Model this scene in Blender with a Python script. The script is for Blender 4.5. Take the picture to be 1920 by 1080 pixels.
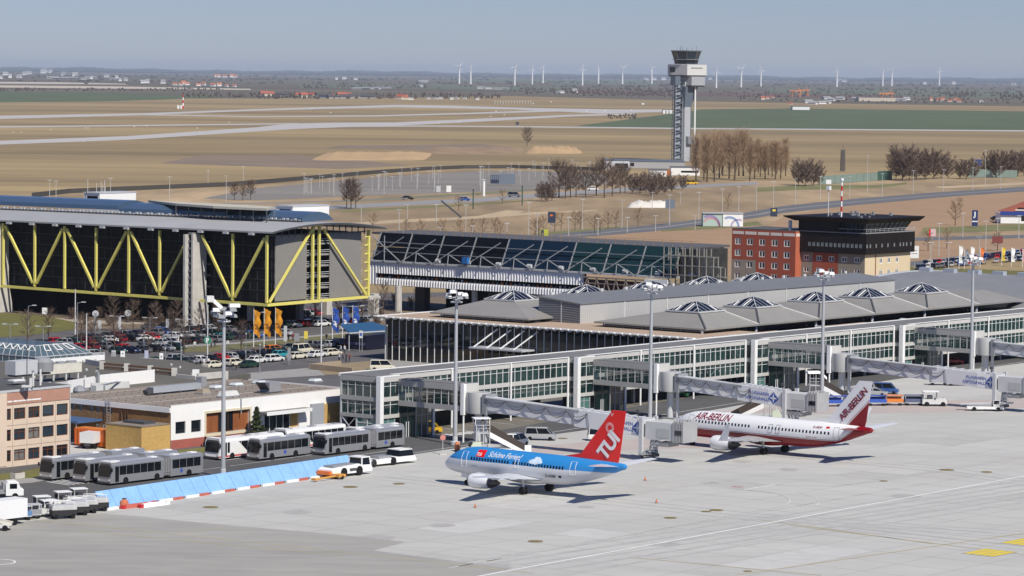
import bpy, bmesh, math, random
from mathutils import Vector, Matrix
R_ = math.radians
for o in list(bpy.data.objects): bpy.data.objects.remove(o)
SC = bpy.context.scene
COL = SC.collection
random.seed(7)
# ---------------------------------------------------------------- camera
FPX, HC, TH = 6300.0, 56.0, 0.0115          # focal length in photo pixels, eye height, roll
PT = math.atan((540 - (126.5 + TH*960))/FPX)  # pitch
_f = Vector((0, math.cos(PT), -math.sin(PT))); _u = Vector((0, math.sin(PT), math.cos(PT))); _r = Vector((1, 0, 0))
CR = math.cos(TH)*_r + math.sin(TH)*_u; CU = -math.sin(TH)*_r + math.cos(TH)*_u
CP = Vector((0, 0, HC))
cam = bpy.data.cameras.new('camera'); camo = bpy.data.objects.new('camera', cam); COL.objects.link(camo)
cam.sensor_width = 36; cam.lens = 36*FPX/1920; cam.clip_start = 5; cam.clip_end = 200000
mw = Matrix((CR, CU, -_f)).transposed().to_4x4(); mw.translation = CP; camo.matrix_world = mw
SC.camera = camo
# ---------------------------------------------------------------- light
EL, AZ = 47.0, 57.0        # sun elevation, angle from +X towards the camera
SD = Vector((math.cos(R_(EL))*math.cos(R_(AZ)), -math.cos(R_(EL))*math.sin(R_(AZ)), math.sin(R_(EL))))
sl = bpy.data.lights.new('sun', 'SUN'); sl.energy = 5.0; sl.angle = R_(0.53); sl.color = (1, .945, .85)
so = bpy.data.objects.new('sun', sl); COL.objects.link(so); so.rotation_euler = (-SD).to_track_quat('-Z', 'Y').to_euler()
wd = bpy.data.worlds.new('World'); SC.world = wd; wd.use_nodes = True
nt = wd.node_tree; bg = nt.nodes['Background']; bg.inputs[1].default_value = 0.052
sk = nt.nodes.new('ShaderNodeTexSky'); sk.sky_type = 'NISHITA'; sk.sun_disc = False
sk.sun_elevation = R_(EL); sk.sun_rotation = R_(90 + AZ); sk.altitude = 100; sk.air_density = 1.0; sk.dust_density = 0.0; sk.ozone_density = 5.0
tint = nt.nodes.new('ShaderNodeMix'); tint.data_type = 'RGBA'; tint.blend_type = 'MULTIPLY'; tint.inputs[0].default_value = 1
tint.inputs[7].default_value = (.90, 1.02, 1.50, 1)
nt.links.new(sk.outputs[0], tint.inputs[6]); nt.links.new(tint.outputs[2], bg.inputs[0])
SC.view_settings.view_transform = 'Standard'; SC.view_settings.look = 'None'; SC.view_settings.exposure = 0; SC.view_settings.gamma = 1
try:
    SC.cycles.volume_bounces = 0; SC.cycles.max_bounces = 6; SC.cycles.transparent_max_bounces = 12
except Exception: pass
# ---------------------------------------------------------------- pixel <-> place (survey of the photograph)
def ray(x, y): return _f*FPX + CR*(x - 960) - CU*(y - 540)
def G(x, y, z=0.0):
    d = ray(x, y); return CP + d*((z - HC)/d.z)
def AY(x, y, Y):
    d = ray(x, y); return CP + d*(Y/d.y)
A0 = R_(38.3)
UA = Vector((math.sin(A0), math.cos(A0))); VA = Vector((-math.cos(A0), math.sin(A0)))
def W(a, b, z=0.0):                 # airport grid (a along the terminal, b away from the apron) -> world
    q = UA*a + VA*b; return Vector((q.x, q.y, z))
def F(x, y, z=0.0):
    p = G(x, y, z); return Vector((p.xy.dot(UA), p.xy.dot(VA)))
def px(p):
    q = Vector(p) - CP; k = FPX/q.dot(_f); return 960 + k*q.dot(CR), 540 - k*q.dot(CU)
def zat(p, y):                      # height above plan point p that appears at photo row y
    lo, hi = -20.0, 150.0
    for _ in range(40):
        m = (lo + hi)/2
        if px((p[0], p[1], m))[1] > y: lo = m
        else: hi = m
    return m
# ---------------------------------------------------------------- materials
MATS = {}
def lin(c): return tuple(((v/12.92) if v <= .04045 else ((v+.055)/1.055)**2.4) for v in c)
def mat(n, col, rough=.6, metal=0.0, var=.0, scale=.5, var2=0.0, scale2=.05, bump=0.0, spec=.5, trans=0.0, stretch=None, coat=0.0, tone=None, coord='Object', rot=0.0):
    if n in MATS: return MATS[n]
    m = bpy.data.materials.new(n); m.use_nodes = True; t = m.node_tree; b = t.nodes['Principled BSDF']
    b.inputs['Roughness'].default_value = rough; b.inputs['Metallic'].default_value = metal
    b.inputs['Specular IOR Level'].default_value = spec; b.inputs['Base Color'].default_value = (*col, 1)
    if coat: b.inputs['Coat Weight'].default_value = coat
    if trans: b.inputs['Transmission Weight'].default_value = trans; b.inputs['IOR'].default_value = 1.1
    if var or var2:
        tc = t.nodes.new('ShaderNodeTexCoord'); src = tc.outputs[coord]
        if stretch:
            mp = t.nodes.new('ShaderNodeMapping'); mp.inputs['Scale'].default_value = stretch; mp.inputs['Rotation'].default_value = (0,0,rot); t.links.new(src, mp.inputs[0]); src = mp.outputs[0]
        cur = None
        for amt, sc_, sd in ((var, scale, 1.0), (var2, scale2, 9.0)):
            if not amt: continue
            nz = t.nodes.new('ShaderNodeTexNoise'); nz.inputs['Scale'].default_value = sc_; nz.inputs['Detail'].default_value = 6; nz.inputs['Roughness'].default_value = .65
            t.links.new(src, nz.inputs['Vector'])
            rp = t.nodes.new('ShaderNodeMapRange'); rp.inputs[1].default_value = .3; rp.inputs[2].default_value = .7
            rp.inputs[3].default_value = 1 - amt; rp.inputs[4].default_value = 1 + amt; t.links.new(nz.outputs[0], rp.inputs[0])
            mx = t.nodes.new('ShaderNodeMix'); mx.data_type = 'RGBA'; mx.blend_type = 'MULTIPLY'; mx.inputs[0].default_value = 1
            if cur is None:
                if tone:
                    tm = t.nodes.new('ShaderNodeMix'); tm.data_type = 'RGBA'; tm.inputs[6].default_value = (*col, 1); tm.inputs[7].default_value = (*tone, 1)
                    n2 = t.nodes.new('ShaderNodeTexNoise'); n2.inputs['Scale'].default_value = scale2*.7; n2.inputs['Detail'].default_value = 7; t.links.new(src, n2.inputs['Vector'])
                    r2 = t.nodes.new('ShaderNodeMapRange'); r2.inputs[1].default_value = .42; r2.inputs[2].default_value = .6; t.links.new(n2.outputs[0], r2.inputs[0]); t.links.new(r2.outputs[0], tm.inputs[0])
                    t.links.new(tm.outputs[2], mx.inputs[6])
                else: mx.inputs[6].default_value = (*col, 1)
            else: t.links.new(cur, mx.inputs[6])
            t.links.new(rp.outputs[0], mx.inputs[7]); cur = mx.outputs[2]
        t.links.new(cur, b.inputs['Base Color'])
        if bump:
            bp = t.nodes.new('ShaderNodeBump'); bp.inputs['Strength'].default_value = bump; t.links.new(nz.outputs[0], bp.inputs['Height']); t.links.new(bp.outputs[0], b.inputs['Normal'])
    MATS[n] = m; return m
def glassmat(n, tintc, opac, rough=.04, spec=.7):
    """a pane seen from outside: sharp reflections, part of the interior showing through"""
    if n in MATS: return MATS[n]
    m = bpy.data.materials.new(n); m.use_nodes = True; t = m.node_tree; b = t.nodes['Principled BSDF']
    b.inputs['Base Color'].default_value = (*tintc, 1); b.inputs['Roughness'].default_value = rough; b.inputs['Specular IOR Level'].default_value = spec
    b.inputs['Alpha'].default_value = opac
    MATS[n] = m; return m
# ---------------------------------------------------------------- mesh builder
class MB:
    def __init__(s, M=None): s.v = []; s.f = []; s.m = []; s.M = M
    def _a(s, vs):
        i = len(s.v)
        if s.M is not None: vs = [s.M @ Vector(p) for p in vs]
        s.v += [tuple(p) for p in vs]; return i
    def poly(s, pts, m=0): i = s._a(pts); s.f.append(tuple(range(i, i+len(pts)))); s.m.append(m); return s
    def faces(s, vs, fs, m=0):
        i = s._a(vs)
        for f in fs: s.f.append(tuple(i+k for k in f)); s.m.append(m)
        return s
    def box(s, x0, x1, y0, y1, z0, z1, m=0):
        return s.faces([(x0,y0,z0),(x1,y0,z0),(x1,y1,z0),(x0,y1,z0),(x0,y0,z1),(x1,y0,z1),(x1,y1,z1),(x0,y1,z1)],
                       [(0,3,2,1),(4,5,6,7),(0,1,5,4),(1,2,6,5),(2,3,7,6),(3,0,4,7)], m)
    def hexa(s, p, m=0): return s.faces(p, [(0,3,2,1),(4,5,6,7),(0,1,5,4),(1,2,6,5),(2,3,7,6),(3,0,4,7)], m)
    def bar(s, p, q, w, h=None, m=0, up=(0,0,1)):
        p = Vector(p); q = Vector(q); d = (q-p).normalized(); up = Vector(up); h = h or w
        if abs(d.dot(up)) > .98: up = Vector((1,0,0))
        r = d.cross(up).normalized(); n = r.cross(d); r *= w/2; n *= h/2
        return s.faces([p-r-n,p+r-n,p+r+n,p-r+n,q-r-n,q+r-n,q+r+n,q-r+n], [(0,1,2,3),(4,7,6,5),(0,4,5,1),(1,5,6,2),(2,6,7,3),(3,7,4,0)], m)
    def tube(s, pts, r, n=6, m=0, cap=True):
        pts = [Vector(p) for p in pts]; rs = r if isinstance(r, (list, tuple)) else [r]*len(pts); rings = []
        for k, p in enumerate(pts):
            d = (pts[min(k+1, len(pts)-1)] - pts[max(k-1, 0)]).normalized(); up = Vector((0,0,1)) if abs(d.z) < .95 else Vector((1,0,0))
            a = d.cross(up).normalized(); b = a.cross(d)
            rings.append([p + (a*math.cos(2*math.pi*j/n) + b*math.sin(2*math.pi*j/n))*rs[k] for j in range(n)])
        return s.loft(rings, m, cap, cap)
    def loft(s, rings, m=0, c0=True, c1=True, closed=True):
        n = len(rings[0]); i = s._a([p for r in rings for p in r])
        for k in range(len(rings)-1):
            for j in range(n if closed else n-1):
                a = i+k*n+j; b = i+k*n+(j+1) % n; s.f.append((a, b, b+n, a+n)); s.m.append(m)
        if c0: s.f.append(tuple(i+j for j in range(n))[::-1]); s.m.append(m)
        if c1: s.f.append(tuple(i+(len(rings)-1)*n+j for j in range(n))); s.m.append(m)
        return s
    def prism(s, pts, z0, z1, m=0):
        def zz(z, k): return z[k] if isinstance(z, (list, tuple)) else z
        return s.loft([[(p[0], p[1], zz(z0, k)) for k, p in enumerate(pts)], [(p[0], p[1], zz(z1, k)) for k, p in enumerate(pts)]], m)
    def lathe(s, prof, n=16, c=(0,0,0), m=0):
        return s.loft([[(c[0]+r*math.cos(2*math.pi*j/n), c[1]+r*math.sin(2*math.pi*j/n), c[2]+z) for j in range(n)] for r, z in prof], m)
    def build(s, name, mats, parent=None, smooth=None, link=True):
        me = bpy.data.meshes.new(name); me.from_pydata(s.v, [], s.f)
        for mm in (mats if isinstance(mats, (list, tuple)) else [mats]): me.materials.append(mm)
        if len(me.materials) > 1: me.polygons.foreach_set('material_index', s.m)
        if smooth is not None:
            me.polygons.foreach_set('use_smooth', [True]*len(me.polygons)); me.set_sharp_from_angle(angle=R_(smooth))
        bm = bmesh.new(); bm.from_mesh(me); bmesh.ops.recalc_face_normals(bm, faces=bm.faces); bm.to_mesh(me); bm.free()
        me.update(); ob = bpy.data.objects.new(name, me); COL.objects.link(ob)
        if parent: ob.parent = parent
        return ob
def tag(o, label=None, cat=None, group=None, kind=None):
    if label: o['label'] = label
    if cat: o['category'] = cat
    if group: o['group'] = group
    if kind: o['kind'] = kind
    return o
def T(name, label, cat, loc=(0,0,0), rz=0.0, group=None):
    o = bpy.data.objects.new(name, None); o.empty_display_size = .5; COL.objects.link(o); o.location = loc; o.rotation_euler = (0, 0, rz)
    return tag(o, label, cat, group)
def kids(o): return [c for c in COL.objects if c.parent == o]
def dup(root, loc, rz=0.0, label=None, group=None, kidmap=None, scale=None):
    r = root.copy(); COL.objects.link(r); r.location = loc; r.rotation_euler = (0, 0, rz)
    if scale: r.scale = (scale,)*3
    if label: r['label'] = label
    if group: r['group'] = group
    for ch in root.get('_k') and [] or KID.get(root.name, []):
        c = ch.copy(); COL.objects.link(c); c.parent = r
        for g in KID.get(ch.name, []):
            d = g.copy(); COL.objects.link(d); d.parent = c
    return r
KID = {}
def reg(*roots):        # remember the children of prototypes
    for r in roots: KID[r.name] = kids(r)
    for r in roots:
        for c in KID[r.name]: KID[c.name] = kids(c)
GR = R_(90 - 38.3)      # rotation of the airport grid: local x along the terminal, local y away from the apron
def sheet(name, pts, z, m, pxl=True, kind='structure'):
    mb = MB(); mb.poly([G(p[0], p[1], z) if pxl else W(p[0], p[1], z) for p in pts]); o = mb.build(name, m); tag(o, kind=kind); return o
def stripe(mb, pts, w, z):     # a painted line through ground points (world), width w
    pts = [Vector((p[0], p[1])) for p in pts]; Lp = []; Rp = []
    for k, p in enumerate(pts):
        d = (pts[min(k+1, len(pts)-1)] - pts[max(k-1, 0)]).normalized(); n = Vector((-d.y, d.x))*w/2
        Lp.append(p+n); Rp.append(p-n)
    for k in range(len(pts)-1):
        mb.poly([(*Rp[k], z), (*Rp[k+1], z), (*Lp[k+1], z), (*Lp[k], z)])
def ordinal(i, n):
    w = ['leftmost', 'second from left', 'third from left', 'fourth from left', 'fifth from left', 'sixth from left', 'seventh from left', 'eighth from left', 'ninth from left', 'tenth from left']
    wr = ['rightmost', 'second from right', 'third from right', 'fourth from right', 'fifth from right', 'sixth from right', 'seventh from right', 'eighth from right', 'ninth from right', 'tenth from right']
    if n == 1: return ''
    if i < (n+1)//2 and i < 10: return w[i]
    if n-1-i < 10: return wr[n-1-i]
    return '%dth from left' % (i+1)
def relabel(obs, fmt, word=None):    # give a row of look-alikes labels by their place from left to right
    obs = sorted(obs, key=lambda o: px(o.location)[0])
    for i, o in enumerate(obs):
        q = ordinal(i, len(obs)); o['label'] = (fmt % q if '%s' in fmt else (q + ' ' + fmt)).replace('  ', ' ').strip()
def text_faces(body, size, shear=0.0, font_res=3, bold=0.0, sp=1.0):
    c = bpy.data.curves.new('txt', 'FONT'); c.body = body; c.size = size; c.shear = shear; c.resolution_u = font_res; c.fill_mode = 'FRONT'; c.offset = bold; c.space_character = sp
    o = bpy.data.objects.new('txt', c); me = o.to_mesh()
    vs = [v.co.copy() for v in me.vertices]; fs = [tuple(p.vertices) for p in me.polygons]
    o.to_mesh_clear(); bpy.data.objects.remove(o); bpy.data.curves.remove(c)
    return vs, fs
# common materials
white = mat('white_paint', (.80,.80,.78), .5, var=.04, scale=.8)
offwhite = mat('off_white_paint', (.62,.62,.60), .5, var=.06, scale=1.2)
lgrey = mat('light_grey_metal', (.50,.51,.52), .42, var=.05, scale=1.5)
mgrey = mat('mid_grey_metal', (.27,.28,.29), .45, var=.08, scale=1.5)
dgrey = mat('dark_grey_metal', (.07,.072,.078), .45, var=.1, scale=1.5)
black = mat('black_rubber', (.012,.012,.013), .7, spec=.2)
dark = mat('dark_interior', (.009,.009,.011), .9, var=.3, scale=.6, spec=.05)  # near-black that paints shade into interiors, openings and undercrofts
steel = mat('galvanised_steel', (.42,.44,.46), .38, .5, var=.06, scale=1.0)
concrete_c = mat('cast_concrete', (.50,.48,.44), .85, var=.12, scale=.7, var2=.1, scale2=.12)
yellow_p = mat('yellow_steel_paint', (.74,.66,.17), .45, var=.06, scale=.8)
red_p = mat('red_paint', (.55,.02,.02), .4); blue_p = mat('blue_paint', (.03,.10,.38), .4); orange_p = mat('orange_paint', (.75,.17,.02), .45)
dglass = glassmat('dark_window_glass', (.012,.016,.02), 1.0); 
# ================================================================ GROUND
m_grass = mat('winter_grass', (.32,.235,.115), .95, var=.22, scale=.02, var2=.16, scale2=.004, tone=(.225,.165,.08), stretch=(.2,1,1))
m_tan = mat('dry_field_soil', (.34,.22,.125), .95, var=.07, scale=.05, var2=.05, scale2=.01)
m_rough = mat('rough_brown_verge', (.27,.195,.11), .95, var=.32, scale=.05, var2=.24, scale2=.02, tone=(.36,.26,.15), stretch=(.6,.12,1))
m_green = mat('winter_crop_green', (.085,.11,.05), .95, var=.15, scale=.008, var2=.1, scale2=.002)
m_lawn = mat('mown_lawn', (.13,.125,.03), .95, var=.2, scale=.3, var2=.12, scale2=.05)
m_far = mat('far_farmland', (.115,.095,.06), .95, var=.3, scale=.0016, var2=.25, scale2=.0004, stretch=(.4,1,1))
m_apron = mat('apron_concrete', (.475,.47,.44), .85, var=.055, scale=.5, var2=.085, scale2=.06, stretch=(.22,1,1), rot=R_(-51))
m_apron2 = mat('worn_apron_concrete', (.335,.325,.295), .85, var=.11, scale=.4, var2=.13, scale2=.07, stretch=(.25,1,1), rot=R_(-51))
m_pink = mat('reddish_stand_concrete', (.45,.39,.36), .85, var=.06, scale=.25)
m_asph = mat('asphalt', (.085,.085,.085), .9, var=.12, scale=.25, var2=.15, scale2=.05)
m_asph2 = mat('worn_asphalt', (.155,.14,.115), .9, var=.10, scale=.25, var2=.12, scale2=.05)
m_park = mat('car_park_asphalt', (.105,.10,.10), .9, var=.12, scale=.3, var2=.12, scale2=.04)
m_rway = mat('runway_concrete', (.46,.44,.42), .85, var=.06, scale=.02)
m_road = mat('road_asphalt', (.27,.265,.26), .85, var=.08, scale=.05)
m_droad = mat('dark_road_asphalt', (.13,.13,.135), .85, var=.1, scale=.05)
m_line = mat('white_road_paint', (.82,.82,.80), .7, var=.12, scale=.6)
m_fline = mat('faded_road_paint', (.56,.55,.52), .8, var=.12, scale=.5)
m_yline = mat('yellow_road_paint', (.62,.46,.04), .7, var=.12, scale=.6)
m_fyline = mat('faded_yellow_paint', (.50,.43,.22), .8, var=.1, scale=.5)
m_pave = mat('pavement_slabs', (.30,.29,.275), .9, var=.1, scale=.4)
g = MB(); g.poly([(-9000,200,-.4),(9000,200,-.4),(30000,95000,-.4),(-30000,95000,-.4)]); o = g.build('ground', m_far); tag(o, kind='structure')
# airfield meadow up to the edge of the airport
sheet('airfield_grass', [(-400,186),(700,184),(960,180),(1320,190),(2300,206),(2900,1500),(-1200,1500)], -.14, m_grass)
far = [('green_field', [(-200,170),(130,172),(300,178),(420,181),(330,186),(200,190),(-200,194)], m_green, -.13),
 ('green_field', [(1320,205),(1480,203),(1700,206),(2200,212),(2200,246),(1300,242),(1150,240),(1080,236),(1160,226)], m_green, -.13),
 ('pale_field', [(-200,158),(230,162),(470,166.5),(470,168.5),(200,166),(-200,162)], mat('straw_field', (.52,.45,.36), .95, var=.1, scale=.003), -.3),
 ('pale_field', [(-200,152),(100,154),(240,157),(240,158.5),(-200,155)], mat('straw_field', (.5,.45,.36)), -.3),
 ('green_field', [(560,156),(700,158),(1080,163),(1080,171),(560,163)], mat('far_green_field', (.11,.125,.075), .95, var=.15, scale=.002), -.32),
 ('green_field', [(860,146),(1230,150),(1230,160),(860,154)], mat('far_green_field', (.1,.12,.07)), -.32),
 ('ploughed_field', [(1080,168),(1330,172),(1700,180),(1700,186),(1300,180),(1060,175)], mat('ploughed_earth', (.12,.075,.055), .95, var=.1, scale=.003), -.3),
 ('green_field', [(1440,166),(1920,170),(2200,172),(2200,186),(1900,184),(1440,176)], mat('far_green_field', (.1,.12,.07)), -.31),
 ('runway', [(-200,227),(0,223),(260,216),(480,207.5),(740,201),(960,205),(1130,213),(1240,210),(1240,206.5),(1000,202.5),(830,197.5),(740,196.5),(480,204.5),(260,212.5),(0,217),(-200,221)], m_rway, -.12),
 ('taxiway', [(255,215.5),(480,219.5),(700,218.3),(860,214.3),(960,211.4),(1060,208.6),(1260,207.5),(1260,205),(1060,205.5),(960,208.6),(860,212),(700,216),(480,217.8),(300,214.5)], m_rway, -.115),
 ('taxiway', [(-200,241.5),(0,239),(240,236.5),(480,233.8),(560,232.5),(560,230.8),(480,231.8),(240,234.3),(0,236.8),(-200,239.2)], m_rway, -.11),
 ('taxiway', [(-200,278),(0,271),(240,262),(480,246.5),(560,241.5),(640,238.5),(740,235.7),(900,228),(1060,218.8),(1190,214.5),(1190,212.2),(1060,215.5),(900,222.5),(740,229.5),(620,230),(560,231.5),(520,234),(480,238.8),(240,255),(0,264),(-200,270)], m_rway, -.105),
 ('taxiway', [(560,239.5),(640,238),(800,237.2),(960,238.3),(1260,241.6),(1920,246.5),(2200,249),(2200,246.8),(1920,244.2),(1260,239.4),(960,236.2),(800,235.3),(640,235.5),(560,236.5)], m_rway, -.10)]
for n, p, m, z in far: sheet(n, p, z, m)
sheet('verge', [(-400,375),(130,362),(430,352),(700,330),(870,318),(1130,322),(1320,338),(1520,340),(1700,338),(2200,315),(2200,440),(1920,470),(1700,500),(1400,480),(1000,440),(640,450),(-400,440)], -.13, m_rough)
sheet('dark_verge', [(640,273),(900,270),(960,276),(900,283),(700,279),(600,278)], -.12, mat('dark_meadow', (.22,.165,.115), .95, var=.15, scale=.02))
sheet('dark_verge', [(380,290),(560,291),(690,302),(770,310),(640,317),(470,312),(300,306)], -.12, mat('dark_meadow', (.22,.165,.115)))
m_lot = mat('empty_car_park_asphalt', (.215,.195,.17), .9, var=.14, scale=.03, var2=.12, scale2=.01, stretch=(.3,1,1))
sheet('empty_car_park', [(380,372),(470,354),(700,333),(870,322),(960,320),(1135,325),(1150,345),(1060,352),(900,360),(700,366),(480,376)], -.11, m_lot)
sheet('airport_road', [(-200,402),(300,400),(620,392.5),(900,378.5),(1000,371),(1180,358),(1420,346),(1420,341),(1180,352),(1000,363),(900,371),(620,385),(300,392),(-200,394)], -.10, m_road)
sheet('ploughed_field', [(900,478),(1000,447),(1180,433),(1400,428),(1440,470),(1380,520),(1000,520)], -.115, m_tan)
sheet('ploughed_field', [(1430,425),(1480,402),(1600,386),(1750,372),(1920,360),(2200,345),(2200,412),(1920,418),(1800,425),(1730,428),(1700,470),(1430,470)], -.115, m_tan)
sheet('ploughed_field', [(1700,452),(1920,440),(2200,425),(2200,465),(1920,478),(1700,490)], -.11, m_tan)
sheet('approach_road', [(700,482),(900,459),(1080,446),(1230,433),(1330,420),(1420,408),(1470,399),(1600,385),(1760,370),(1920,359),(2200,340),(2200,331),(1920,350),(1750,361),(1600,373),(1470,386),(1400,398),(1320,410),(1230,421),(1080,435),(900,449),(700,470)], -.09, m_droad)
mb = MB()
for rowx in ([(700,476),(900,453.5),(1080,440.5),(1230,427),(1330,414),(1420,402),(1470,392),(1600,378.5),(1760,365),(1920,354),(2200,335)],):
    stripe(mb, [G(x, y).xy for x, y in rowx], 1.6, -.075)
tag(mb.build('median_strip', m_pave), kind='structure')
sheet('side_road', [(1700,446),(1920,440),(2200,432),(2200,437),(1920,446),(1700,452)], -.085, m_droad)
sheet('side_road', [(1700,492),(1920,466),(2200,450),(2200,456),(1920,473),(1700,500)], -.08, m_droad)
sheet('lawn', [(1700,500),(1920,508),(2100,530),(1900,560),(1700,560)], -.10, m_lawn)
m_sand = mat('sandy_track', (.46,.35,.22), .95, var=.15, scale=.05, stretch=(1,.2,1)); m_vg = mat('green_verge', (.17,.165,.06), .95, var=.2, scale=.05, var2=.1, scale2=.01)
sheet('sandy_track', [(640,419),(740,412),(860,407),(1000,398),(1120,393),(1120,395),(1000,402),(880,411),(760,417),(640,424)], -.12, m_sand)
sheet('sandy_track', [(900,404),(950,394),(985,396),(960,403),(930,406)], -.119, m_sand)
sheet('sandy_track', [(1750,350),(1840,346),(1930,341),(1930,345),(1850,350),(1770,353)], -.12, m_sand)
sheet('verge_grass', [(620,377),(760,369),(900,361),(1000,354),(1060,351),(1060,353.5),(1000,358),(900,365.5),(760,373.5),(620,380)], -.12, m_vg)
sheet('verge_grass', [(640,394),(900,381),(1000,374),(1000,376),(900,384.5),(640,398)], -.12, m_vg)
sheet('verge_grass', [(1000,437),(1100,429),(1170,425),(1170,429),(1090,434),(1000,442)], -.12, m_vg)
sheet('verge_grass', [(1240,431),(1330,423),(1420,415),(1430,422),(1330,429),(1240,434)], -.085, m_vg)
sheet('verge_grass', [(1420,352),(1500,347),(1640,347),(1700,342),(1700,346),(1640,353),(1500,356),(1420,360)], -.12, m_vg)
sheet('verge_grass', [(1730,427),(1920,420),(2100,412),(2100,420),(1920,432),(1730,438)], -.09, m_vg)
# soil mounds on the airfield
m_soil = mat('bare_soil', (.46,.31,.165), .95, var=.12, scale=.05, var2=.1, scale2=.02)
m_soil2 = mat('overgrown_soil', (.29,.20,.12), .95, var=.25, scale=.06)
def mound(x0, x1, yb, h, depth, m, seed):
    rnd = random.Random(seed); p0 = G(x0, yb); p1 = G(x1, yb); n = 26; rings = []
    for i in range(n+1):
        t = i/n; c = p0.lerp(p1, t); e = min(1, math.sin(math.pi*t)*2.2)**.8; hh = h*e*rnd.uniform(.8, 1.1)
        rings.append([Vector((c.x, c.y + depth*(k/8-.0), -.45 + hh*math.sin(math.pi*k/8)**.7*rnd.uniform(.85,1.1))) for k in range(9)])
    mb = MB(); mb.loft(rings, 0, False, False, closed=False); return mb.build('soil_mound', m, smooth=60)
tag(mound(575,800,301,2.6,230,m_soil,1), 'long flat tan soil mound on the airfield behind the empty car park', 'soil mound')
tag(mound(780,985,288,2.6,190,m_soil2,2), 'long low overgrown soil mound running left from the lone tree', 'soil mound')
tag(mound(985,1095,288,4.2,120,m_soil,3), 'orange-tan soil heap just right of the lone tree', 'soil mound')
# ---------------------------------------------------------------- apron and roads near the terminal
sheet('apron', [(-600,1400),(2700,1400),(2500,590),(1300,640),(640,700),(-600,700)], 0, m_apron)
sheet('worn_apron', [(-600,1390),(-600,1020),(0,983),(190,962),(420,984),(640,1003),(760,1016),(700,1032),(960,1066),(860,1085),(1100,1390)], .012, m_apron2)
gm = lambda a, b: (a, b)
sheet('service_road', [(235,342),(235,301),(267,303),(300.5,305),(355.4,309.6),(372,315),(405,317),(438.5,318),(487,325),(534,330),(640,332),(640,342),(482,338),(409,326.6),(393.9,331.9),(387,346),(300,346)], .02, m_asph, pxl=False)
sheet('gate_car_park', [(393,331),(397.4,326.1),(409,326.6),(482,338),(640,342),(640,365.5),(393,365.5)], .012, m_asph2, pxl=False)
sheet('stand_surface', [(389,310),(408,307),(446,293),(458,287),(450,282),(425,284),(404,295),(384,304)], .012, m_pink, pxl=False)
sheet('stand_surface', [(459,319),(490,316),(508,299),(522,292),(509,285),(489,289),(469,305)], .012, m_pink, pxl=False)
sheet('city_street', [(350,366),(299,553),(590,590),(720,505),(720,366)], .016, m_park, pxl=False)
# slab joints of the apron, one mesh
mb = MB(); rnd = random.Random(3)
for i in range(-22, 40):
    a = 330 + i*7.5
    stripe(mb, [W(a, 303).xy, W(a, 120).xy], .07, .006)
for j in range(0, 24): stripe(mb, [W(165, 301 - j*7.5).xy, W(620, 301 - j*7.5).xy], .07, .006)
tag(mb.build('apron_joints', mat('joint_filler', (.31,.305,.29), .9)), kind='structure')
pm = [MB(), MB(), MB()]; used = set()
for i in range(170):
    ci, cj, k = rnd.randrange(-22,40), rnd.randrange(0,24), rnd.choice([1,1,1,2,3])
    if any((ci+q, cj) in used for q in range(k)): continue
    used |= {(ci+q, cj) for q in range(k)}; a = 330+ci*7.5; b = 301-cj*7.5; pm[i % 3].poly([W(a+.05,b-.05,.004), W(a+7.45*k,b-.05,.004), W(a+7.45*k,b-7.45,.004), W(a+.05,b-7.45,.004)])
for k, c in enumerate(((.505,.50,.475),(.44,.435,.405),(.46,.45,.415))): tag(pm[k].build('apron_patch', mat('apron_slab_%s' % 'abc'[k], c, .85, var=.07, scale=.4, var2=.06, scale2=.06)), kind='structure')
mb = MB()
for zi, pts in enumerate(([(352.5,300),(352.8,240),(353.4,180)],[(414.5,310),(414.9,250),(405,215),(380,190),(330,172)],[(353.2,240),(362,205),(390,185),(450,170),(560,160)],[(300,230),(420,222),(600,214)],[(300,238),(420,230),(600,222)])):
    for o in (-2.9,2.9,0): stripe(mb, [W(a+(o if pts[0][0] != 300 else 0), b+(o if pts[0][0] == 300 else 0)).xy for a, b in pts], .55 if o else .8, .0072+.0005*zi+.00015*(o > 0)+.0003*(o == 0))
tag(mb.build('tyre_marks', mat('rubber_stained_concrete', (.415,.41,.39), .85, var=.12, scale=.3)), kind='structure')
for (x, y, s) in ((700,1010,2.6),(830,985,1.6),(560,960,1.8),(1330,905,1.4),(1100,950,1.2),(1480,880,1.6),(1700,930,2.0),(450,1040,2.8),(1250,1020,1.8),(930,1060,2.2),(1390,865,1.5),(1560,860,1.3)):
    mb = MB(); mb.poly([G(x,y,.0108)+Vector((s*math.cos(k*.52)*rnd.uniform(.6,1.2), s*1.2*math.sin(k*.52)*rnd.uniform(.6,1.2), 0)) for k in range(12)]); tag(mb.build('oil_stain', mat('oil_stained_concrete', (.40,.39,.365), .7, var=.12, scale=.8)), kind='structure')
mb = MB()
def pxs(mb, pts, w, z=.03): stripe(mb, [G(x, y).xy for x, y in pts], w, z)
pxs(mb, [(880,1084),(1920,893),(2000,878)], .34)
pxs(mb, [(1394,918.5),(1454,909)], .30)
tag(mb.build('lane_marking', m_line), kind='structure')
mb = MB()
def curve(a, b, c, n=10): return [((1-t)**2*a[0]+2*t*(1-t)*b[0]+t*t*c[0], (1-t)**2*a[1]+2*t*(1-t)*b[1]+t*t*c[1]) for t in [i/n for i in range(n+1)]]
pxs(mb, curve((1395,919),(1478,922),(1482,940)) + curve((1482,940),(1478,950),(1420,957),6)[1:] + [(1180,1002),(840,1066)], .28)
pxs(mb, [(1454,909),(1560,912),(1650,902),(1920,858)], .14)
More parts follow.
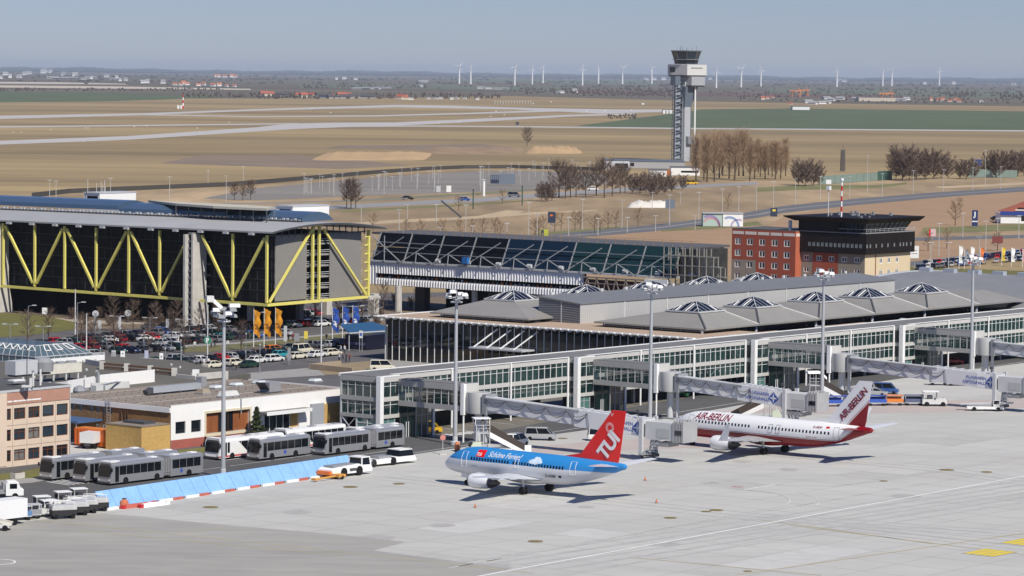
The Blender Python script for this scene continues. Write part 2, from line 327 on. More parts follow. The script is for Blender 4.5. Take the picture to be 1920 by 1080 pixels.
for i in range(20):
    t = i/20; a = (860, 1062); b = (1920, 872)
    p = lambda s: (a[0]+(b[0]-a[0])*s, a[1]+(b[1]-a[1])*s)
    pxs(mb, [p(t), p(t+.026)], .24)
for s in ([(1500,924),(1516,929)], [(1530,933),(1537,940)], [(1537,942),(1530,949)]): pxs(mb, s, .24)
tag(mb.build('lane_marking', m_fline), kind='structure')
mb = MB()
for s in ([(0,968),(500,1020),(1000,1075)], [(150,995),(640,1042)], [(1480,985),(1920,1040)], [(1180,1045),(1540,1079)], [(330,1000),(420,990)], [(1380,1078),(1920,1000)], [(1430,975),(1750,1020)]): pxs(mb, s, .22, .026)
tag(mb.build('taxi_line', m_fyline), kind='structure')
mb = MB(); mk = MB()
for (x, y) in ((1856,1036.5),(1925,1017)):
    for k in range(4):
        c = F(x, y) + Vector((0, 1.6-k*1.05)); mb.poly([W(c.x-2.6, c.y-.42, .03), W(c.x+2.6, c.y-.42, .03), W(c.x+2.6, c.y+.42, .03), W(c.x-2.6, c.y+.42, .03)])
    mk.poly([W(c.x-2.9, c.y-.6, .02), W(c.x+2.9, c.y-.6, .02), W(c.x+2.9, c.y+3.8, .02), W(c.x-2.9, c.y+3.8, .02)])
tag(mb.build('taxi_marking', mat('bright_yellow_paint', (.72,.55,.04), .7, var=.1, scale=.8)), kind='structure'); tag(mk.build('taxi_marking_ground', m_apron2), kind='structure')
mb = MB(); c = F(-8, 1054); stripe(mb, [W(c.x+2.2*math.cos(t*.3), c.y+2.2*math.sin(t*.3)).xy for t in range(22)], .25, .03); tag(mb.build('stand_marking', m_line), kind='structure')
# service road and car-park stall lines
mb = MB()
for s, w in (([(303,306),(355,310.8),(372,316),(405,318.2),(486,326.5),(598,333)], .16), ([(272,312),(297,314.5),(338,317.5),(383,321.5)], .14), ([(352,330),(376,331)], .2)): stripe(mb, [W(a, b).xy for a, b in s], w, .03)
for k in range(22): 
    a = 401+k*6.2; bb = 329 + max(0, a-409)*.15
    stripe(mb, [W(a, bb).xy, W(a+.3, bb+6).xy], .13, .03)
for k in range(6): stripe(mb, [W(399+k*1.7, 326.8).xy, W(397+k*1.7, 329.2).xy], .7, .032)
for k in range(9): stripe(mb, [W(316+k*.9, 325).xy, W(316.6+k*.9, 330).xy], .25, .032)
for k in range(5): stripe(mb, [W(337+k*10, 324+k*.6).xy, W(346+k*10, 324.4+k*.6).xy], .12, .03)
tag(mb.build('road_marking', m_line), kind='structure')
mb = MB(); pxs(mb, [(1372,912.5),(1393,913.5)], .55); tag(mb.build('stand_marking', mat('red_ground_paint', (.5,.14,.15), .8)), kind='structure')
m_drain = mat('drain_cover_iron', (.20,.16,.06), .8)
for (x, y, s) in ((1004,1015,1.1),(1085,855,.9),(1257,971,1.0),(1324,959,.8),(1343,956.5,1.1),(1657,902,.7),(1775,881,1.3),(960,918,.01),(748,907,1.0),(657,913,1.2),(1402,1071,.6),(395,951,1.2),(1055,822,.9),(1500,780,1.2),(1850,885,1.0)):
    if s > .1:
        mb = MB(); mb.lathe([(s*.85,0),(s*.85,.03),(.6*s,.05)], 10); o = mb.build('drain_cover', m_drain); o.location = G(x, y, .02); tag(o, 'x', 'drain cover', 'drain covers set into the apron')
relabel([o for o in COL.objects if o.name.startswith('drain_cover')], '%s dark oval drain cover set into the pale apron concrete')
# ================================================================ BUILDING HELPERS
class BF:                      # a building frame on the airport grid: local x along u, y along v (turned by ang degrees)
    def __init__(s, a, b, ang=0.0):
        s.loc = W(a, b, 0); s.rz = GR - R_(ang); s.M = Matrix.Translation(s.loc) @ Matrix.Rotation(s.rz, 4, 'Z'); s.I = s.M.inverted()
    def l(s, a, b, z=0): return s.I @ W(a, b, z)
    def g(s, x, y, z=0): return s.I @ G(x, y, z)              # photo point on height z -> local
    def w(s, p): return s.M @ Vector(p)
    def on(s, x, y, axis, val):                               # photo point on the local plane axis=val -> local
        o = s.I @ CP; d = s.I.to_3x3() @ ray(x, y); k = (val - o[axis])/d[axis]; return o + d*k
    def rect(s, axis, val, x0, y0, x1, y1):                   # photo rectangle on a wall -> (s0, s1, z0, z1)
        ym = (y0+y1)/2; xm = (x0+x1)/2; j = 1-axis
        p0 = s.on(x0, ym, axis, val); p1 = s.on(x1, ym, axis, val); q0 = s.on(xm, y1, axis, val); q1 = s.on(xm, y0, axis, val)
        return tuple(sorted((p0[j], p1[j]))) + (q0[2], q1[2])
def wallholes(mb, o, dx, dn, L, z0, z1, holes, depth=.18, m=0, mr=None):
    o = Vector(o); dx = Vector(dx); dn = Vector(dn); mr = m if mr is None else mr
    holes = [(max(0,h[0]), min(L,h[1]), max(z0,h[2]), min(z1,h[3])) for h in holes]
    xs = sorted({0, L, *[h[0] for h in holes], *[h[1] for h in holes]}); zs = sorted({z0, z1, *[h[2] for h in holes], *[h[3] for h in holes]})
    P = lambda x, z, d=0: o + dx*x - dn*d + Vector((0,0,z))
    for i in range(len(xs)-1):
        for k in range(len(zs)-1):
            cx = (xs[i]+xs[i+1])/2; cz = (zs[k]+zs[k+1])/2
            if not any(h[0] < cx < h[1] and h[2] < cz < h[3] for h in holes):
                mb.poly([P(xs[i],zs[k]), P(xs[i+1],zs[k]), P(xs[i+1],zs[k+1]), P(xs[i],zs[k+1])], m)
    for a, b, c, d in holes:
        mb.poly([P(a,c),P(b,c),P(b,c,depth),P(a,c,depth)], mr); mb.poly([P(a,d),P(b,d),P(b,d,depth),P(a,d,depth)], mr)
        mb.poly([P(a,c),P(a,d),P(a,d,depth),P(a,c,depth)], mr); mb.poly([P(b,c),P(b,d),P(b,d,depth),P(b,c,depth)], mr)
def window(parent, o, dx, dn, h, depth, fm, pm, nx=2, nz=1, fw=.09, part='window', split=None):
    """a framed window in the hole h=(x0,x1,z0,z1) of a wall; the frame is the part, the pane its sub-part"""
    o = Vector(o); dx = Vector(dx); dn = Vector(dn); a, b, c, d = h
    P = lambda x, z, q: o + dx*x + dn*q + Vector((0,0,z))
    def slab(mb, x0, x1, zz0, zz1, q0, q1): mb.hexa([P(x0,zz0,q0),P(x1,zz0,q0),P(x1,zz0,q1),P(x0,zz0,q1),P(x0,zz1,q0),P(x1,zz1,q0),P(x1,zz1,q1),P(x0,zz1,q1)])
    f = MB(); q0, q1 = -depth+.02, -depth+.09
    slab(f, a, a+fw, c, d, q0, q1); slab(f, b-fw, b, c, d, q0, q1); slab(f, a+fw, b-fw, c, c+fw, q0, q1); slab(f, a+fw, b-fw, d-fw, d, q0, q1)
    for i in range(1, nx): x = a+(b-a)*i/nx; slab(f, x-fw/2, x+fw/2, c+fw, d-fw, q0, q1-.003)
    for i in range(1, nz): z = c+(d-c)*(split if split else i/nz); slab(f, a+fw, b-fw, z-fw/2, z+fw/2, q0, q1-.006)
    fo = f.build(part, fm, parent)
    g_ = MB(); slab(g_, a+.01, b-.01, c+.01, d-.01, -depth-.02, -depth+.04); g_.build('pane', pm, fo)
    return fo
pane_dark = glassmat('pane_dark', (.01,.014,.018), 1.0, .03)
pane_blue = glassmat('pane_bluish', (.02,.035,.05), 1.0, .05)
pane_curt = mat('pane_with_curtain', (.16,.16,.15), .12, var=.35, scale=1.6)
brownf = mat('brown_window_frame', (.12,.035,.012), .5)
m_beige = mat('beige_panel', (.66,.53,.41), .8, var=.05, scale=.5, var2=.05, scale2=.15)
m_terra = mat('terracotta_panel', (.43,.23,.165), .85, var=.08, scale=.6)
m_roofd = mat('dark_roof_felt', (.085,.088,.088), .9, var=.12, scale=.4, var2=.12, scale2=.08)
m_rooft = mat('tan_roof_felt', (.235,.195,.16), .92, var=.05, scale=.3, var2=.08, scale2=.06)
m_roofg = mat('olive_roof_felt', (.115,.108,.09), .92, var=.08, scale=.3, var2=.1, scale2=.06)
m_brick = mat('brown_brick', (.27,.145,.055), .9, var=.30, scale=2.2, var2=.12, scale2=.3)
m_brick2 = mat('yellow_brick', (.52,.33,.11), .9, var=.16, scale=2.2, var2=.06, scale2=.3)
m_wwall = mat('white_render_wall', (.82,.81,.78), .75, var=.03, scale=.4)
m_redb = mat('red_plinth', (.35,.10,.075), .85, var=.12, scale=.5)
m_wood = mat('brown_wood_cladding', (.26,.085,.025), .7, var=.35, scale=1.1, stretch=(1,1,.12))
# ---------------------------------------------------------------- beige office block
bf = BF(*F(131,863))
t = T('office_building', 'beige three storey panel office block with terracotta parapet at the left edge', 'building', bf.loc, bf.rz)
Lx = 44.0; HB = 10.65; D = 15.0
wx = [bf.on(x, 800, 1, 0).x for x in (37, 64, 90.2, 116.7)]
step = (wx[3]-wx[0])/3; cols = [wx[3]-step*k for k in range(8)]
rows = [(.8, 2.4), (3.7, 5.3), (6.65, 8.25)]
holes = [(Lx+c-1.1, Lx+c+1.1, r0, r1) for c in cols for r0, r1 in rows]
mb = MB(); wallholes(mb, (-Lx,0,0), (1,0,0), (0,-1,0), Lx, 0, HB, holes, .2)
mb.poly([(0,0,0),(0,D,0),(0,D,HB),(0,0,HB)]); mb.poly([(-Lx,0,0),(-Lx,D,0),(-Lx,D,HB),(-Lx,0,HB)]); mb.poly([(-Lx,D,0),(0,D,0),(0,D,HB),(-Lx,D,HB)])
mb.build('wall', m_beige, t)
j = MB()
for z in (2.9, 5.85, 8.75): j.box(-Lx, 0, -.012, 0, z-.04, z+.04)
for c in cols: 
    for q in (-step/2,): j.box(c+q-.035, c+q+.035, -.013, 0, 0, HB-2.0)
j.build('panel_joint', mat('panel_joint', (.33,.25,.18), .9), t)
mb = MB(); mb.box(bf.on(12.5,800,1,0).x, .02, -.06, 0, 8.8, HB+.02); mb.build('parapet_panel', m_terra, t)
mb = MB(); mb.box(-Lx, bf.on(12,800,1,0).x, -.1, 0, 0.2, HB+.1); mb.build('facade_panel', m_beige, t)
mb = MB()
for x in [bf.on(q,740,1,0).x for q in (18,29,37,45,55,63,72)]: mb.box(x-.45, x+.45, -.075, -.05, 9.15, 9.35)
mb.build('vent_grille', m_wwall, t)
mb = MB(); mb.box(-Lx-.1, .1, -.1, D, HB+.03, HB+.2); mb.build('roof', m_roofd, t)
mb = MB(); mb.box(-Lx-.12, .12, -.14, -.1, HB-.1, HB+.24); mb.box(.1, .14, -.1, D, HB-.1, HB+.24); mb.build('roof_edge', lgrey, t)
k = 0
for ci, c in enumerate(cols):
    for ri, (r0, r1) in enumerate(rows):
        pm = [pane_curt, pane_dark, pane_blue][(ci*7+ri*5+ci*ri) % 3] if ci > 1 else (pane_blue if ri else pane_dark)
        window(t, (-Lx,0,0), (1,0,0), (0,-1,0), (Lx+c-1.1, Lx+c+1.1, r0, r1), .2, brownf, pm, nx=1 if (ci < 2 and ri) else 2, nz=1 if ci < 2 and ri else 2, split=.7, fw=.11)
mb = MB(); mb.tube([(-.1,-.12,0),(-.1,-.12,HB)], .07, 6); mb.build('downpipe', lgrey, t)
# rooftop plant of the office block
def px_loc(x, y, z): return G(x, y, z)
def small(name, label, cat, loc, rz, parts, group=None):
    t = T(name, label, cat, loc, rz, group)
    for n, mb, m in parts: mb.build(n, m, t)
    return t
p = G(40, 705, 11.2); 
small('roof_plant', 'grey metal ventilation box with round dish on the beige office roof', 'ventilation unit', p, GR,
  [('casing', MB().box(-2.2,2.2,-1.1,1.1,.3,2.3), lgrey), ('duct', MB().lathe([(0,0),(1.5,.2),(1.6,1.6),(.9,2.2),(0,2.25)], 14, (4.6,.3,.2)), mgrey), ('stand', MB().box(-1.8,1.8,-.9,.9,0,.3).box(3.8,5.4,-.5,1.1,0,.25), dgrey)])
p = G(104, 712, 5.2)
cl = MB()
for x in (-4.1,-1.4,1.4,4.1): cl.box(x-.12,x+.12,-1.1,-.9,0,1.1).box(x-.12,x+.12,.9,1.1,0,1.1)
fans = MB()
for x in (-3.6,-1.2,1.2,3.6): fans.lathe([(.9,0),(.9,.3),(.75,.32),(.7,.1),(0,.1)], 14, (x,0,2.6))
small('cooling_unit', 'long white rooftop cooling unit on legs behind the beige office', 'cooling unit', p, GR, [('casing', MB().box(-4.8,4.8,-1.2,1.2,1.1,2.6), mat('cream_metal', (.66,.63,.54), .5, var=.1, scale=1)), ('leg', cl, offwhite), ('fan', fans, mgrey)])
for (x, y, h) in ((50.5,726,13.5),):
    p = G(x, y, 11.2); small('roof_mast', 'tall thin dark aerial mast on the beige office roof', 'mast', p, 0, [('pole', MB().tube([(0,0,0),(0,0,6.8)], [.09,.05], 6), dgrey), ('base', MB().box(-.7,.7,-.35,.35,0,.3).box(.4,.75,-.3,.3,.3,1.3), offwhite)])
p = G(62, 724, 11.2); small('vent_stack', 'pair of short pale vent pipes on the beige office roof', 'vent pipe', p, GR, [('pipe', MB().tube([(0,0,0),(0,0,2.1)], .16, 8), offwhite), ('pipe', MB().tube([(1.6,.2,0),(1.6,.2,2.3)], .16, 8), offwhite), ('cap', MB().lathe([(.3,2.1),(0,2.35)], 8), mgrey)])
p = G(31, 717, 11.2); small('roof_hatch', 'small flat white hatch on the beige office roof', 'roof hatch', p, GR, [('frame', MB().box(-1.2,1.2,-.7,.7,0,.25), mgrey), ('lid', MB().box(-1.1,1.1,-.6,.6,.25,.4), white)])
# ---------------------------------------------------------------- flat-roofed building with white front
bf = BF(*F(320,843))
t = T('flat_building', 'low tan-roofed building with white front wall, wood panels and brown brick side', 'building', bf.loc, bf.rz)
HW = 6.45; LW = 40.5
def hr(x0, y0, x1, y1): return bf.rect(1, 0, x0, y0, x1, y1)
w1 = hr(329,790.5,348,813); w2 = hr(358.5,787.5,377,810); wbig = hr(386,771,468,820); wdoor = hr(496,771,561,806); wdoor = (wdoor[0], wdoor[1], .9, 3.7); w5 = hr(582,764,597,787)
holes = [w1, w2, (wbig[0], wbig[1], 1.75, wbig[3]), wdoor, w5]
mb = MB(); wallholes(mb, (0,0,0), (1,0,0), (0,-1,0), LW, 0, HW, holes, .5); mb.poly([(LW,0,0),(LW,22,0),(LW,22,HW),(LW,0,HW)])
mb.poly([(0,25.4,0),(LW,25.4,0),(LW,25.4,5.4),(0,25.4,5.4)])
mb.build('front_wall', m_wwall, t)
mb = MB(); mb.box(.02, wdoor[0]-.5, -.04, 0, 0, 1.35); mb.build('plinth', m_redb, t)
# brick side wall: upper slit windows and lower doors
up = [bf.rect(0, 0, x-3.2, 762, x+3.2, 772) for x in (138,151,171,183,195,207)]
up = [(h[0], h[1], 4.35, 5.3) for h in up]; low = [bf.rect(0, 0, x-3, 790, x+3, 800) for x in (183,195,207,221,233,247)]
low = [(h[0], h[1], 1.5, 2.7) for h in low]
mb = MB(); wallholes(mb, (0,0,0), (0,1,0), (-1,0,0), 25.8, 0, 5.55, up+low, .15); mb.build('brick_wall', m_brick, t)
for h in up: window(t, (0,0,0), (0,1,0), (-1,0,0), h, .15, mgrey, pane_blue, nx=1)
for h in low: window(t, (0,0,0), (0,1,0), (-1,0,0), h, .15, white, pane_dark, nx=1, fw=.2)
mb = MB(); mb.box(-.25, 0, .02, 25.8, 5.45, 6.2); mb.build('fascia', white, t)
dp = MB()
for y in [bf.on(x, 790, 0, 0).y for x in (229,236,241)]: dp.tube([(-.15,y,0),(-.15,y,5.5)], .07, 6)
dp.build('downpipe', mat('brown_pipe', (.10,.055,.03), .6), t)
ld = MB(); ld.tube([(-.4,12.2,1),(-.4,12.2,7)], .05, 5).tube([(-.4,12.9,1),(-.4,12.9,7)], .05, 5)
for i in range(14): ld.tube([(-.4,12.2,1.3+i*.42),(-.4,12.9,1.3+i*.42)], .03, 4)
ld.build('ladder', steel, t)
# roof, following the photographed far edge
far_ = [bf.g(132,737,6.2), bf.g(250,729,6.2), bf.g(330,721.5,6.2), bf.g(430,709,6.2), bf.g(507,698.5,6.2), bf.g(583,693,6.2), bf.g(640,690,6.2)]
rp = [(-.15,-.1),(LW,-.1),(LW,24)] + [(q.x,q.y) for q in far_[::-1]] + [(-.15,34)]
mb = MB(); mb.prism([(0,0.4),(LW,.4),(LW,25),(24,26.5),(0,25.8)], 5.9, 6.22); mb.build('roof', m_rooft, t)
mb = MB(); mb.box(0, LW, 0, .35, HW, HW+.02+.08); mb.build('coping', mat('zinc_coping', (.55,.52,.47), .6), t)
sm = MB()
for y in (7.5, 16, 23): sm.box(.3, LW-.5, y-.12, y+.12, 6.22, 6.30)
sm.build('roof_seam', mat('pale_felt', (.36,.32,.27), .9, var=.1, scale=1), t)
db = MB()
rnd = random.Random(5)
for y in (4, 8.0, 12, 15, 19, 22):
    for i in range(24):
        x = 1+i*1.65+rnd.uniform(-.1,.1); db.box(x-.06,x+.06,y-.06,y+.06,6.22,6.34)
tag(db.build('roof_fixing', dgrey, t), kind='stuff')
window(t, (0,0,0), (1,0,0), (0,-1,0), w1, .25, dgrey, pane_dark, nx=1); window(t, (0,0,0), (1,0,0), (0,-1,0), w2, .25, dgrey, pane_dark, nx=1)
# big recess with wooden boarding and windows
a, b, c, d = holes[2]; n = MB(); n.box(a, b, .48, .55, c, d, 0); n.build('recess_back', dark, t)
fr = MB(); fr.box(a-.3, a, -.1, .2, c-.35, d+.35).box(b, b+.3, -.1, .2, c-.35, d+.35).box(a, b, -.1, .2, d, d+.35).box(a, b, -.1, .2, c-.45, c); fr.build('recess_frame', mat('cream_stone', (.66,.58,.42), .8, var=.06, scale=1), t)
wdth = b-a
for s0, s1 in ((.0,.30),(.66,1.0)):
    x = a+wdth*s0; wd_ = MB()
    while x < a+wdth*s1-.1: wd_.box(x, x+.42, .38, .46, c+.02, d-.02); x += .45
    wd_.build('wood_panel', m_wood, t)
window(t, (0,0,0), (1,0,0), (0,-1,0), (a+wdth*.31, a+wdth*.655, c, d), .4, brownf, pane_dark, nx=3)
window(t, (0,0,0), (1,0,0), (0,-1,0), (wdoor[0], wdoor[0]+(wdoor[1]-wdoor[0])*.78, wdoor[2], wdoor[3]), .45, white, pane_dark, nx=4, fw=.13, part='glass_door')
mb = MB(); mb.box(wdoor[0]+(wdoor[1]-wdoor[0])*.785, wdoor[1]-.02, .35, .5, wdoor[2], wdoor[3]); mb.build('wood_panel', m_brick2, t)
window(t, (0,0,0), (1,0,0), (0,-1,0), w5, .3, dgrey, pane_dark, nx=1)
mb = MB(); mb.box(wdoor[0]-1.2, wdoor[1]+1.2, -1.6, -.02, 4.0, 4.22); mb.build('canopy', mat('canopy_felt', (.17,.165,.155), .8, var=.1, scale=.8), t)
mb = MB(); mb.box(wdoor[0]-1.2, wdoor[1]+1.2, -1.64, -1.6, 3.7, 4.25); mb.build('canopy_fascia', white, t)
q = bf.on(452.5, 745, 1, -.2); mb = MB(); mb.tube([(q.x,-.2,4.2),(q.x,-.2,6.6)], .09, 6); mb.build('flue', steel, t)
# recess next to the glass pier: bluish shade painted on a block; brick pier
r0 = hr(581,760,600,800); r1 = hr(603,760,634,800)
mb = MB(); mb.box(r0[0], r0[1]+.4, -.5, -.02, .02, 4.6); mb.build('recess_shade_block', mat('recess_shade_grey', (.33,.35,.38), .7), t)
mb = MB(); mb.box(r1[0], r1[1], -.25, -.02, .02, 4.4); mb.build('brick_pier', m_brick2, t)
# rooftop objects
def roofbox(label, x, y, z, L_, Wd, H_, m1, name='skylight', cat='skylight', m2=None, rz=GR, base=.25):
    return small(name, label, cat, G(x, y, z), rz, [('base', MB().box(-L_/2-.1,L_/2+.1,-Wd/2-.1,Wd/2+.1,0,base), m2 or mgrey), ('body', MB().loft([[(-L_/2,-Wd/2,base),(L_/2,-Wd/2,base),(L_/2,Wd/2,base),(-L_/2,Wd/2,base)],[(-L_/2*.8,-Wd/2*.75,base+H_),(L_/2*.8,-Wd/2*.75,base+H_),(L_/2*.8,Wd/2*.75,base+H_),(-L_/2*.8,Wd/2*.75,base+H_)]]), m1)])
m_dome = mat('acrylic_dome', (.62,.66,.66), .15)
for x, y in ((443,724),(486,720.5),(591,716.5),(405,729)): roofbox('x', x, y, 6.22, 1.9, 1.4, .32, m_dome, 'roof_dome', 'skylight')
relabel([o for o in COL.objects if o.name.startswith('roof_dome')], '%s small white skylight dome on the tan flat roof')
roofbox('brownish low vent box on the tan roof left of the light mast', 381, 739, 6.22, 1.7, 1.5, .6, mat('rusty_cowl', (.32,.27,.2), .7), 'roof_vent', 'vent')
roofbox('white vent housing on the tan roof beside the tall light mast', 428, 744.5, 6.22, 3.6, 1.3, .7, offwhite, 'roof_vent', 'vent')
small('roof_vent', 'grey metal vent with open dark cowl near the front roof edge', 'vent', G(506,736,6.22), GR, [('cowl', MB().box(-1.2,1.4,-1.0,1.0,.2,1.6), mgrey), ('hood', MB().bar((-2.2,0,1.7),(-1.1,0,.5),2,.1), dgrey), ('base', MB().box(-2.2,1.5,-1.1,1.1,0,.2), dgrey)])
small('roof_duct', 'long grey sheet metal duct lying on the tan roof', 'duct', G(331,736,6.22), GR, [('duct', MB().box(-5.6,5.2,-.55,.55,.3,1.2), mat('zinc_sheet', (.42,.45,.48), .45, .2, var=.08, scale=1)), ('cowl', MB().bar((5.5,0,.6),(5.5,0,2.1),1.2,1.2), mgrey), ('support', MB().box(-4.4,-4,-.6,.6,0,.35).box(0,.4,-.6,.6,0,.35).box(4,4.4,-.6,.6,0,.35), dgrey), ('outlet', MB().bar((-5.6,0,.8),(-6.8,0,.4),1.0,.7), dgrey)])
# lean-to annex: yellow brick block
bf = BF(*F(265,849.4), 0)
t = T('brick_annex', 'small flat yellow brick block in front of the brown brick wall', 'building', bf.loc, bf.rz)
LA = bf.on(319,840,1,0).x; LB = bf.on(198,840,0,0).y
mb = MB(); mb.poly([(0,0,0),(LA,0,0),(LA,0,3.75),(0,0,3.75)],1).poly([(0,LB,0),(0,0,0),(0,0,3.75),(0,LB,3.75)],0).poly([(LA,0,0),(LA,LB,0),(LA,LB,3.75),(LA,0,3.75)],0).poly([(0,LB,0),(LA,LB,0),(LA,LB,3.75),(0,LB,3.75)],0)
mb.build('wall', [m_brick2, m_brick2], t)
mb = MB(); mb.box(-.06,LA+.02,-.06,LB+.06,3.76,3.9); mb.build('roof', m_rooft, t)
mb = MB(); mb.box(2,LA-1.5,1.5,LB-1.5,3.9,4.25); mb.build('roof_light', dgrey, t)
# blue canopy over the yard door
bf = BF(*F(320,843))
t = T('loading_canopy', 'flat blue canopy on steel posts in the yard behind the orange container', 'canopy', bf.w((0,0,0)), GR)
q0 = bf.on(190,790,0,0).y
mb = MB(); mb.box(-5.2,-.05,q0-.3,q0+6.5,3.2,3.5); mb.build('roof', mat('blue_sheet', (.06,.12,.25), .5), t)
mb = MB()
for p in ((-5,q0+.2),(-5,q0+5)): mb.tube([(*p,0),(*p,3.2)], .1, 6)
mb.build('post', lgrey, t)
# white parapet walls and olive roof behind
bf = BF(384, 372)
t = T('flat_building', 'low building with olive felt roof behind the tan roof', 'building', bf.loc, bf.rz)
rpts = [bf.g(x,y,5.0) for x, y in ((20,740),(135,738),(290,727),(390,712),(470,700.5),(385,688),(345,676),(150,665),(60,660),(-120,668),(-120,740))]
mb = MB(); mb.prism([(q.x,q.y) for q in rpts], .1, 5.0); mb.build('roof_and_wall', [m_roofg], t)
db = MB(); rnd = random.Random(8)
for (x, y) in [(rnd.uniform(20,380), rnd.uniform(672,735)) for _ in range(70)]:
    if y < 740-(x*.09) and y > 664+(x*.06): q = bf.g(x, y, 5.0); db.box(q.x-.15,q.x+.15,q.y-.15,q.y+.15,5.0,5.35)
db.build('roof_vent', offwhite, t)
def wallseg(mb, p0, p1, z0, z1, th=.3, m=0, z1b=None):
    p0 = Vector((p0[0],p0[1])); p1 = Vector((p1[0],p1[1])); d = (p1-p0).normalized(); n = Vector((-d.y,d.x))*th
    zb = z1 if z1b is None else z1b
    mb.hexa([(*p0,z0),(*p1,z0),(*(p1+n),z0),(*(p0+n),z0),(*p0,z1),(*p1,zb),(*(p1+n),zb),(*(p0+n),z1)], m)
t = T('parapet_wall', 'long white rooftop parapet wall stepping up behind the tan roof', 'wall', G(290,716,5.0), 0)
I = Matrix.Translation(-t.location)
def wl(x, y, z): return I @ G(x, y, z)
mb = MB(); wallseg(mb, wl(183,727,5), wl(290,716,5), 0, 2.0); mb.build('wall', m_wwall, t)
mb = MB(); wallseg(mb, wl(92,722,5), wl(183,727.2,5), 0, .25, z1b=1.7); wallseg(mb, wl(128,737,5), wl(178,728,5), 0, 1.9); mb.build('wall', m_wwall, t)
mb = MB(); wallseg(mb, wl(172,731,5), wl(243,727,5), 0, 1.05); mb.build('low_wall', mat('pale_grey_render', (.55,.55,.53), .8, var=.08, scale=.8), t)
mb = MB(); q = wl(183.5,727,5); mb.tube([(q.x,q.y,0),(q.x,q.y,2.6)], .28, 8); q = wl(208,722,5); mb.tube([(q.x,q.y,0),(q.x,q.y,1.6)], .2, 8); q = wl(213,722,5); mb.tube([(q.x,q.y,0),(q.x,q.y,1.6)], .2, 8); mb.build('flue', mgrey, t)
small('roof_plant', 'cluster of grey pipes and a small fan unit below the white parapet wall', 'ventilation unit', G(175,736,5.3), GR, [('fan', MB().lathe([(.9,0),(1.1,.5),(.9,1.0),(.3,1.3),(0,1.3)], 12, (-3,0,0)), mgrey), ('casing', MB().box(0,1.6,-.6,.6,0,1.1).box(2.2,3,-.4,.4,0,.9), offwhite), ('pipe', MB().tube([(-3,0,.6),(2,1.4,.7),(9,4,.8),(12,5,.5)], .14, 6).tube([(-2,0,0),(-2,0,2.2)], .09, 6), steel)])
# glass roof lantern
bf = BF(*F(66,684,5))
t = T('glass_lantern', 'glazed hipped roof lantern with white ridge frames left of the car park', 'skylight', bf.loc, bf.rz)
zt, zb = 7.6, 5.0
c = [bf.g(x,y,zb) for x, y in ((66,685.5),(146,673.5),(128,666),(-150,672))]
near = bf.g(66,684,zb); rt = bf.g(147,673,zb)
x0, x1 = near.x, near.x + (rt.x-near.x); y0 = near.y; yL = y0+26
g_ = MB(); fr = MB()
ez, rz_ = 6.3, 8.0; rw = (x1-x0)
A_ = [(x0,y0),(x1,y0),(x1,yL),(x0,yL)]
rd = [(x0+2.6,y0+2.6),(x1-2.6,y0+2.6),(x1-2.6,yL),(x0+2.6,yL)]
bp = lambda p, z: (p[0], p[1], z)
for i, jn in ((0,1),(3,0),(1,2)):
    g_.poly([bp(A_[i],zb),bp(A_[jn],zb),bp(A_[jn],ez),bp(A_[i],ez)]); g_.poly([bp(A_[i],ez),bp(A_[jn],ez),bp(rd[jn],rz_),bp(rd[i],rz_)])
g_.poly([bp(p,rz_) for p in rd]); g_.build('glazing', glassmat('lantern_glass', (.10,.15,.18), .8, .06), t)
for i, jn, n in ((0,1,9),(3,0,16)):
    for k in range(n+1):
        s = k/n; p = Vector(A_[i]).lerp(Vector(A_[jn]), s); r_ = Vector(rd[i]).lerp(Vector(rd[jn]), s)
        fr.bar((*p,zb),(*p,ez),.09); fr.bar((*p,ez),(*r_,rz_),.09)
    fr.bar(bp(A_[i],ez),bp(A_[jn],ez),.14); fr.bar(bp(A_[i],zb+.1),bp(A_[jn],zb+.1),.14); fr.bar(bp(rd[i],rz_),bp(rd[jn],rz_),.14)
fr.build('glazing_bar', lgrey, t)
zz = MB()
for k in range(13):
    s0 = k/13; s1 = (k+1)/13; f = lambda s, up: Vector(bp(Vector(A_[3]).lerp(Vector(A_[0]), s), ez)).lerp(Vector(bp(Vector(rd[3]).lerp(Vector(rd[0]), s), rz_)), up)
    zz.bar(f(s0,.55), f((s0+s1)/2,1), .16); zz.bar(f((s0+s1)/2,1), f(s1,.55), .16)
zz.bar(f(0,.55), f(1,.55), .1); zz.build('zigzag_frame', white, t)
op = MB()
for k in (.2,.45,.72):
    f = lambda s, up: Vector(bp(Vector(A_[0]).lerp(Vector(A_[1]), s), ez)).lerp(Vector(bp(Vector(rd[0]).lerp(Vector(rd[1]), s), rz_)), up) + Vector((0,-.1,.12))
    q = [f(k,.45),f(k+.12,.45),f(k+.12,.95),f(k,.95)]
    for i in range(4): op.bar(q[i], q[(i+1) % 4], .16)
op.build('vent_flap', white, t)
mb = MB(); mb.box(x0,x1+2,y0-1.2,y0-.6,zb,zb+.9); mb.build('upstand', white, t)
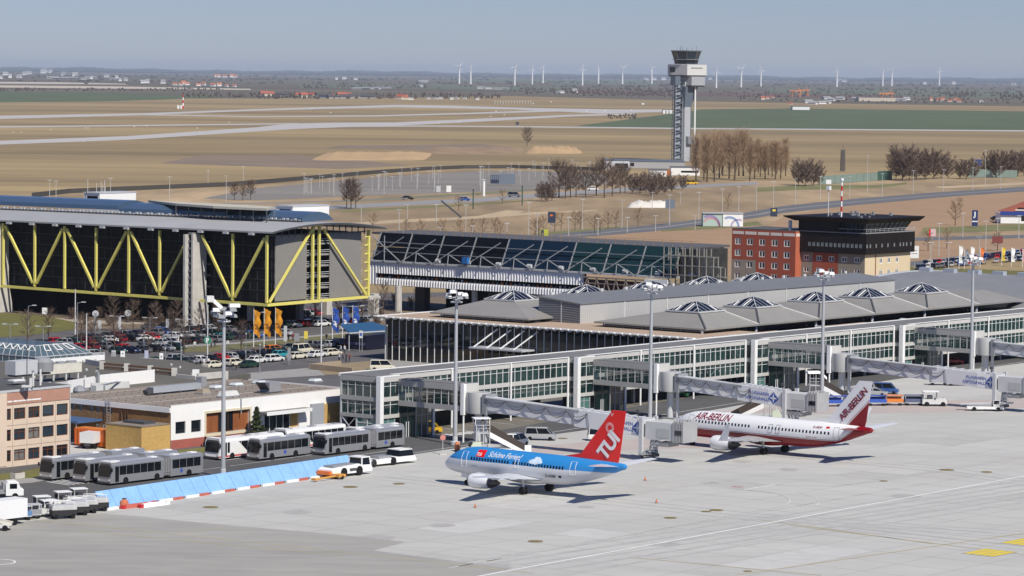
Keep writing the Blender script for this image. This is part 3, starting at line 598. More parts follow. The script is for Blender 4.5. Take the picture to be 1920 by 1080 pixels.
# retaining walls / pergola beams between roof and street
t = T('beam_fence', 'brown timber beam railing with concrete posts beside the car park entrance', 'fence', G(193,693,5.0), 0)
I = Matrix.Translation(-t.location); ptsx = [(192,692),(238,696),(282,700),(327,704.5)]
q = [I @ G(x, y, 5.0) for x, y in ptsx]
for p in q: MB().box(p.x-.45,p.x+.45,p.y-.45,p.y+.45,-.1,1.3).build('post', concrete_c, t)
mb = MB()
for i in range(3):
    for z in (.35,.95): mb.bar((q[i].x,q[i].y,z),(q[i+1].x,q[i+1].y,z),.4,.35)
mb.build('beam', mat('dark_timber', (.16,.09,.05), .8, var=.2, scale=1), t)
t = T('parapet_wall', 'low grey concrete parapet at the street edge right of the beam railing', 'wall', G(370,709,3), 0); I = Matrix.Translation(-t.location)
mb = MB(); wallseg(mb, I@G(330,708,5), I@G(366,712,5), 1.0, 2.6, .4); wallseg(mb, I@G(372,712,5), I@G(428,707,5), 1.0, 3.0, .4); wallseg(mb, I@G(160,683,5), I@G(190,688,5), 1.0, 2.9, .4); mb.build('wall', concrete_c, t)
mb = MB(); p = I@G(369,710,5); mb.box(p.x-.7,p.x+.4,p.y-.5,p.y+.5,1.0,3.5); mb.build('post', white, t)
# ================================================================ YELLOW TRUSS CAR PARK BUILDING
bf = BF(529.8, 485.0)
t = T('parking_garage', 'long multi storey car park with yellow steel trusses and grey curved roof', 'car park', bf.loc, bf.rz)
m_roofm = mat('grey_metal_roof', (.36,.365,.37), .6, .0, var=.05, scale=.15, var2=.06, scale2=.04)
m_scr = mat('perforated_screen', (.225,.215,.20), .7, .0, var=.06, scale=2.5, var2=.03, scale2=.2)
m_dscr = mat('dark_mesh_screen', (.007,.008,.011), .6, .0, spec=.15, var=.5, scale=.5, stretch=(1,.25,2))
yc = [bf.on(x, 555, 0, 0).y for x in (500,436,374,360,299,241,180,121,65,6)]
d0 = (yc[9]-yc[3])/6
ys = yc + [yc[9]+d0*k for k in (1,2)]
zb0 = zat(bf.w((0,0,0)), 572); zb1 = zat(bf.w((0,yc[8],0)), 541); zb = lambda y: zb0 + (zb1-zb0)*y/yc[8]
zt0 = zat(bf.w((0,0,0)), 435); zt1 = zat(bf.w((0,yc[9],0)), 413); zt = lambda y: zt0 + (zt1-zt0)*y/yc[9]
LG = ys[-1]+4
def beam(p, q, w=.48, nm='truss_beam', m=yellow_p): return MB().bar(p, q, w, w, up=(1,0,0)).build(nm, m, t)
B = lambda y: (0,y,zb(y)); TP = lambda y: (0,y,zt(y)-.3)
for i, y in enumerate(ys):
    if i not in (2,3): beam((0,y,zb(y)+.45), (0,y,zt(y)-.7))
tops = [0,2,3,5,7,9,11]; bots = [1,4,6,8,10]
for a_, b_ in ((0,1),(2,1),(3,4),(5,4),(5,6),(7,6),(7,8),(9,8),(9,10),(11,10)): 
    p = Vector(TP(ys[a_])); q = Vector(B(ys[b_])) + Vector((0,0,.4)); d = (q-p).normalized(); beam(p+d*1.2, q-d*1.0, .5)
beam(B(-.4), B(ys[2]-.3), .58, 'bottom_chord'); beam(B(ys[3]+.3), B(LG), .58, 'bottom_chord')
# gable face (local y = 0)
gx = lambda x, y: bf.on(x, y, 1, 0)
xe = gx(690,556).x
PB = lambda x: (x, 0, zb0 + (zat(bf.w((xe,0,0)),556.5)-zb0)*x/xe)
beam((.4,0,zb0), (PB(xe)[0]+.4,0,PB(xe)[2]), .6, 'bottom_chord')
for X, yt in ((586,424),(598,420)): x = gx(X,500).x; beam((x,0,PB(x)[2]+.4), (x,0,gx(X,yt).z), .5)
beam((xe,0,PB(xe)[2]+.4), (xe,0,gx(690,431).z), .55)
p = gx(505,567); q = gx(585,430); beam(p, q, .45); p = gx(607,430); q = gx(686,552); beam(p, q, .45)
p = gx(588,424); q = gx(604,421); beam(p, q, .45)
for k in range(7): z = PB(xe)[2]+2+k*1.9; MB().bar((xe-1.4,0,z),(xe-.3,0,z),.3).build('bracket', yellow_p, t)
# floors, columns, screens, dark fill inside
XD = 3.0
nf = 6; hs = (zt0-1.2-zb0)/nf
for k in range(nf): 
    z0 = zb0+.3+k*hs; mb = MB(); f = lambda y: zb(y)-zb0
    mb.hexa([(XD+.3,1.2,z0),(xe-.8,1.2,z0),(xe-.8,LG,z0+f(LG)),(XD+.3,LG,z0+f(LG)),(XD+.3,1.2,z0+.35),(xe-.8,1.2,z0+.35),(xe-.8,LG,z0+.35+f(LG)),(XD+.3,LG,z0+.35+f(LG))])
    mb.build('floor_slab', mat('garage_concrete', (.30,.29,.27), .9, var=.1, scale=.5), t)
    rl = MB(); rl.bar((XD+.3,1.1,z0+1.2),(xe-.8,1.1,z0+1.2),.12).bar((XD+.3,1.1,z0+.8),(xe-.8,1.1,z0+.8),.1); rl.build('railing', lgrey, t)
mb = MB(); mb.box(XD+1.2,xe-1.6,4.5,LG,zb0+.6,zt0-.9); mb.build('inner_shade', dark, t)  # near-black box, painted in for the shade between the floors
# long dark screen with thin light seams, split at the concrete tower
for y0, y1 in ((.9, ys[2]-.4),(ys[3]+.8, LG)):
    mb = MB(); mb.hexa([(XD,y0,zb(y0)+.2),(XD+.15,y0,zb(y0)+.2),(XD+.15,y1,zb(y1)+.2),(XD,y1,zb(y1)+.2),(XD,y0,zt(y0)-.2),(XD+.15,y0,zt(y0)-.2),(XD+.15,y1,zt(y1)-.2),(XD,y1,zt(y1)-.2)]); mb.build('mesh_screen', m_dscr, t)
sj = MB(); rnd = random.Random(4); y = 1.5
while y < LG-1:
    if not (ys[2]-1 < y < ys[3]+1):
        for k in range(nf):
            if rnd.random() < .75: z = zb(y)+.4+k*hs; sj.box(XD-.05, XD, y-.05, y+.05, z, z+hs*.72)
    y += 2.1
sj.build('screen_seam', mat('faint_seam', (.07,.07,.075), .5), t)
sj = MB()
for k in range(1, nf): sj.hexa([(XD-.06,1,zb(1)+.25+k*hs),(XD,1,zb(1)+.25+k*hs),(XD,LG,zb(LG)+.25+k*hs),(XD-.06,LG,zb(LG)+.25+k*hs),(XD-.06,1,zb(1)+.42+k*hs),(XD,1,zb(1)+.42+k*hs),(XD,LG,zb(LG)+.42+k*hs),(XD-.06,LG,zb(LG)+.42+k*hs)])
sj.build('screen_rail', mat('dark_rail', (.016,.018,.022), .5), t)
for (x0, y0, x1, y1) in ((515,442,575,567),(617,436,677,561)):
    a = bf.on(x0+1,500,1,.9).x; b = bf.on(x1,500,1,.9).x; mb = MB(); mb.hexa([(a,.9,gx(x0,y1).z+.1),(b,.9,gx(x1,y1-5).z+.1),(b,1.05,gx(x1,y1-5).z+.1),(a,1.05,gx(x0,y1).z+.1),(a,.9,gx(x0,y0).z),(b,.9,gx(x1,y0-2).z),(b,1.05,gx(x1,y0-2).z),(a,1.05,gx(x0,y0).z)]); mb.build('perforated_panel', m_scr, t)
# curved roof
xr = gx(712,424).x; prof = []
P0 = (-.75, zt0+.1); pk = gx(600,417); Pk = (pk.x, pk.z); Pe = (xr, gx(712,426).z)
n = 18
for i in range(n+1):
    s = i/n; x = P0[0] + (Pe[0]-P0[0])*s
    u_ = (Pk[0]-P0[0])/(Pe[0]-P0[0]); hgt = P0[1] + (Pe[1]-P0[1])*s
    e = math.sin(math.pi*s)**.85; lift = (Pk[1] - (P0[1]+(Pe[1]-P0[1])*u_))/ (math.sin(math.pi*u_)**.85); prof.append((x, hgt+lift*e))
def ring(y, dz): return [(x,y,z+dz+zt(max(y,0))-zt0) for x, z in prof] + [(x,y,z+dz-.35+zt(max(y,0))-zt0) for x, z in prof[::-1]]
MB().loft([ring(-2.0,0), ring(LG,0)]).build('roof', m_roofm, t, smooth=30)
ed = MB(); ed.loft([[(x,-2.03,z-.45) for x, z in prof]+[(x,-2.03,z-.05) for x, z in prof[::-1]], [(x,-1.98,z-.45) for x, z in prof]+[(x,-1.98,z-.05) for x, z in prof[::-1]]]); ed.build('roof_edge', dgrey, t)
for k in range(14): 
    y = 4+k*7.5; MB().box(-1.1,-.3,y-.7,y+.7,zt(y)-.75,zt(y)-.3).build('gutter_box', lgrey, t)
# roof lattice seen under the gable edge
lt = MB()
for i in range(2, n-1): x, z = prof[i]; lt.bar((x,.9,z-.5),(x,.9,zt0-1.4),.18)
lt.bar((1,.9,zt0-.9),(xe,.9,zt0-.9),.25); lt.build('roof_lattice', dgrey, t)
# glazed ridge
rx0 = Pk[0]-1.5; rx1 = Pk[0]+9
gl = MB(); gz = lambda y: Pk[1]+zt(y)-zt0
pr_ = [(rx0,.0),(rx0+.2,.9),(rx0+3,1.9),(rx0+6,2.1),(rx1-2,1.6),(rx1,.2)]
for i, (y0, y1) in enumerate(((4,26),(26.4,60),(60.4,LG))): MB().loft([[(x,y,gz(y)+z+.5*i) for x, z in pr_] for y in (y0,y1)]).build('ridge_glazing', glassmat('roof_glass', (.06,.10,.16), 1, .25), t, smooth=30)
lb = MB(); k = 0
for i in range(90):
    y = 4.5+i*1.15
    if y < LG-1: lb.box(rx0-.5, rx0-.12, y-.3, y+.3, gz(y)+.1, gz(y)+(.75 if (i*7) % 11 > 3 else .45))
lb.build('ridge_vent', lgrey, t)
MB().bar((rx0-.7,3,gz(3)+.2),(rx0-.7,LG,gz(LG)+.2),.25).build('ridge_gutter', dgrey, t)
# concrete towers that carry it
def tower(py, label_first=False):
    pv = [bf.on(x, y, 1, py) for x, y in ((360,612),(389,612),(377.5,562),(377,472),(366,441),(360,441))]; return pv
y0 = bf.on(389,612,0,0).y - 3.6
pl = [(-1.9,0),(3.9,0),(2.4,zb0+.6),(2.4,zt0*.8),(.2,zt0-1.2),(-1.9,zt0-1.2)]
for yy in (ys[2]+.25, ys[9]+.7):
    mb = MB(); mb.loft([[(x,yy,z) for x, z in pl], [(x,yy+.5,z) for x, z in pl]]); mb.build('concrete_tower', concrete_c, t)
    mb = MB(); mb.box(-2.6,-1.2,yy+1.6,yy+2.2,0,zt0-1.3); mb.build('concrete_column', concrete_c, t)
    mb = MB()
    for k in range(13): mb.box(-1.7,1.0,yy+.5,yy+1.6,1+k*1.6,1.5+k*1.6)
    mb.build('stair_flight', mat('stair_concrete', (.2,.2,.2), .9), t)
for (px_, y_) in ((612,590),(700,600)):
    q = bf.g(px_, y_, 0); MB().box(q.x-.9,q.x+.9,q.y-.9,q.y+.9,0,PB(q.x)[2] if q.x < xe+6 else 6).build('concrete_column', concrete_c, t)
for i in range(4):
    for k in range(2): q = (10+k*16, 14+i*17); MB().box(q[0]-.6,q[0]+.6,q[1]-.6,q[1]+.6,0,zb0+.3).build('concrete_column', concrete_c, t)
MB().box(xe-.5, xe+3.2, -.9, 1.5, PB(xe)[2]-.6, PB(xe)[2]+.1).build('ledge', concrete_c, t)
MB().box(7, xe-6, 16, LG, 0, zb0).build('undercroft_shade', dark, t)  # solid near-black block standing in for the shade underneath
# rooftop penthouses and canopy behind the ridge
def onroof(label, name, pts, z0, z1, m, extra=None):
    P0 = G(*pts[0], z0); t2 = T(name, label, 'rooftop structure', P0, 0)
    q = [G(x, y, z0) - P0 for x, y in pts]; MB().prism([(v.x,v.y) for v in q], 0, z1-z0).build('wall', m, t2); return t2, q
for lab, (x0, xm, x1, yb) in (('white concrete stair house with dark opening on the garage roof at left', (158,187,255,384)), ('white concrete stair house with grey side at the right end of the garage roof', (518,549,617,409))):
    z0 = zt0+1.5; w = BF(*F(xm, yb, z0)); t2 = T('stair_house', lab, 'rooftop structure', w.w((0,0,z0)), GR)
    Lx_ = w.on(x1, yb-4, 1, 0).x; Ly = w.on(x0, yb-2, 0, 0).y; h = w.on(xm, yb-21, 0, 0).z - z0
    MB().box(0,Lx_,0,Ly,0,h).build('wall', m_wwall, t2)
    MB().box(-.05,-.01,Ly*.12,Ly*.8,.3,h*.75).build('opening', dark, t2); MB().box(-.2,Lx_+.1,-.1,Ly+.2,h,h+.25).build('roof', lgrey, t2)
    if xm < 300:
        for k in range(6): MB().tube([(2+k*.6*(1 if k % 2 else -1), Ly*.4+k*.9-2, h),(2+k*.6*(1 if k % 2 else -1), Ly*.4+k*.9-2, h+1.6+(k*37 % 10)*.22)], .06, 5).build('aerial', offwhite, t2)
w = BF(*F(285,378,zt0+3)); z0 = zt0+1.5; t2 = T('roof_canopy', 'long flat cream canopy roof standing behind the garage ridge', 'canopy', w.w((0,0,z0)), GR)
c = [w.I @ G(x,y,zt0+4.2) for x, y in ((278,377),(515,389),(500,392.5),(400,388),(330,383))]
MB().prism([(q.x,q.y) for q in c], 2.4, 2.9).build('roof', mat('cream_roof', (.50,.47,.38), .7, var=.05, scale=.2), t2)
for k in range(8): q = Vector(c[4]).lerp(Vector(c[2]), k/7); MB().tube([(q.x,q.y,-1),(q.x,q.y,2.4)], .15, 6).build('post', dgrey, t2)
# ================================================================ CHECK-IN BRIDGE (corrugated wall + sloped glass)
bf = BF(600.5, 517.0)
t = T('check_in_bridge', 'long elevated hall of white corrugated cladding below a dark sloped glass front', 'building', bf.loc, bf.rz)
o_ = lambda x, y: bf.on(x, y, 0, 0)
yl = o_(693,510).y; yr = o_(1093,530).y; ye = o_(1257,530).y; ym = o_(1378,520).y
zc0 = o_(693,532).z; zc1 = o_(693,490).z; ze0 = o_(1042,554).z; zs1 = o_(710,521).z; zs0 = o_(710,512).z
def corr(y0, y1, z0, z1, nm):
    mb = MB(); n = int(abs(y1-y0)/.2); vs = []
    for i in range(n+1):
        y = y0+(y1-y0)*i/n; x = 0 if i % 4 in (0,1) else .22
        vs.append((x,y))
    for i in range(n): mb.poly([(*vs[i],z0),(*vs[i+1],z0),(*vs[i+1],z1),(*vs[i],z1)])
    mb.box(.52,.7,min(y0,y1),max(y0,y1),z0,z1); return mb.build(nm, mat('white_corrugated_sheet', (.84,.84,.83), .6, .0, var=.05, scale=.3), t)
corr(yl, yl-1.9, zc0, zc1, 'corrugated_wall'); corr(yl-1.9, yr, zc0, zs1, 'corrugated_wall'); corr(yl-1.9, yr, zs0, zc1, 'corrugated_wall')
MB().box(1.1,1.3,yr,yl,zc0,zc1).build('inner_wall', dark, t)
rl = MB(); rl.box(.35,.45,yr,yl-2,zs1-.1,zs1+.12); rl.build('sill', lgrey, t)
pp = MB(); rnd = random.Random(6)
for i in range(44): y = yl-3-i*1.3; pp.box(.6,.85,y-.25*rnd.random()-.1,y+.25,zs1,zs1+.35+.4*rnd.random(), rnd.choice([0,0,1,2,3]))
pp.build('parked_trolleys', [mat('trolley_grey', (.25,.25,.25)), white, orange_p, dgrey], t)
dk = MB(); dk.box(-.25,22,ye,yl,zc1,zc1+.35); dk.build('deck', lgrey, t)
MB().box(1.5,21,ye,yl,zc0-.2,zc0+.3).build('floor', dgrey, t)
zg = o_(850,450).z + .6
xt = 4.2
sl = [(1.2,zc1+.4),(xt,zg)]
gm1 = glassmat('hall_dark_glass', (.005,.006,.008), 1, .25, .2); gm2 = glassmat('hall_teal_glass', (.011,.034,.04), 1, .2, .3); gm3 = glassmat('hall_blue_glass', (.008,.02,.04), 1, .2, .25)
bay = (yl-ye)/9
for i in range(9):
    y0 = yl-i*bay; y1 = y0-bay
    for j in range(2):
        f = lambda y, s: (1.2+(xt-1.2)*s, y, zc1+.4+(zg-zc1-.4)*s)
        ya = y0+(y1-y0)*j/2; yb_ = y0+(y1-y0)*(j+1)/2-.08
        for s0, s1 in ((.0,.49),(.51,1.0)): MB().poly([f(ya,s0),f(yb_,s0),f(yb_,s1),f(ya,s1)]).build('glass_panel', gm1 if i < 4 else (gm3 if i < 6 else gm2), t)
MB().box(xt,22,ye-.5,yl+3,zg-.4,zg+.1).build('roof', mat('bridge_roof', (.10,.10,.105), .7, var=.1, scale=.3), t)
MB().box(2.5,21,ye,yl,zc1+.4,zc1+.5).build('hall_floor', dgrey, t)
MB().box(20,20.4,ye,yl,zc1,zg).build('back_wall', dark, t)
bar_ = MB()
for i in range(10):
    y0 = yl-i*bay; b2 = MB(); b2.bar((1.0,y0,zc1+.4),(xt-.1,y0,zg),.22).build('mullion', mgrey, t)
    if i < 9:
        y1 = y0-bay
        if i >= 1:
            MB().tube([(-.6,y0-.3,zc1+.3),(xt-1.2,y1+bay*.18,zg-.9)], .12, 6).build('diagonal_strut', mgrey, t)
            MB().tube([(-.6,y0-bay*.5,zc1+.4),(-.3,y0-bay*.5,zc1+2.4),], .12, 6).build('post', mgrey, t); MB().tube([(-.2,y0-bay*.5,zc1+2.6),(-.4,y1+.2,zc1+.5)], .12, 6).build('counter_strut', mgrey, t)
        else:
            for p, q in (((-.4,y0,zc1+.4),(.8,y1,zg-.6)),((-.4,y1,zc1+.4),(.8,y0,zg-.6)),((-.4,(y0+y1)/2,zc1+.4),(-.4,(y0+y1)/2,zg-.4))): MB().tube([p,q], .14, 6).build('cross_brace', mgrey, t)
MB().bar((.2,yl,zc1+2.5),(.2,ye,zc1+2.5),.16).build('transom', mgrey, t)
MB().bar((2.4,yl,zc1+4.6),(2.4,ye,zc1+4.6),.16).build('transom', mgrey, t)
rr = MB(); k = 0; y = yl-1
while y > ye-4: rr.tube([(xt+.6,y,zg),(xt+.3,y-.3,zg+1.7)], .09, 5); y -= 2.6
rr.bar((xt+.4,yl-8,zg+1.5),(xt+.4,ye-4,zg+1.5),.08).bar((xt+.4,yl-8,zg+1.0),(xt+.4,ye-4,zg+1.0),.08); rr.build('roof_railing', mat('pale_timber_rail', (.48,.33,.20), .6), t)
tn = MB()
for i in range(int((yl-ye)/9)): y = yl-20-i*9; tn.tube([(.4,y,zc1+1.0),(.4,y-1.2,zc1+1.0)], .45, 8)
tn.build('air_nozzle', lgrey, t)
MB().box(-.9,-.1,o_(880,485).y-.1,o_(871,485).y+.1,zc1+.8,zc1+2.2).build('blue_panel', mat('bright_blue_panel', (.03,.16,.45), .5), t)
# right end: lattice below, white block, scaffold
mb = MB(); mb.box(.4,1.0,ye,yr,zc0+1.5,zc1-1.2); mb.build('lower_wall', mat('dark_red_wall', (.06,.018,.02), .7), t)
lt = MB(); nn = 9
for i in range(nn): y0 = yr+(ye-yr)*i/nn; y1 = yr+(ye-yr)*(i+1)/nn; lt.bar((-.2,y0,zc0),(-.2,(y0+y1)/2,zc1-.8),.22).bar((-.2,(y0+y1)/2,zc1-.8),(-.2,y1,zc0),.22)
lt.bar((-.2,yr,zc1-.7),(-.2,ye,zc1-.7),.3).bar((-.2,yr,zc1-2),(-.2,ye,zc1-2),.2); lt.build('lattice_girder', mat('weathered_steel', (.30,.24,.20), .6, .2, var=.2, scale=1), t)
q0 = o_(1215,530).y; q1 = o_(1258,530).y; MB().box(-1.4,-.5,q1,q0,zc0-.6,zc1-.3).build('white_block', white, t)
sc = MB()
zsc = lambda y: zg if y > o_(1335,480).y else zg + (y-o_(1335,480).y)*((zg-zc1+1)/(o_(1335,480).y-ym))
yy = ye+1; ii = 0
while yy > ym:
    top = zsc(yy)
    for x in (-1.2,.6): sc.tube([(x,yy,zc0-2),(x,yy,top+.3)], .13, 5)
    if ii % 2 == 0: sc.bar((-1.2,yy,zc0),(.6,yy-2.4,min(top,zc0+5)),.13)
    yy -= 1.9; ii += 1
for k in range(6):
    z = zc0+k*2.1; yend = ym
    while zsc(yend) < z and yend < ye: yend += .5
    sc.bar((-1.2,ye+1,z),(-1.2,yend,z),.16); sc.bar((.6,ye+1,z),(.6,yend,z),.14); sc.box(-1.2,.5,yend,ye,z-.14,z-.08)
sc.build('scaffold', mat('scaffold_tube', (.36,.34,.29), .5, .3, var=.15, scale=1), t)
yq = (ye+o_(1335,480).y)/2; p_ = [(yl*0+ye,zc0-2),(yq,zc0-2),(yq,zg-.2),(ye,zg-.2)]
MB().loft([[(3.5,y,z) for y, z in p_],[(14,y,z) for y, z in p_]]).build('end_section', mat('dark_construction', (.035,.033,.03), .9, var=.5, scale=.4), t)
for (X, r) in ((751.5,.75),(881,.7),(1000,.7)):
    q = o_(X, 545); MB().tube([(1.8 if X > 752 else -.9,q.y,0),(1.8 if X > 752 else -.9,q.y,zc0)], r, 10).build('column', concrete_c, t)
for k in range(3): MB().box(6,8,yl-12-k*22,yl-9-k*22,0,zc0).build('pier', dgrey, t)
MB().box(9,20,ye,yl-16,0,zc0-.2).build('undercroft_shade', dark, t)  # near-black block painted for the shade beneath the bridge
# ================================================================ RED OFFICE WITH DARK CONTROL ROOM
bf = BF(735.2, 464.8)
t = T('office_building', 'red and cream panel office block carrying a dark cantilevered former control tower', 'building', bf.loc, bf.rz)
zc = bf.on(1621,477,0,0).z; Lr = bf.on(1707,470,1,0).x; Ll = bf.on(1502,472,0,0).y
m_cream = mat('cream_panel', (.66,.54,.36), .8, var=.04, scale=.3); m_grayp = mat('taupe_panel', (.27,.235,.195), .85, var=.06, scale=.3); m_redp = mat('brick_red_panel', (.33,.075,.04), .85, var=.08, scale=.3); m_redp_lit = mat('sunlit_red_panel', (.44,.12,.06), .85, var=.06, scale=.3)  # the brighter red carries the sunlight of the wing's end in its colour
m_dark = mat('dark_brown_cladding', (.014,.010,.009), .6, spec=.2, var=.3, scale=.8, stretch=(1,1,.2))
wins = []
def winset(axis, xs, ysz, w_, h_):
    out = []
    for x in xs:
        for (yc_) in ysz:
            p = bf.on(x, yc_, axis, wins_at); s = p[1-axis]; out.append((s-w_/2, s+w_/2, p.z-h_/2, p.z+h_/2))
    return out
# cream right face
wins_at = 0
hr_ = [(s-.75, s+.75, z-.75, z+.75) for s in [bf.on(x, 490, 1, 0).x for x in (1652,1667,1682)] for z in (zc-1.9, zc-5.0, zc-8.1)]
mb = MB(); wallholes(mb, (0,0,0), (1,0,0), (0,-1,0), Lr, 0, zc, hr_, .15); mb.build('cream_wall', m_cream, t)
MB().box(0,Lr,-.04,0,0,1.5).build('plinth', m_redb, t)
for h in hr_: window(t, (0,0,0), (1,0,0), (0,-1,0), h, .15, white, pane_dark, nx=2, fw=.22)
hl_ = [(s-.85, s+.85, z-.7, z+.7) for s in [bf.on(x, 485, 0, 0).y for x in (1607,1583,1559,1536,1512)] for z in (zc-1.6, zc-4.7, zc-7.8)]
mb = MB(); wallholes(mb, (0,0,0), (0,1,0), (-1,0,0), Ll, 0, zc, hl_, .15); mb.build('side_wall', m_grayp, t)
rp0 = bf.on(1571.5,490,0,0).y; rp1 = bf.on(1524,490,0,0).y
hred = [(h[0]-rp0, h[1]-rp0, h[2], h[3]) for h in hl_ if rp0 < (h[0]+h[1])/2 < rp1]
mb = MB(); wallholes(mb, (-.05,rp0,0), (0,1,0), (-1,0,0), rp1-rp0, 0, zc, hred, .05); mb.build('red_panel', m_redp, t)
for h in hl_: window(t, (0,0,0), (0,1,0), (-1,0,0), h, .15, white, pane_dark, nx=2, fw=.2)
# red wing, standing a little forward
XF = -2.7; y0 = Ll; y1 = bf.on(1372,470,0,XF).y; zr = bf.on(1430,431.5,0,XF).z
hw = [(s-.95, s+.95, z-.85, z+.85) for s in [bf.on(x, 455, 0, XF).y for x in (1383.5,1406,1429,1452.5,1475.5)] for z in [bf.on(1429, yy_, 0, XF).z for yy_ in (454.5,476,497.5,519)]]
hw = [(a-y0,b-y0,c,d) for a, b, c, d in hw]
mb = MB(); wallholes(mb, (XF,y0,0), (0,1,0), (-1,0,0), y1-y0, 0, zr, hw, .15); mb.build('red_wall', m_redp, t)
for h in hw: window(t, (XF,y0,0), (0,1,0), (-1,0,0), h, .15, white, pane_dark if int(h[2]*7+h[0]*3) % 3 else pane_curt, nx=2, fw=.2)
gp = bf.on(1417,500,0,XF).y; gz = bf.on(1400,487,0,XF).z
hg = [(a+y0-gp, b+y0-gp, c, d) for a, b, c, d in hw if a+y0 > gp and d < gz]
mb = MB(); wallholes(mb, (XF-.05,gp,0), (0,1,0), (-1,0,0), y1-gp, 0, gz, hg, .05); mb.build('taupe_panel', m_grayp, t)
MB().box(XF,4,y0-.03,y0-.001,0,zr).build('end_wall', m_redp_lit, t)
MB().box(XF+.01,12,y0,y1,zr,zr+.25).build('roof', m_roofd, t)
mb = MB(); mb.poly([(XF,y1,0),(12,y1,0),(12,y1,zr),(XF,y1,zr)]).poly([(12,y0,0),(12,y1,0),(12,y1,zr),(12,y0,zr)]); mb.build('rear_wall', m_redp, t)
st = MB()
for k in range(5): s0 = y0+(y1-y0)*(k+.06)/5; s1 = y0+(y1-y0)*(k+.94)/5; z = bf.on(1429,438,0,XF).z; MB().box(XF-.04,XF,s0,s1,z-.4,z+.4).build('white_band', mat('white_panel', (.7,.62,.56), .8), t)
MB().box(XF+.2,.8,y0-.07,y0-.031,bf.on(1429,438,0,XF).z-.4,bf.on(1429,438,0,XF).z+.4).build('white_band', mat('white_panel', (.7,.62,.56), .8), t)
mb = MB(); mb.poly([(Lr,0,0),(Lr,Ll,0),(Lr,Ll,zc),(Lr,0,zc)]).poly([(0,Ll,0),(Lr,Ll,0),(Lr,Ll,zc),(0,Ll,zc)]); mb.build('rear_wall', m_cream, t)
# dark control storey
e = .8; zd = bf.on(1640,438,1,-e).z; hs_ = [(-e,-e),(Lr+e,-e),(Lr+e,Ll-.02),(-e,Ll-.02)]
mb = MB(); zw = zc+2.1
hd = [(s+e-.28, s+e+.28, zw-.45, zw+.45) for s in [bf.on(x, 458, 1, -e).x for x in (1626,1632,1643,1654,1665,1677,1688,1694,1700,1708)]]
hd = [h for h in hd if h[0] > .1 and h[1] < Lr+2*e-.1]
wallholes(mb, (-e,-e,0), (1,0,0), (0,-1,0), Lr+2*e, zc-.05, zd, hd, .2)
hd2 = [(s+e-.38, s+e+.38, zw-.5, zw+.5) for s in [bf.on(x, 456, 0, -e).y for x in range(1518, 1622, 8)]]; hd2 = [h for h in hd2 if h[0] > .1 and h[1] < Ll+e-.1]
zu = bf.on(1550,412,0,-e).z
wallholes(mb, (-e,-e,0), (0,1,0), (-1,0,0), Ll+e, zc-.05, zd, hd2, .2)
mb.poly([(Lr+e,-e,zc),(Lr+e,Ll,zc),(Lr+e,Ll,zd),(Lr+e,-e,zd)]).poly([(-e,-e,zc-.05),(Lr+e,-e,zc-.05),(Lr+e,Ll,zc-.05),(-e,Ll,zc-.05)]).poly([(-e,Ll,zc),(Lr+e,Ll,zc),(Lr+e,Ll,zd),(-e,Ll,zd)])
mb.build('dark_storey', m_dark, t)
for h in hd: window(t, (-e,-e,0), (1,0,0), (0,-1,0), h, .08, mgrey, mat('pale_reflection_pane', (.17,.20,.21), .3), nx=1, fw=.1)  # pale colour paints a reflection into these panes
for h in hd2: window(t, (-e,-e,0), (0,1,0), (-1,0,0), h, .08, mgrey, mat('pale_reflection_pane', (.17,.20,.21), .3), nx=1, fw=.08)
yk = bf.on(1573,430,0,-e).y
MB().box(-e,Lr-2,yk,Ll+.4,zd,zu).build('dark_block', m_dark, t)
MB().box(-e-.05,Lr+e+.05,-e-.05,Ll,zd,zd+.18).build('terrace', mgrey, t)
rl = MB(); rl.bar((-e,-e,zd+1.1),(Lr+e,-e,zd+1.1),.08).bar((-e,-e,zd+.7),(Lr+e,-e,zd+.7),.06).bar((-e,-e,zd+1.1),(-e,yk,zd+1.1),.08).bar((Lr+e,-e,zd+1.1),(Lr+e,Ll,zd+1.1),.08)
for k in range(12): rl.bar((-e+k*(Lr+2*e)/11,-e,zd),(-e+k*(Lr+2*e)/11,-e,zd+1.1),.06)
rl.build('railing', lgrey, t)
# slanted cab glazing and roof
cb = [(1.8,1.6),(Lr-1.2,1.6),(Lr-1.2,yk),(1.8,yk)]; ct = [(.4,.2),(Lr+.4,.2),(Lr+.4,yk),(.4,yk)]; z0 = zd+.2; z1 = zu-.5
gcab = glassmat('control_cab_glass', (.02,.03,.035), 1, .05)
for i, jn, n_ in ((0,1,9),(3,0,5)):
    for k in range(n_):
        s0 = k/n_+.006; s1 = (k+1)/n_-.006; L3 = lambda a, b, s, z: (a[0]+(b[0]-a[0])*s, a[1]+(b[1]-a[1])*s, z)
        MB().poly([L3(cb[i],cb[jn],s0,z0),L3(cb[i],cb[jn],s1,z0),L3(ct[i],ct[jn],s1,z1),L3(ct[i],ct[jn],s0,z1)]).build('cab_pane', gcab, t)
    fr = MB()
    for k in range(n_+1): fr.bar(L3(cb[i],cb[jn],k/n_,z0), L3(ct[i],ct[jn],k/n_,z1), .34)
    fr.build('cab_frame', mat('dark_bronze_frame', (.07,.065,.055), .5), t)
MB().prism([(2.2,2.2),(Lr-2,2.2),(Lr-2,yk),(2.2,yk)], z0, z1).build('cab_interior', dark, t)
oh = 2.2; ra = [(-e-.2,-oh+.8),(Lr+oh-.4,-oh+.8),(Lr+oh-.4,Ll+1.5),(-e-.2,Ll+1.5)]; rb = [(-e-1.4,-oh),(Lr+oh+1.2,-oh),(Lr+oh+1.2,Ll+4.3),(-e-1.4,Ll+4.3)]
MB().loft([[(*p,zu-.5) for p in ra],[(*p,zu+.5) for p in rb],[(*p,zu+.75) for p in rb]]).build('roof', m_dark, t)
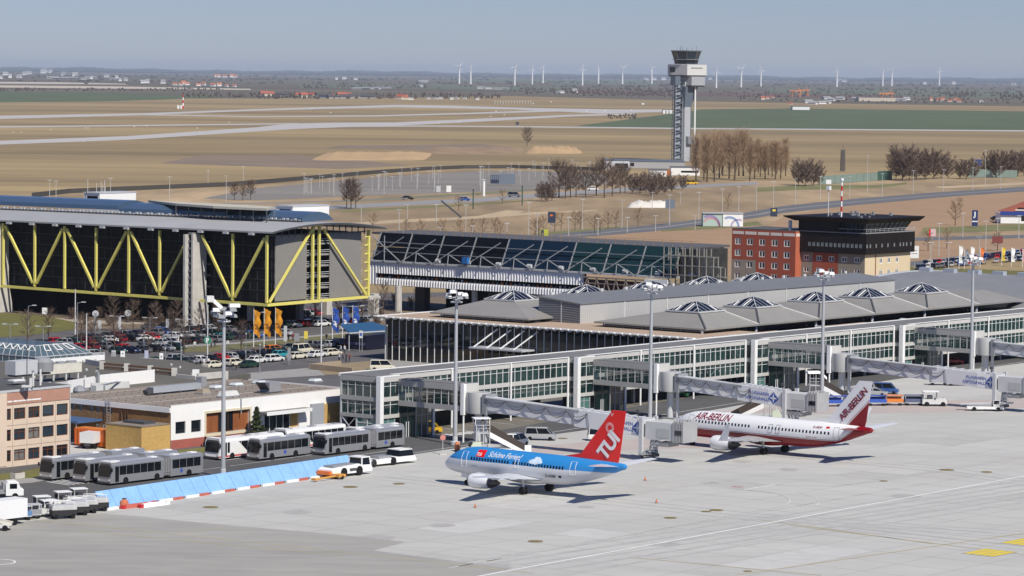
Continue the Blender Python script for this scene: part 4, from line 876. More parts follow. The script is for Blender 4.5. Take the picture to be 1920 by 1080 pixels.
eq = MB(); rnd = random.Random(2)
for k in range(16): x = rnd.uniform(1,Lr-2); y = rnd.uniform(2,Ll-2); s_ = rnd.uniform(.12,.4); eq.box(x-s_,x+s_,y-s_,y+s_,zu+.76,zu+.76+rnd.uniform(.3,1.0))
eq.build('roof_equipment', mgrey, t)
mk_ = MB(); q = bf.on(1577.5,398,0,3)
for k in range(7): MB().tube([(3,q.y,zu+.7+k*1.35),(3,q.y,zu+.7+(k+1)*1.35)], .24, 7).build('mast_segment', red_p if k % 2 else white, t)
MB().tube([(3,q.y,zu+10.1),(3,q.y,zu+10.8)], .5, 8).build('mast_head', white, t)
q = bf.on(1553,398,0,3); MB().tube([(3,q.y,zu+.7),(3,q.y,zu+8.4)], .12, 6).build('aerial', offwhite, t); MB().box(2.5,3.5,q.y-.5,q.y+.5,zu+7.6,zu+8.6).build('radar_box', white, t)
MB().tube([(XF+2,(y0+y1)/2-7,zr),(XF+2,(y0+y1)/2-7,zr+2.8)], .5, 8).build('chimney', offwhite, t)
MB().tube([(5,-.12,0),(5,-.12,zd+.5)], .09, 5).build('rusty_pipe', mat('rust', (.18,.05,.02), .8), t)
# ================================================================ TERMINAL HALL
bf = BF(497.3, 424.0)
t = T('terminal_hall', 'wide terminal hall with dark glass front, tan flat roof and grey hipped roofs', 'terminal', bf.loc, bf.rz)
m_tanroof = mat('gravel_roof', (.40,.30,.215), .95, var=.08, scale=.4, var2=.06, scale2=.08)
m_zinc = mat('grey_standing_seam', (.275,.265,.245), .5, .1, var=.05, scale=.2, var2=.04, scale2=.05)
m_rib = mat('ribbed_grey_cladding', (.46,.455,.44), .5, .1, var=.03, scale=.3)
m_chev = mat('dark_louvre_cladding', (.17,.172,.18), .5, .1, var=.05, scale=.5)
zE = bf.on(722,593,0,-1).z; zF = zE-.35
yR = bf.on(1306,636,0,-1).y
b_ = lambda a, b: bf.l(a, b)
# glass front: panes, white fins
gd = glassmat('hall_front_glass', (.008,.01,.011), 1, .03)
n = 42; dy = (0-yR)/n
for i in range(n): MB().box(-.02,.06,-i*dy-dy+.1,-i*dy-.1,.1,zF-.35).build('glass_pane', gd, t)
fin = MB()
for i in range(n+1): MB().box(-.12,.0,-i*dy-.06,-i*dy+.06,0,zF-.1).build('white_fin', white, t)
MB().box(-.03,.03,yR,0,3.6,3.75).build('transom', dgrey, t)
# rounded near corner of the glass front continuing along the apron side
aR = 18; 
for i in range(8): MB().box(.6+i*1.9,2.3+i*1.9,yR-.06,yR+.02,.1,zF-.35).build('glass_pane', gd, t)
for i in range(9): MB().box(.5+i*1.9-.08,.5+i*1.9+.08,yR-.25,yR,0,zF-.1).build('white_fin', white, t)
# flat roof with stepped white edge
MB().box(-.9,20,yR-.6,.8,zF-.05,zE-.02).build('flat_roof', m_tanroof, t)
te = MB()
for i in range(n//1): y = -i*dy; te.box(-1.75,-.88,y-dy*.8,y-.02,zE-.16,zE+.06); te.box(-1.45,-.88,y-dy*1.0,y-dy*.8,zE-.5,zE-.1)
te.build('roof_edge_plate', white, t)
te = MB()
for i in range(12): x = i*1.55; te.box(x+.1,x+1.3,yR-1.4,yR-.58,zE-.16,zE+.06)
te.build('roof_edge_plate', white, t)
MB().box(-1.6,17,.8,1.9,zE-.14,zE+.05).build('roof_edge_plate', white, t)
MB().box(.3,20,-.2,.4,0,zF-.1).build('end_wall', dgrey, t); MB().box(1.5,19,yR+1,-1,0,zF-.4).build('hall_interior', dark, t)
# porch over the entrance
p0 = bf.on(885,651,0,-3.2); p1 = bf.on(985,659.5,0,-3.2)
MB().box(-4.2,-.2,p1.y,p0.y,p0.z-.15,p0.z+.15).build('porch_roof', lgrey, t)
for k in range(4):
    y = p0.y+(p1.y-p0.y)*(k+.3)/4; MB().tube([(-4.0,y,p0.z+.1),(-.4,y-3.0,zF-.6)], .14, 6).build('porch_tie', white, t)
# blue awning and dark kiosk at the left end of the hall
# hipped modules
def quadset(mb, q0, q1): 
    for i in range(4): mb.poly([q0[i],q0[(i+1) % 4],q1[(i+1) % 4],q1[i]])
def hip(a0, a1, b0, b1, ze, base, zb_, zap, names):
    e = [(*b_(a0,b0).xy,ze),(*b_(a1,b0).xy,ze),(*b_(a1,b1).xy,ze),(*b_(a0,b1).xy,ze)]
    p = [(*b_(base[0],base[2]).xy,zb_),(*b_(base[1],base[2]).xy,zb_),(*b_(base[1],base[3]).xy,zb_),(*b_(base[0],base[3]).xy,zb_)]
    mb = MB(); quadset(mb, e, p); mb.poly(p); mb.poly([(x,y,z-.3) for x, y, z in e][::-1]); quadset(mb, [(x,y,z-.3) for x, y, z in e], e); mb.build('hip_roof', m_zinc, t)
    return e, p
gpy = glassmat('pyramid_glass', (.006,.009,.02), 1, .06, .35)
def pyramid(p, zap, idx):
    ap = Vector(((p[0][0]+p[2][0])/2, (p[0][1]+p[2][1])/2, zap)); up = Vector((0,0,.25)); q = [Vector(v)+up for v in p]
    g_ = MB()
    for i in range(4): g_.poly([q[i], q[(i+1) % 4], ap])
    go = g_.build('pyramid_skylight', gpy, t)
    fr = MB()
    for i in range(4):
        a, b = q[i], q[(i+1) % 4]; fr.bar(a, ap, .13); n_ = 6
        for k in range(1, n_):
            s = k/n_; base = a.lerp(b, s); mid = (a+b)/2
            tt = min(s, 1-s)*2; top = (a.lerp(ap, tt) if s < .5 else b.lerp(ap, tt)) if abs(s-.5) > .01 else ap
            # rafters run parallel to the slope's fall line
            fl = (ap-mid); top = base + fl*tt; fr.bar(base+Vector((0,0,.03)), top+Vector((0,0,.03)), .075)
    fr.build('glazing_bar', lgrey, go)
    bl = MB(); n_ = 0
    for i in (0, 3):
        a, b = q[i], q[(i+1) % 4]; mid = (a+b)/2; fl = ap-mid
        for s in ((.27,.58) if i == 3 else (.72,)):
            tt = min(s, 1-s)*2*.93; b0 = a.lerp(b, s-.025)+Vector((0,0,.05)); b1 = a.lerp(b, s+.03)+Vector((0,0,.05)); bl.poly([b0, b1, b1+fl*tt*.9, b0+fl*tt*.9])
    bl.build('sun_blind', white, go)
    fl_ = MB(); o4 = [Vector(v) for v in p]; c = sum(o4, Vector())/4; out = [c+(v-c)*1.07 for v in o4]; quadset(fl_, [v for v in out], [v+Vector((0,0,.3)) for v in out]); quadset(fl_, [v+Vector((0,0,.3)) for v in out], [v+Vector((0,0,.27)) for v in o4]); fl_.build('upstand', lgrey, go)
aps = [(516,364)]
zap = 14.0
A1 = [F(x, y, zap) for x, y in ((1300,563),(1415,555),(1523,545),(1628,538),(1733,530))]
A2 = [F(x, y, zap) for x, y in ((983,544),(1097,533),(1208,524),(1318,517),(1422,511))]
c1 = [v.x for v in A1]; c2 = [v.x for v in A2]; b1c = sum(v.y for v in A1)/5; b2c = sum(v.y for v in A2)/5
bnd = [c1[0]-8] + [(c1[i]+c1[i+1])/2 for i in range(4)] + [c1[4]+10]
EB0 = 353.8
for i in range(5):
    e, p = hip(bnd[i], bnd[i+1], EB0, 379.5, 9.5, (c1[i]-4.1, c1[i]+4.1, b1c-3.6, b1c+3.6), 12.0, zap, 'front'); pyramid(p, zap, i)
    for s_, (k, jj) in enumerate(((1,1),(0,0))):
        MB().bar(Vector(e[k])+Vector((0,0,.05)), Vector(p[jj])+Vector((0,0,.05)), .3, .16).build('ridge_cap', offwhite if s_ == 0 else dgrey, t)
e, p = hip(bnd[5], bnd[5]+19, EB0, 379.5, 9.5, (bnd[5]+7, bnd[5]+12, b1c-2, b1c+2), 11.6, zap, 'x')
bn2 = [c2[0]-11] + [(c2[i]+c2[i+1])/2 for i in range(4)] + [c2[4]+11]
for i in range(5):
    e, p = hip(bn2[i], bn2[i+1], 2*b2c-417, 416.5, 9.5, (c2[i]-4.1, c2[i]+4.1, b2c-3.6, b2c+3.6), 12.0, zap, 'back'); pyramid(p, zap, i)
# clerestory below the eaves
for (a0, a1, b0, b1) in ((bnd[0]+1.5, bnd[5]+18, EB0+1.8, 378), (bn2[0]+1.5, bn2[5]-1, 2*b2c-417+2, 414.5)):
    q = [b_(a0,b0), b_(a1,b0), b_(a1,b1), b_(a0,b1)]; MB().prism([(v.x,v.y) for v in q], zE-.5, 9.2).build('clerestory', glassmat('clerestory_glass', (.012,.013,.015), 1, .15), t)
    ps = MB()
    for k in range(6): s = k/5; v = q[0].lerp(q[3], s); MB().box(v.x-.5,v.x-.3,v.y-.12,v.y+.12,zE,9.2).build('strut', mgrey, t)
    MB().bar((q[0].x-.4,q[0].y,8.85),(q[3].x-.4,q[3].y,8.85),.18).build('eaves_rail', mgrey, t)
for k in range(6):
    a = bnd[k] if k < 6 else bnd[5]; v = b_(a+.3, EB0+.9); MB().tube([(v.x,v.y,0),(v.x,v.y,9.3)], .28, 8).build('column', lgrey, t)
# raised nave with ribbed cladding
N0 = F(1090,573,12); N1 = F(1675,527,12); bN = (N0.y+N1.y)/2; aN0 = N0.x; aN1 = N1.x
q = [b_(aN0,bN), b_(aN1,bN), b_(aN1,bN+10), b_(aN0,bN+10)]
zn = 12.2
def ribs(mb, p, r, z0, z1, step=.6, d=.1):
    p = Vector((p.x,p.y)); r = Vector((r.x,r.y)); L_ = (r-p).length; dx = (r-p)/L_; nn = Vector((dx.y,-dx.x)); n_ = int(L_/step*2); pts = []
    for i in range(n_+1): o = nn*(d if (i//1) % 2 else 0); c = p+dx*(L_*i/n_)+o; pts.append(c)
    for i in range(n_): mb.poly([(*pts[i],z0),(*pts[i+1],z0),(*pts[i+1],z1),(*pts[i],z1)])
mb = MB(); ribs(mb, q[0], q[1], zE-.5, zn); mb.poly([(*q[1].xy,zE-.5),(*q[2].xy,zE-.5),(*q[2].xy,13.1),(*q[1].xy,zn)]); mb.build('nave_wall', m_rib, t)
sm = MB()
for k in range(1, 8): v = q[0].lerp(q[1], k/8); MB().box(v.x-.07,v.x+.07,v.y-.2,v.y-.1,zE-.4,zn).build('wall_joint', white, t)
mb = MB(); mb.poly([(*q[3].xy,zE-.5),(*q[0].xy,zE-.5),(*q[0].xy,zn),(*q[3].xy,13.1)]); mb.build('gable_wall', m_chev, t)
lv = MB()
for k in range(9):
    z = zE+.1+k*.44
    for s0, s1, dz in ((0,.55,.5),(.55,1,0)):
        p = q[3].lerp(q[0], s0); r = q[3].lerp(q[0], s1); z0 = z+(0 if s0 == 0 else .25); z1 = z+(.25 if s0 == 0 else 0); lv.bar((p.x-.05,p.y,z0),(r.x-.05,r.y,z1),.09)
lv.build('louvre', mgrey, t)
v = q[3].lerp(q[0], .55); MB().box(v.x-.12,v.x-.02,v.y-.08,v.y+.08,zE-.4,zn+.6).build('wall_joint', lgrey, t)
MB().loft([[(q[0].x-.3,q[0].y-.25,zn+.02),(q[0].x-.3,q[0].y-.25,zn+.2),(q[3].x-.3,q[3].y,13.4),(q[3].x-.3,q[3].y,13.1)],[(q[1].x+.2,q[1].y-.25,zn+.02),(q[1].x+.2,q[1].y-.25,zn+.2),(q[2].x+.2,q[2].y,13.4),(q[2].x+.2,q[2].y,13.1)]]).build('nave_roof', mat('darker_zinc', (.20,.205,.205), .5, .1, var=.05, scale=.2), t)
vr = MB(); rnd = random.Random(9)
for k in range(14): v = q[3].lerp(q[2], (k+.5)/14); MB().box(v.x-.3,v.x+.3,v.y-.2,v.y+.2,13.4,13.9).build('roof_vent', offwhite, t)
v = b_(507.2, 395.5); cg = MB(); cg.box(v.x-1.5,v.x,v.y-2,v.y+2.4,zE,zE+.2)
for z in (zE+.9,zE+1.6): cg.bar((v.x-1.5,v.y-2,z),(v.x-1.5,v.y+2.4,z),.06)
for k in range(5): cg.bar((v.x-1.5,v.y-2+k*1.1,zE),(v.x-1.5,v.y-2+k*1.1,zE+1.6),.06)
cg.build('service_platform', lgrey, t)
# small roof frames between pier and hall
for (x0, x1, y0_, y1_) in ((1398,1480,618,628),(1565,1640,600,612),(1722,1800,588,598)):
    c = F(x0, y1_, 8.6); v = b_(c.x, c.y); L_ = b_(F(x1,y1_-9,8.6).x, c.y).x - v.x
    MB().box(v.x,v.x+L_,v.y,v.y+4,8.1,8.35).build('link_roof', m_tanroof, t); fr = MB()
    fr.bar((v.x,v.y,8.4),(v.x+L_,v.y,8.4),.3).bar((v.x,v.y,8.4),(v.x,v.y+4,8.4),.3).bar((v.x,v.y,5),(v.x,v.y,8.4),.25); fr.build('link_frame', white, t)
    MB().box(v.x+.3,v.x+L_,v.y+.3,v.y+4,0,8.1).build('link_body', dgrey, t)
rd = MB()
for x in (1692,1712): c = F(x, 603, 8.6); v = b_(c.x, c.y); MB().lathe([(.9,0),(.9,.9),(.5,1.2),(0,1.25)], 10, (v.x,v.y,8.0)).build('roof_ventilator', lgrey, t)
MB().box(20.0,bf.l(640,346).x,bf.l(640,346).y+12,-4,0,zE-.5).build('hall_body', dark, t)
# vaulted roof at the right
t2 = T('vaulted_hall', 'grey barrel vaulted roof at the right edge behind the terminal hall', 'building', bf.loc, bf.rz)
prof = []
v0 = F(1705,546,9); v1 = F(1690,540,9)
aL = 619.0; aH = 655.0; aE = 697.0
def vz(s): return 8.0 + 3.9*math.sin(math.pi*s)**.8
pr2 = [(bf.l(aL+(aE-aL)*k/24, 0).x, vz(k/24)) for k in range(25)]
yv0 = bf.l(640, 404).y; yv1 = bf.l(640, 290).y
MB().loft([[(x,yv0,z) for x, z in pr2]+[(x,yv0,z-.4) for x, z in pr2[::-1]], [(x,yv1,z) for x, z in pr2]+[(x,yv1,z-.4) for x, z in pr2[::-1]]]).build('vault_roof', mat('vault_sheet', (.255,.255,.25), .5, .1, var=.05, scale=.2, var2=.05, scale2=.05), t2, smooth=30)
MB().loft([[(x,yv0+.05,0) for x, z in pr2]+[(x,yv0+.05,z-.41) for x, z in pr2[::-1]], [(x,yv0-.3,0) for x, z in pr2]+[(x,yv0-.3,z-.41) for x, z in pr2[::-1]]]).build('end_wall', lgrey, t2)
MB().loft([[(x+.0,yv0+.1,z-.6) for x, z in pr2]+[(x,yv0+.1,z+.12) for x, z in pr2[::-1]], [(x,yv0-1.2,z-.6) for x, z in pr2]+[(x,yv0-1.2,z+.12) for x, z in pr2[::-1]]]).build('verge_trim', mat('pale_zinc', (.60,.63,.66), .4, .2), t2)
MB().box(pr2[0][0]+.5, pr2[-1][0]-.5, yv1, yv0-1, 0, 7.9).build('wall', dgrey, t2)
rv = MB()
for k in range(16): MB().box(pr2[13][0]-1,pr2[13][0]+.6,yv0-4-k*6.4,yv0-1.2-k*6.4,vz(13/24),vz(13/24)+.9).build('roof_light', mat('blue_grey_sheet', (.36,.40,.46), .5), t2)
# ================================================================ GLASS PIER
bf = BF(389.6, 333.2)
t = T('glass_pier', 'long two storey glass boarding pier with white bands and square stair towers', 'terminal', bf.loc, bf.rz)
HP = 9.3; LV = [(2.9,3.47),(5.53,6.2),(8.5,HP)]       # opaque bands; glass between
gp_a = glassmat('pier_glass', (.03,.085,.075), .5, .03); gp_d = glassmat('pier_glass_dark', (.012,.035,.033), .7, .03); gp_t = glassmat('stair_glass_green', (.13,.27,.25), .72, .05)
m_band = mat('grey_white_band', (.52,.51,.48), .5, var=.03, scale=.6); m_band_shaded = mat('shaded_band', (.36,.355,.34), .5, var=.03, scale=.6)  # the darker grey has the shade of the side faces painted in
SX = 50.4; D = 8.0
nodes = [0, 49.9, 101.6, 151.0, 201.4, 251.8]
rndp = random.Random(12)
def glaze(p0, p1, levels, step, par, nrm, mull=white, mw=.09, gm=None):
    """bands of panes with mullions along p0-p1 (plan points), outward normal nrm"""
    p0 = Vector(p0); p1 = Vector(p1); L_ = (p1-p0).length; n_ = max(1, round(L_/step)); d = (p1-p0)/L_; nn = Vector(nrm)
    for z0, z1 in levels:
        i = 0
        while i < n_:
            g1 = gm or (gp_a if rndp.random() < .7 else gp_d); k = min(n_, i+(n_ if gm else rndp.choice([1,2,3,4]))); mb = MB(); pts = [p0+d*(L_*q/n_) for q in range(i, k+1)]
            mb.faces([(*p, z0) for p in pts]+[(*p, z1) for p in pts], [(q, q+1, q+2+k-i, q+1+k-i) for q in range(k-i)]); mb.build('window_band', g1, par); i = k
        mm = MB()
        for i in range(n_+1): c = p0+d*(L_*i/n_)+nn*.04; mm.bar((*c,z0),(*c,z1),mw,mw,up=(*nn,0))
        zt_ = z0+(z1-z0)*.72; q0 = p0+nn*.03; q1 = p1+nn*.03; mm.bar((*q0,zt_),(*q1,zt_),.06)
        mm.build('mullion', mull, par)
def band(p0, p1, z0, z1, nrm, par, m, th=.16):
    p0 = Vector(p0); p1 = Vector(p1); nn = Vector(nrm)*th; a, b = p0+nn, p1+nn; i0, i1 = p0-nn, p1-nn
    MB().hexa([(*a,z0),(*b,z0),(*i1,z0),(*i0,z0),(*a,z1),(*b,z1),(*i1,z1),(*i0,z1)]).build('fascia_band', m, par)
glv = [(3.47,5.53),(6.2,8.5)]
LT = nodes[-1]
yW = 2.0                                   # recessed main wall, node corners at y = 0
# roof and floors
MB().box(-.1,LT,yW-.2,D,HP-.02,HP+.12).build('roof', mat('pier_roof', (.17,.17,.168), .8, var=.06, scale=.3, var2=.08, scale2=.06), t)
MB().box(-.2,LT,D,D+.3,HP-.2,HP+.24).build('parapet', white, t)
for z in (2.95,5.4): MB().box(.2,LT,yW+.2,D-.2,z,z+.3).build('floor_slab', mat('pier_floor', (.20,.20,.195), .7), t)
MB().box(.3,LT,D-.25,D-.1,3.6,8.3).build('rear_glass', glassmat('rear_glass', (.05,.08,.08), .55, .05), t)
for k in range(84): MB().box(1+k*3,1.18+k*3,D-.35,D-.2,3.3,8.3).build('rear_mullion', lgrey, t) if k < 70 else None
for i in range(len(nodes)-1):
    s0 = nodes[i]+4.4; s1 = nodes[i+1]
    glaze((s0,yW), (s1,yW), glv, 1.55, t, (0,-1))
    for (z0, z1), m in zip(LV, (m_band,m_band,m_band)): band((s0,yW), (s1,yW), z0, z1, (0,-1), t, m)
    MB().box(s0,s1,yW-.3,yW-.1,HP+.02,HP+.14).build('roof_edge', white, t)
    for k in (.33,.66): x = s0+(s1-s0)*k; MB().tube([(x,yW-.35,0),(x,yW-.35,HP)], .16, 8).build('column', white, t)
    MB().tube([(s1-.25,yW-.3,0),(s1-.25,yW-.3,HP)], .2, 8).build('column', white, t)
    br = MB()
    for k in range(5): x = s0+6+(s1-s0-8)*k/5; MB().tube([(x,yW+.5,3.6),(x+3.2,yW+.5,5.3)], .1, 5).build('cross_brace', lgrey, t)
    MB().box(s0+1,s1-1,D-1.2,D-.9,0,2.9).build('undercroft_wall', mat('shaded_undercroft', (.03,.028,.026), .8, var=.4, scale=.3), t)  # wall coloured near-black for the shade under the pier
    if i:
        for k in range(4): x = s0+(s1-s0)*(k+.5)/4; MB().box(x-.25,x+.25,yW+2.5,yW+3.0,0,2.95).build('undercroft_column', mgrey, t)
# end face towards the left (local x = 0)
glaze((0,D), (0,0.35), glv, 1.6, t, (-1,0), mull=lgrey)
for (z0, z1) in LV: band((0,D), (0,0.35), z0, z1, (-1,0), t, m_band_shaded)
glaze((0,4.6), (0,.35), [(0.1,2.9)], 2.1, t, (-1,0), gm=gp_t)
MB().box(-.12,.05,D-.3,D,0,HP).build('corner_post', lgrey, t); MB().box(-.1,.0,4.6,4.8,0,2.9).build('door_post', lgrey, t)
MB().bar((-.05,D-.4,.2),(-.05,4.9,2.8),.12).build('cross_brace', lgrey, t); MB().bar((-.08,D-.4,2.8),(-.08,4.9,.2),.12).build('cross_brace', lgrey, t)
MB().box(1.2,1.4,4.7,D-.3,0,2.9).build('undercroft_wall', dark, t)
for i, s in enumerate(nodes):
    # stair tower at the node: white square column, two-storey front, gangway towards the apron
    MB().box(s-.42,s+.42,-.42,.42,0,HP+.2).build('corner_column', white, t)
    if i: 
        glaze((s,yW), (s,.42), glv, 1.0, t, (-1,0), mull=dgrey, gm=gp_d)
        for (z0, z1) in LV: band((s,yW), (s,.42), z0, z1, (-1,0), t, m_band_shaded)
        glaze((s,yW), (s,.42), [(0.1,2.9)], 1.0, t, (-1,0), mull=lgrey, gm=gp_t)
    xb = s+4.4
    glaze((s+.42,0), (xb,0), glv, 1.9, t, (0,-1), gm=gp_d)
    for (z0, z1) in LV: band((s+.42,0), (xb + (1.2 if z0 < 3 else 0),0), z0, z1, (0,-1), t, m_band)
    glaze((s+.42,.1), (s+3.6,.1), [(0.1,2.9)], 1.55, t, (0,-1), mull=lgrey, gm=gp_t)
    MB().box(s,xb,0.05,yW,HP-.02,HP+.13).build('roof', MATS['pier_roof'], t)
    MB().box(s-.1,xb+.1,-.2,.05,HP+.0,HP+.2).build('roof_edge', white, t)
    # dark glass stair and lift box standing to the right of the column
    glaze((xb+.1,-.3), (xb+.1,-3.4), [(0.1,4.7)], 1.4, t, (-1,0), mull=dgrey, gm=gp_d)
    glaze((xb+.1,-3.4), (xb+4.2,-3.4), [(0.1,4.7)], 1.4, t, (0,-1), mull=lgrey, gm=gp_d)
    MB().box(xb+.6,xb+3.8,-2.9,1.5,0,4.6).build('stair_core', mat('stair_core', (.05,.07,.075), .6, var=.3, scale=.5), t)
    MB().box(xb+4.1,xb+4.5,-3.6,-3.2,0,5.0).build('corner_post', white, t)
    for k in range(3): MB().box(s+3.7+k*.55,s+3.8+k*.55,-2.2,-2.1,0,2.4).build('door_frame', white, t)
    # gangway
    g0, g1 = -.2, -13.0; xg0, xg1 = xb-.2, xb+3.0; zg0, zg1 = 4.75, 8.75
    MB().box(xg0,xg1,g1,g0,zg1-.05,zg1+.12).build('gangway_roof', MATS['pier_roof'], t)
    MB().box(xg0+.1,xg1-.1,g1,g0,zg0,zg0+.3).build('gangway_floor', mgrey, t)
    glaze((xg0,g0), (xg0,g1), [(5.55,7.85)], 1.45, t, (-1,0), mull=lgrey)
    band((xg0,g0), (xg0,g1), zg0, 5.55, (-1,0), t, m_band_shaded); band((xg0,g0), (xg0,g1), 7.85, zg1, (-1,0), t, m_band_shaded)
    glaze((xg1,g1), (xg1,g0), [(5.55,7.85)], 1.45, t, (1,0), mull=lgrey); band((xg1,g0), (xg1,g1), zg0, 5.55, (1,0), t, m_band_shaded); band((xg1,g0), (xg1,g1), 7.85, zg1, (1,0), t, m_band_shaded)
    MB().box(xg0-.3,xg0+.35,g1-.35,g1+.3,4.2,zg1+.2).build('portal_column', white, t); MB().box(xg0+.35,xg1+.2,g1-.3,g1+.1,7.6,zg1+.15).build('portal_beam', m_band, t)
    MB().box(xg1-.1,xg1+.1,g1-.2,g1,0,zg1).build('portal_column', white, t)
    MB().tube([(xg0,g1-.1,0),(xg0,g1-.1,4.3)], .14, 8).build('portal_post', white, t)
    MB().box(xg0+.5,xg1-.2,g1-.32,g1-.12,4.7,7.6).build('door', lgrey, t)
# ================================================================ JET BRIDGES
m_jb = mat('jet_bridge_white', (.66,.66,.67), .45, var=.03, scale=.5); m_jb2 = mat('jet_bridge_grey', (.50,.51,.52), .45, .1, var=.04, scale=.5)
m_ltr = mat('blue_lettering', (.05,.10,.38), .5)
def text_on(par, body, size, o, dx, dz, m, name='lettering', shear=0, bold=0, sp=1.0, off=0):
    vs, fs = text_faces(body, size, shear, 3, bold, sp); o = Vector(o); dx = Vector(dx); dz = Vector(dz)
    mb = MB(); mb.faces([o + dx*v.x + dz*v.y for v in vs], fs); return mb.build(name, m, par)
def textw(body, size, bold=0, sp=1.0):
    vs, fs = text_faces(body, size, 0, 2, bold, sp); return max(v.x for v in vs)
def rot_in(mb, p, r): pass
def jet_bridge(s, label, length, zend=4.4, sign=True, num=None, ang=0.0, skew=0.0):
    """s = pier node position; tunnel runs towards the apron (local -y)"""
    org = Vector((nodes[s]+5.7, -14.8)); M = PF.M
    t = T('jet_bridge', label, 'jet bridge', M @ Vector((org.x, org.y, 0)), PF.rz - R_(ang), 'jet bridges along the glass pier')
    z0 = 6.15
    MB().lathe([(0,4.5),(1.75,4.5),(1.8,4.7),(1.8,7.5),(1.75,7.7),(0,7.75)], 24).build('rotunda', mat('rotunda_grey', (.45,.45,.44), .5, .1, var=.06, scale=.6, stretch=(1,1,.2)), t, smooth=40)
    MB().box(-1.3,1.3,.9,2.3,4.7,7.5).build('link', m_jb2, t)
    MB().tube([(0,0,0),(0,0,4.5)], .55, 14).build('rotunda_column', lgrey, t, smooth=40)
    MB().tube([(.2,-1.3,0),(.2,-1.3,4.6)], .28, 10).build('support_leg', lgrey, t, smooth=40)
    MB().box(-1.2,1.2,-1.6,1.0,0,.25).build('foot_plate', mgrey, t)
    e = length; zc_ = lambda y: z0 + (zend+.15-z0)*(-y/e)
    def tun(y0, y1, w, h, nm, m):
        a, b = zc_(y0), zc_(y1)
        return MB().hexa([(-w/2,y0,a-h/2),(w/2,y0,a-h/2),(w/2,y1,b-h/2),(-w/2,y1,b-h/2),(-w/2,y0,a+h/2),(w/2,y0,a+h/2),(w/2,y1,b+h/2),(-w/2,y1,b+h/2)]).build(nm, m, t)
    y1, y2, y3 = -1.7, -e*.52, -e*.83
    tun(y1, y2-3, 2.2, 2.15, 'inner_tunnel', m_jb); o2 = tun(y2, y3, 2.7, 2.5, 'outer_tunnel', m_jb); tun(y3, -e+5, 2.75, 2.55, 'outer_tunnel', m_jb2 if not sign else m_jb)
    MB().hexa([(-1.36,-1.8,zc_(-1.8)-1.5),(1.36,-1.8,zc_(-1.8)-1.5),(1.36,-2.6,zc_(-2.6)-1.5),(-1.36,-2.6,zc_(-2.6)-1.5),(-1.36,-1.8,zc_(-1.8)+1.5),(1.36,-1.8,zc_(-1.8)+1.5),(1.36,-2.6,zc_(-2.6)+1.5),(-1.36,-2.6,zc_(-2.6)+1.5)]).build('tunnel_collar', mgrey, t)
    # cable tray and festoon on the left side
    tr = MB(); tr.tube([(-1.3,y1-.8,zc_(y1)+1.05),(-1.3,y2-1,zc_(y2)+1.2)], .2, 8); tr.build('cable_rail', lgrey, t)
    fe = MB(); n = 5; ya = y1-.8; yb = y2-2.5
    for k in range(n):
        p = ya+(yb-ya)*k/n; q = ya+(yb-ya)*(k+1)/n; pts = []
        for j in range(9): u_ = j/8; y = p+(q-p)*u_; pts.append((-1.42, y, zc_(y)+.95-(1.25+.12*k)*4*u_*(1-u_)*.8))
        fe.tube(pts, .055, 4); fe.tube([(x-.08,y,z*.55+(zc_(y)+.95)*.45) for x, y, z in pts], .045, 4)
    fe.tube([(-1.45,yb,zc_(yb)+.95),(-1.45,yb-.4,zc_(yb)-1.7)], .05, 4); fe.build('cable_festoon', mat('cable_grey', (.10,.10,.11), .6), t)
    rl = MB()
    for k in range(9): y = y2+(-e+5-y2)*k/8; rl.bar((-1.2,y,zc_(y)+1.4),(1.2,y,zc_(y)+1.4),.09)
    rl.bar((-1.2,y2,zc_(y2)+1.47),(-1.2,-e+5,zc_(-e+5)+1.47),.08); rl.build('roof_rail', lgrey, t)
    wp = MB(); a = y3+2.6; wp.hexa([(-1.385,a,zc_(a)-1.2),(-1.33,a,zc_(a)-1.2),(-1.33,y3+.1,zc_(y3)-1.2),(-1.385,y3+.1,zc_(y3)-1.2),(-1.385,a,zc_(a)+1.22),(-1.33,a,zc_(a)+1.22),(-1.33,y3+.1,zc_(y3)+1.22),(-1.385,y3+.1,zc_(y3)+1.22)]); wp.build('white_panel', white, t)
    sl_ = Vector((0,-1,(zc_(-1)-zc_(0)))).normalized()
    if num: text_on(t, num, .75, (-1.4,y3+2.2,zc_(y3)+.3), sl_, (0,0,1), mat('pale_grey_lettering', (.42,.42,.44), .6))
    if sign:
        yy = -e+11.6; text_on(t, 'FLUGHAFEN', .72, (-1.40,yy-.6,zc_(yy)+.1), sl_, (0,0,1), m_ltr, bold=.012); text_on(t, 'LEIPZIG/HALLE', .72, (-1.40,yy,zc_(yy)-.68), sl_, (0,0,1), m_ltr, bold=.012)
        c = Vector((-1.40, -e+6.2, zc_(-e+6.2)-.1)); lg = MB(); r = 1.0
        D_ = lambda a, b: c + sl_*a + Vector((0,0,b))
        lg.poly([D_(-r,0),D_(0,-r),D_(r,0),D_(0,r)]); lg.build('emblem', m_ltr, t); st = MB(); f = Vector((-.02,0,0))
        st.poly([D_(-.9*r,0)+f,D_(-.12,-.14)+f,D_(.12,.14)+f,D_(-.12,.14)+f]); 
        for sg in ((1,0),(0,1),(-1,0),(0,-1)): a_, b_v = sg; st.poly([D_(a_*.85*r,b_v*.85*r)+f*1.5, D_(b_v*.16-a_*0,-a_*.16)+f*1.5, D_(-b_v*.16,a_*.16)+f*1.5])
        st.build('emblem_star', white, t)
    # drive column with wheels and diagonal stay
    yd = -e*.86
    for x in (-1.75,1.75): MB().box(x-.22,x+.22,yd-.3,yd+.3,.9,zc_(yd)+1.6).build('lift_column', lgrey, t)
    MB().box(-1.9,1.9,yd-.4,yd+.4,.8,1.3).build('drive_beam', mgrey, t)
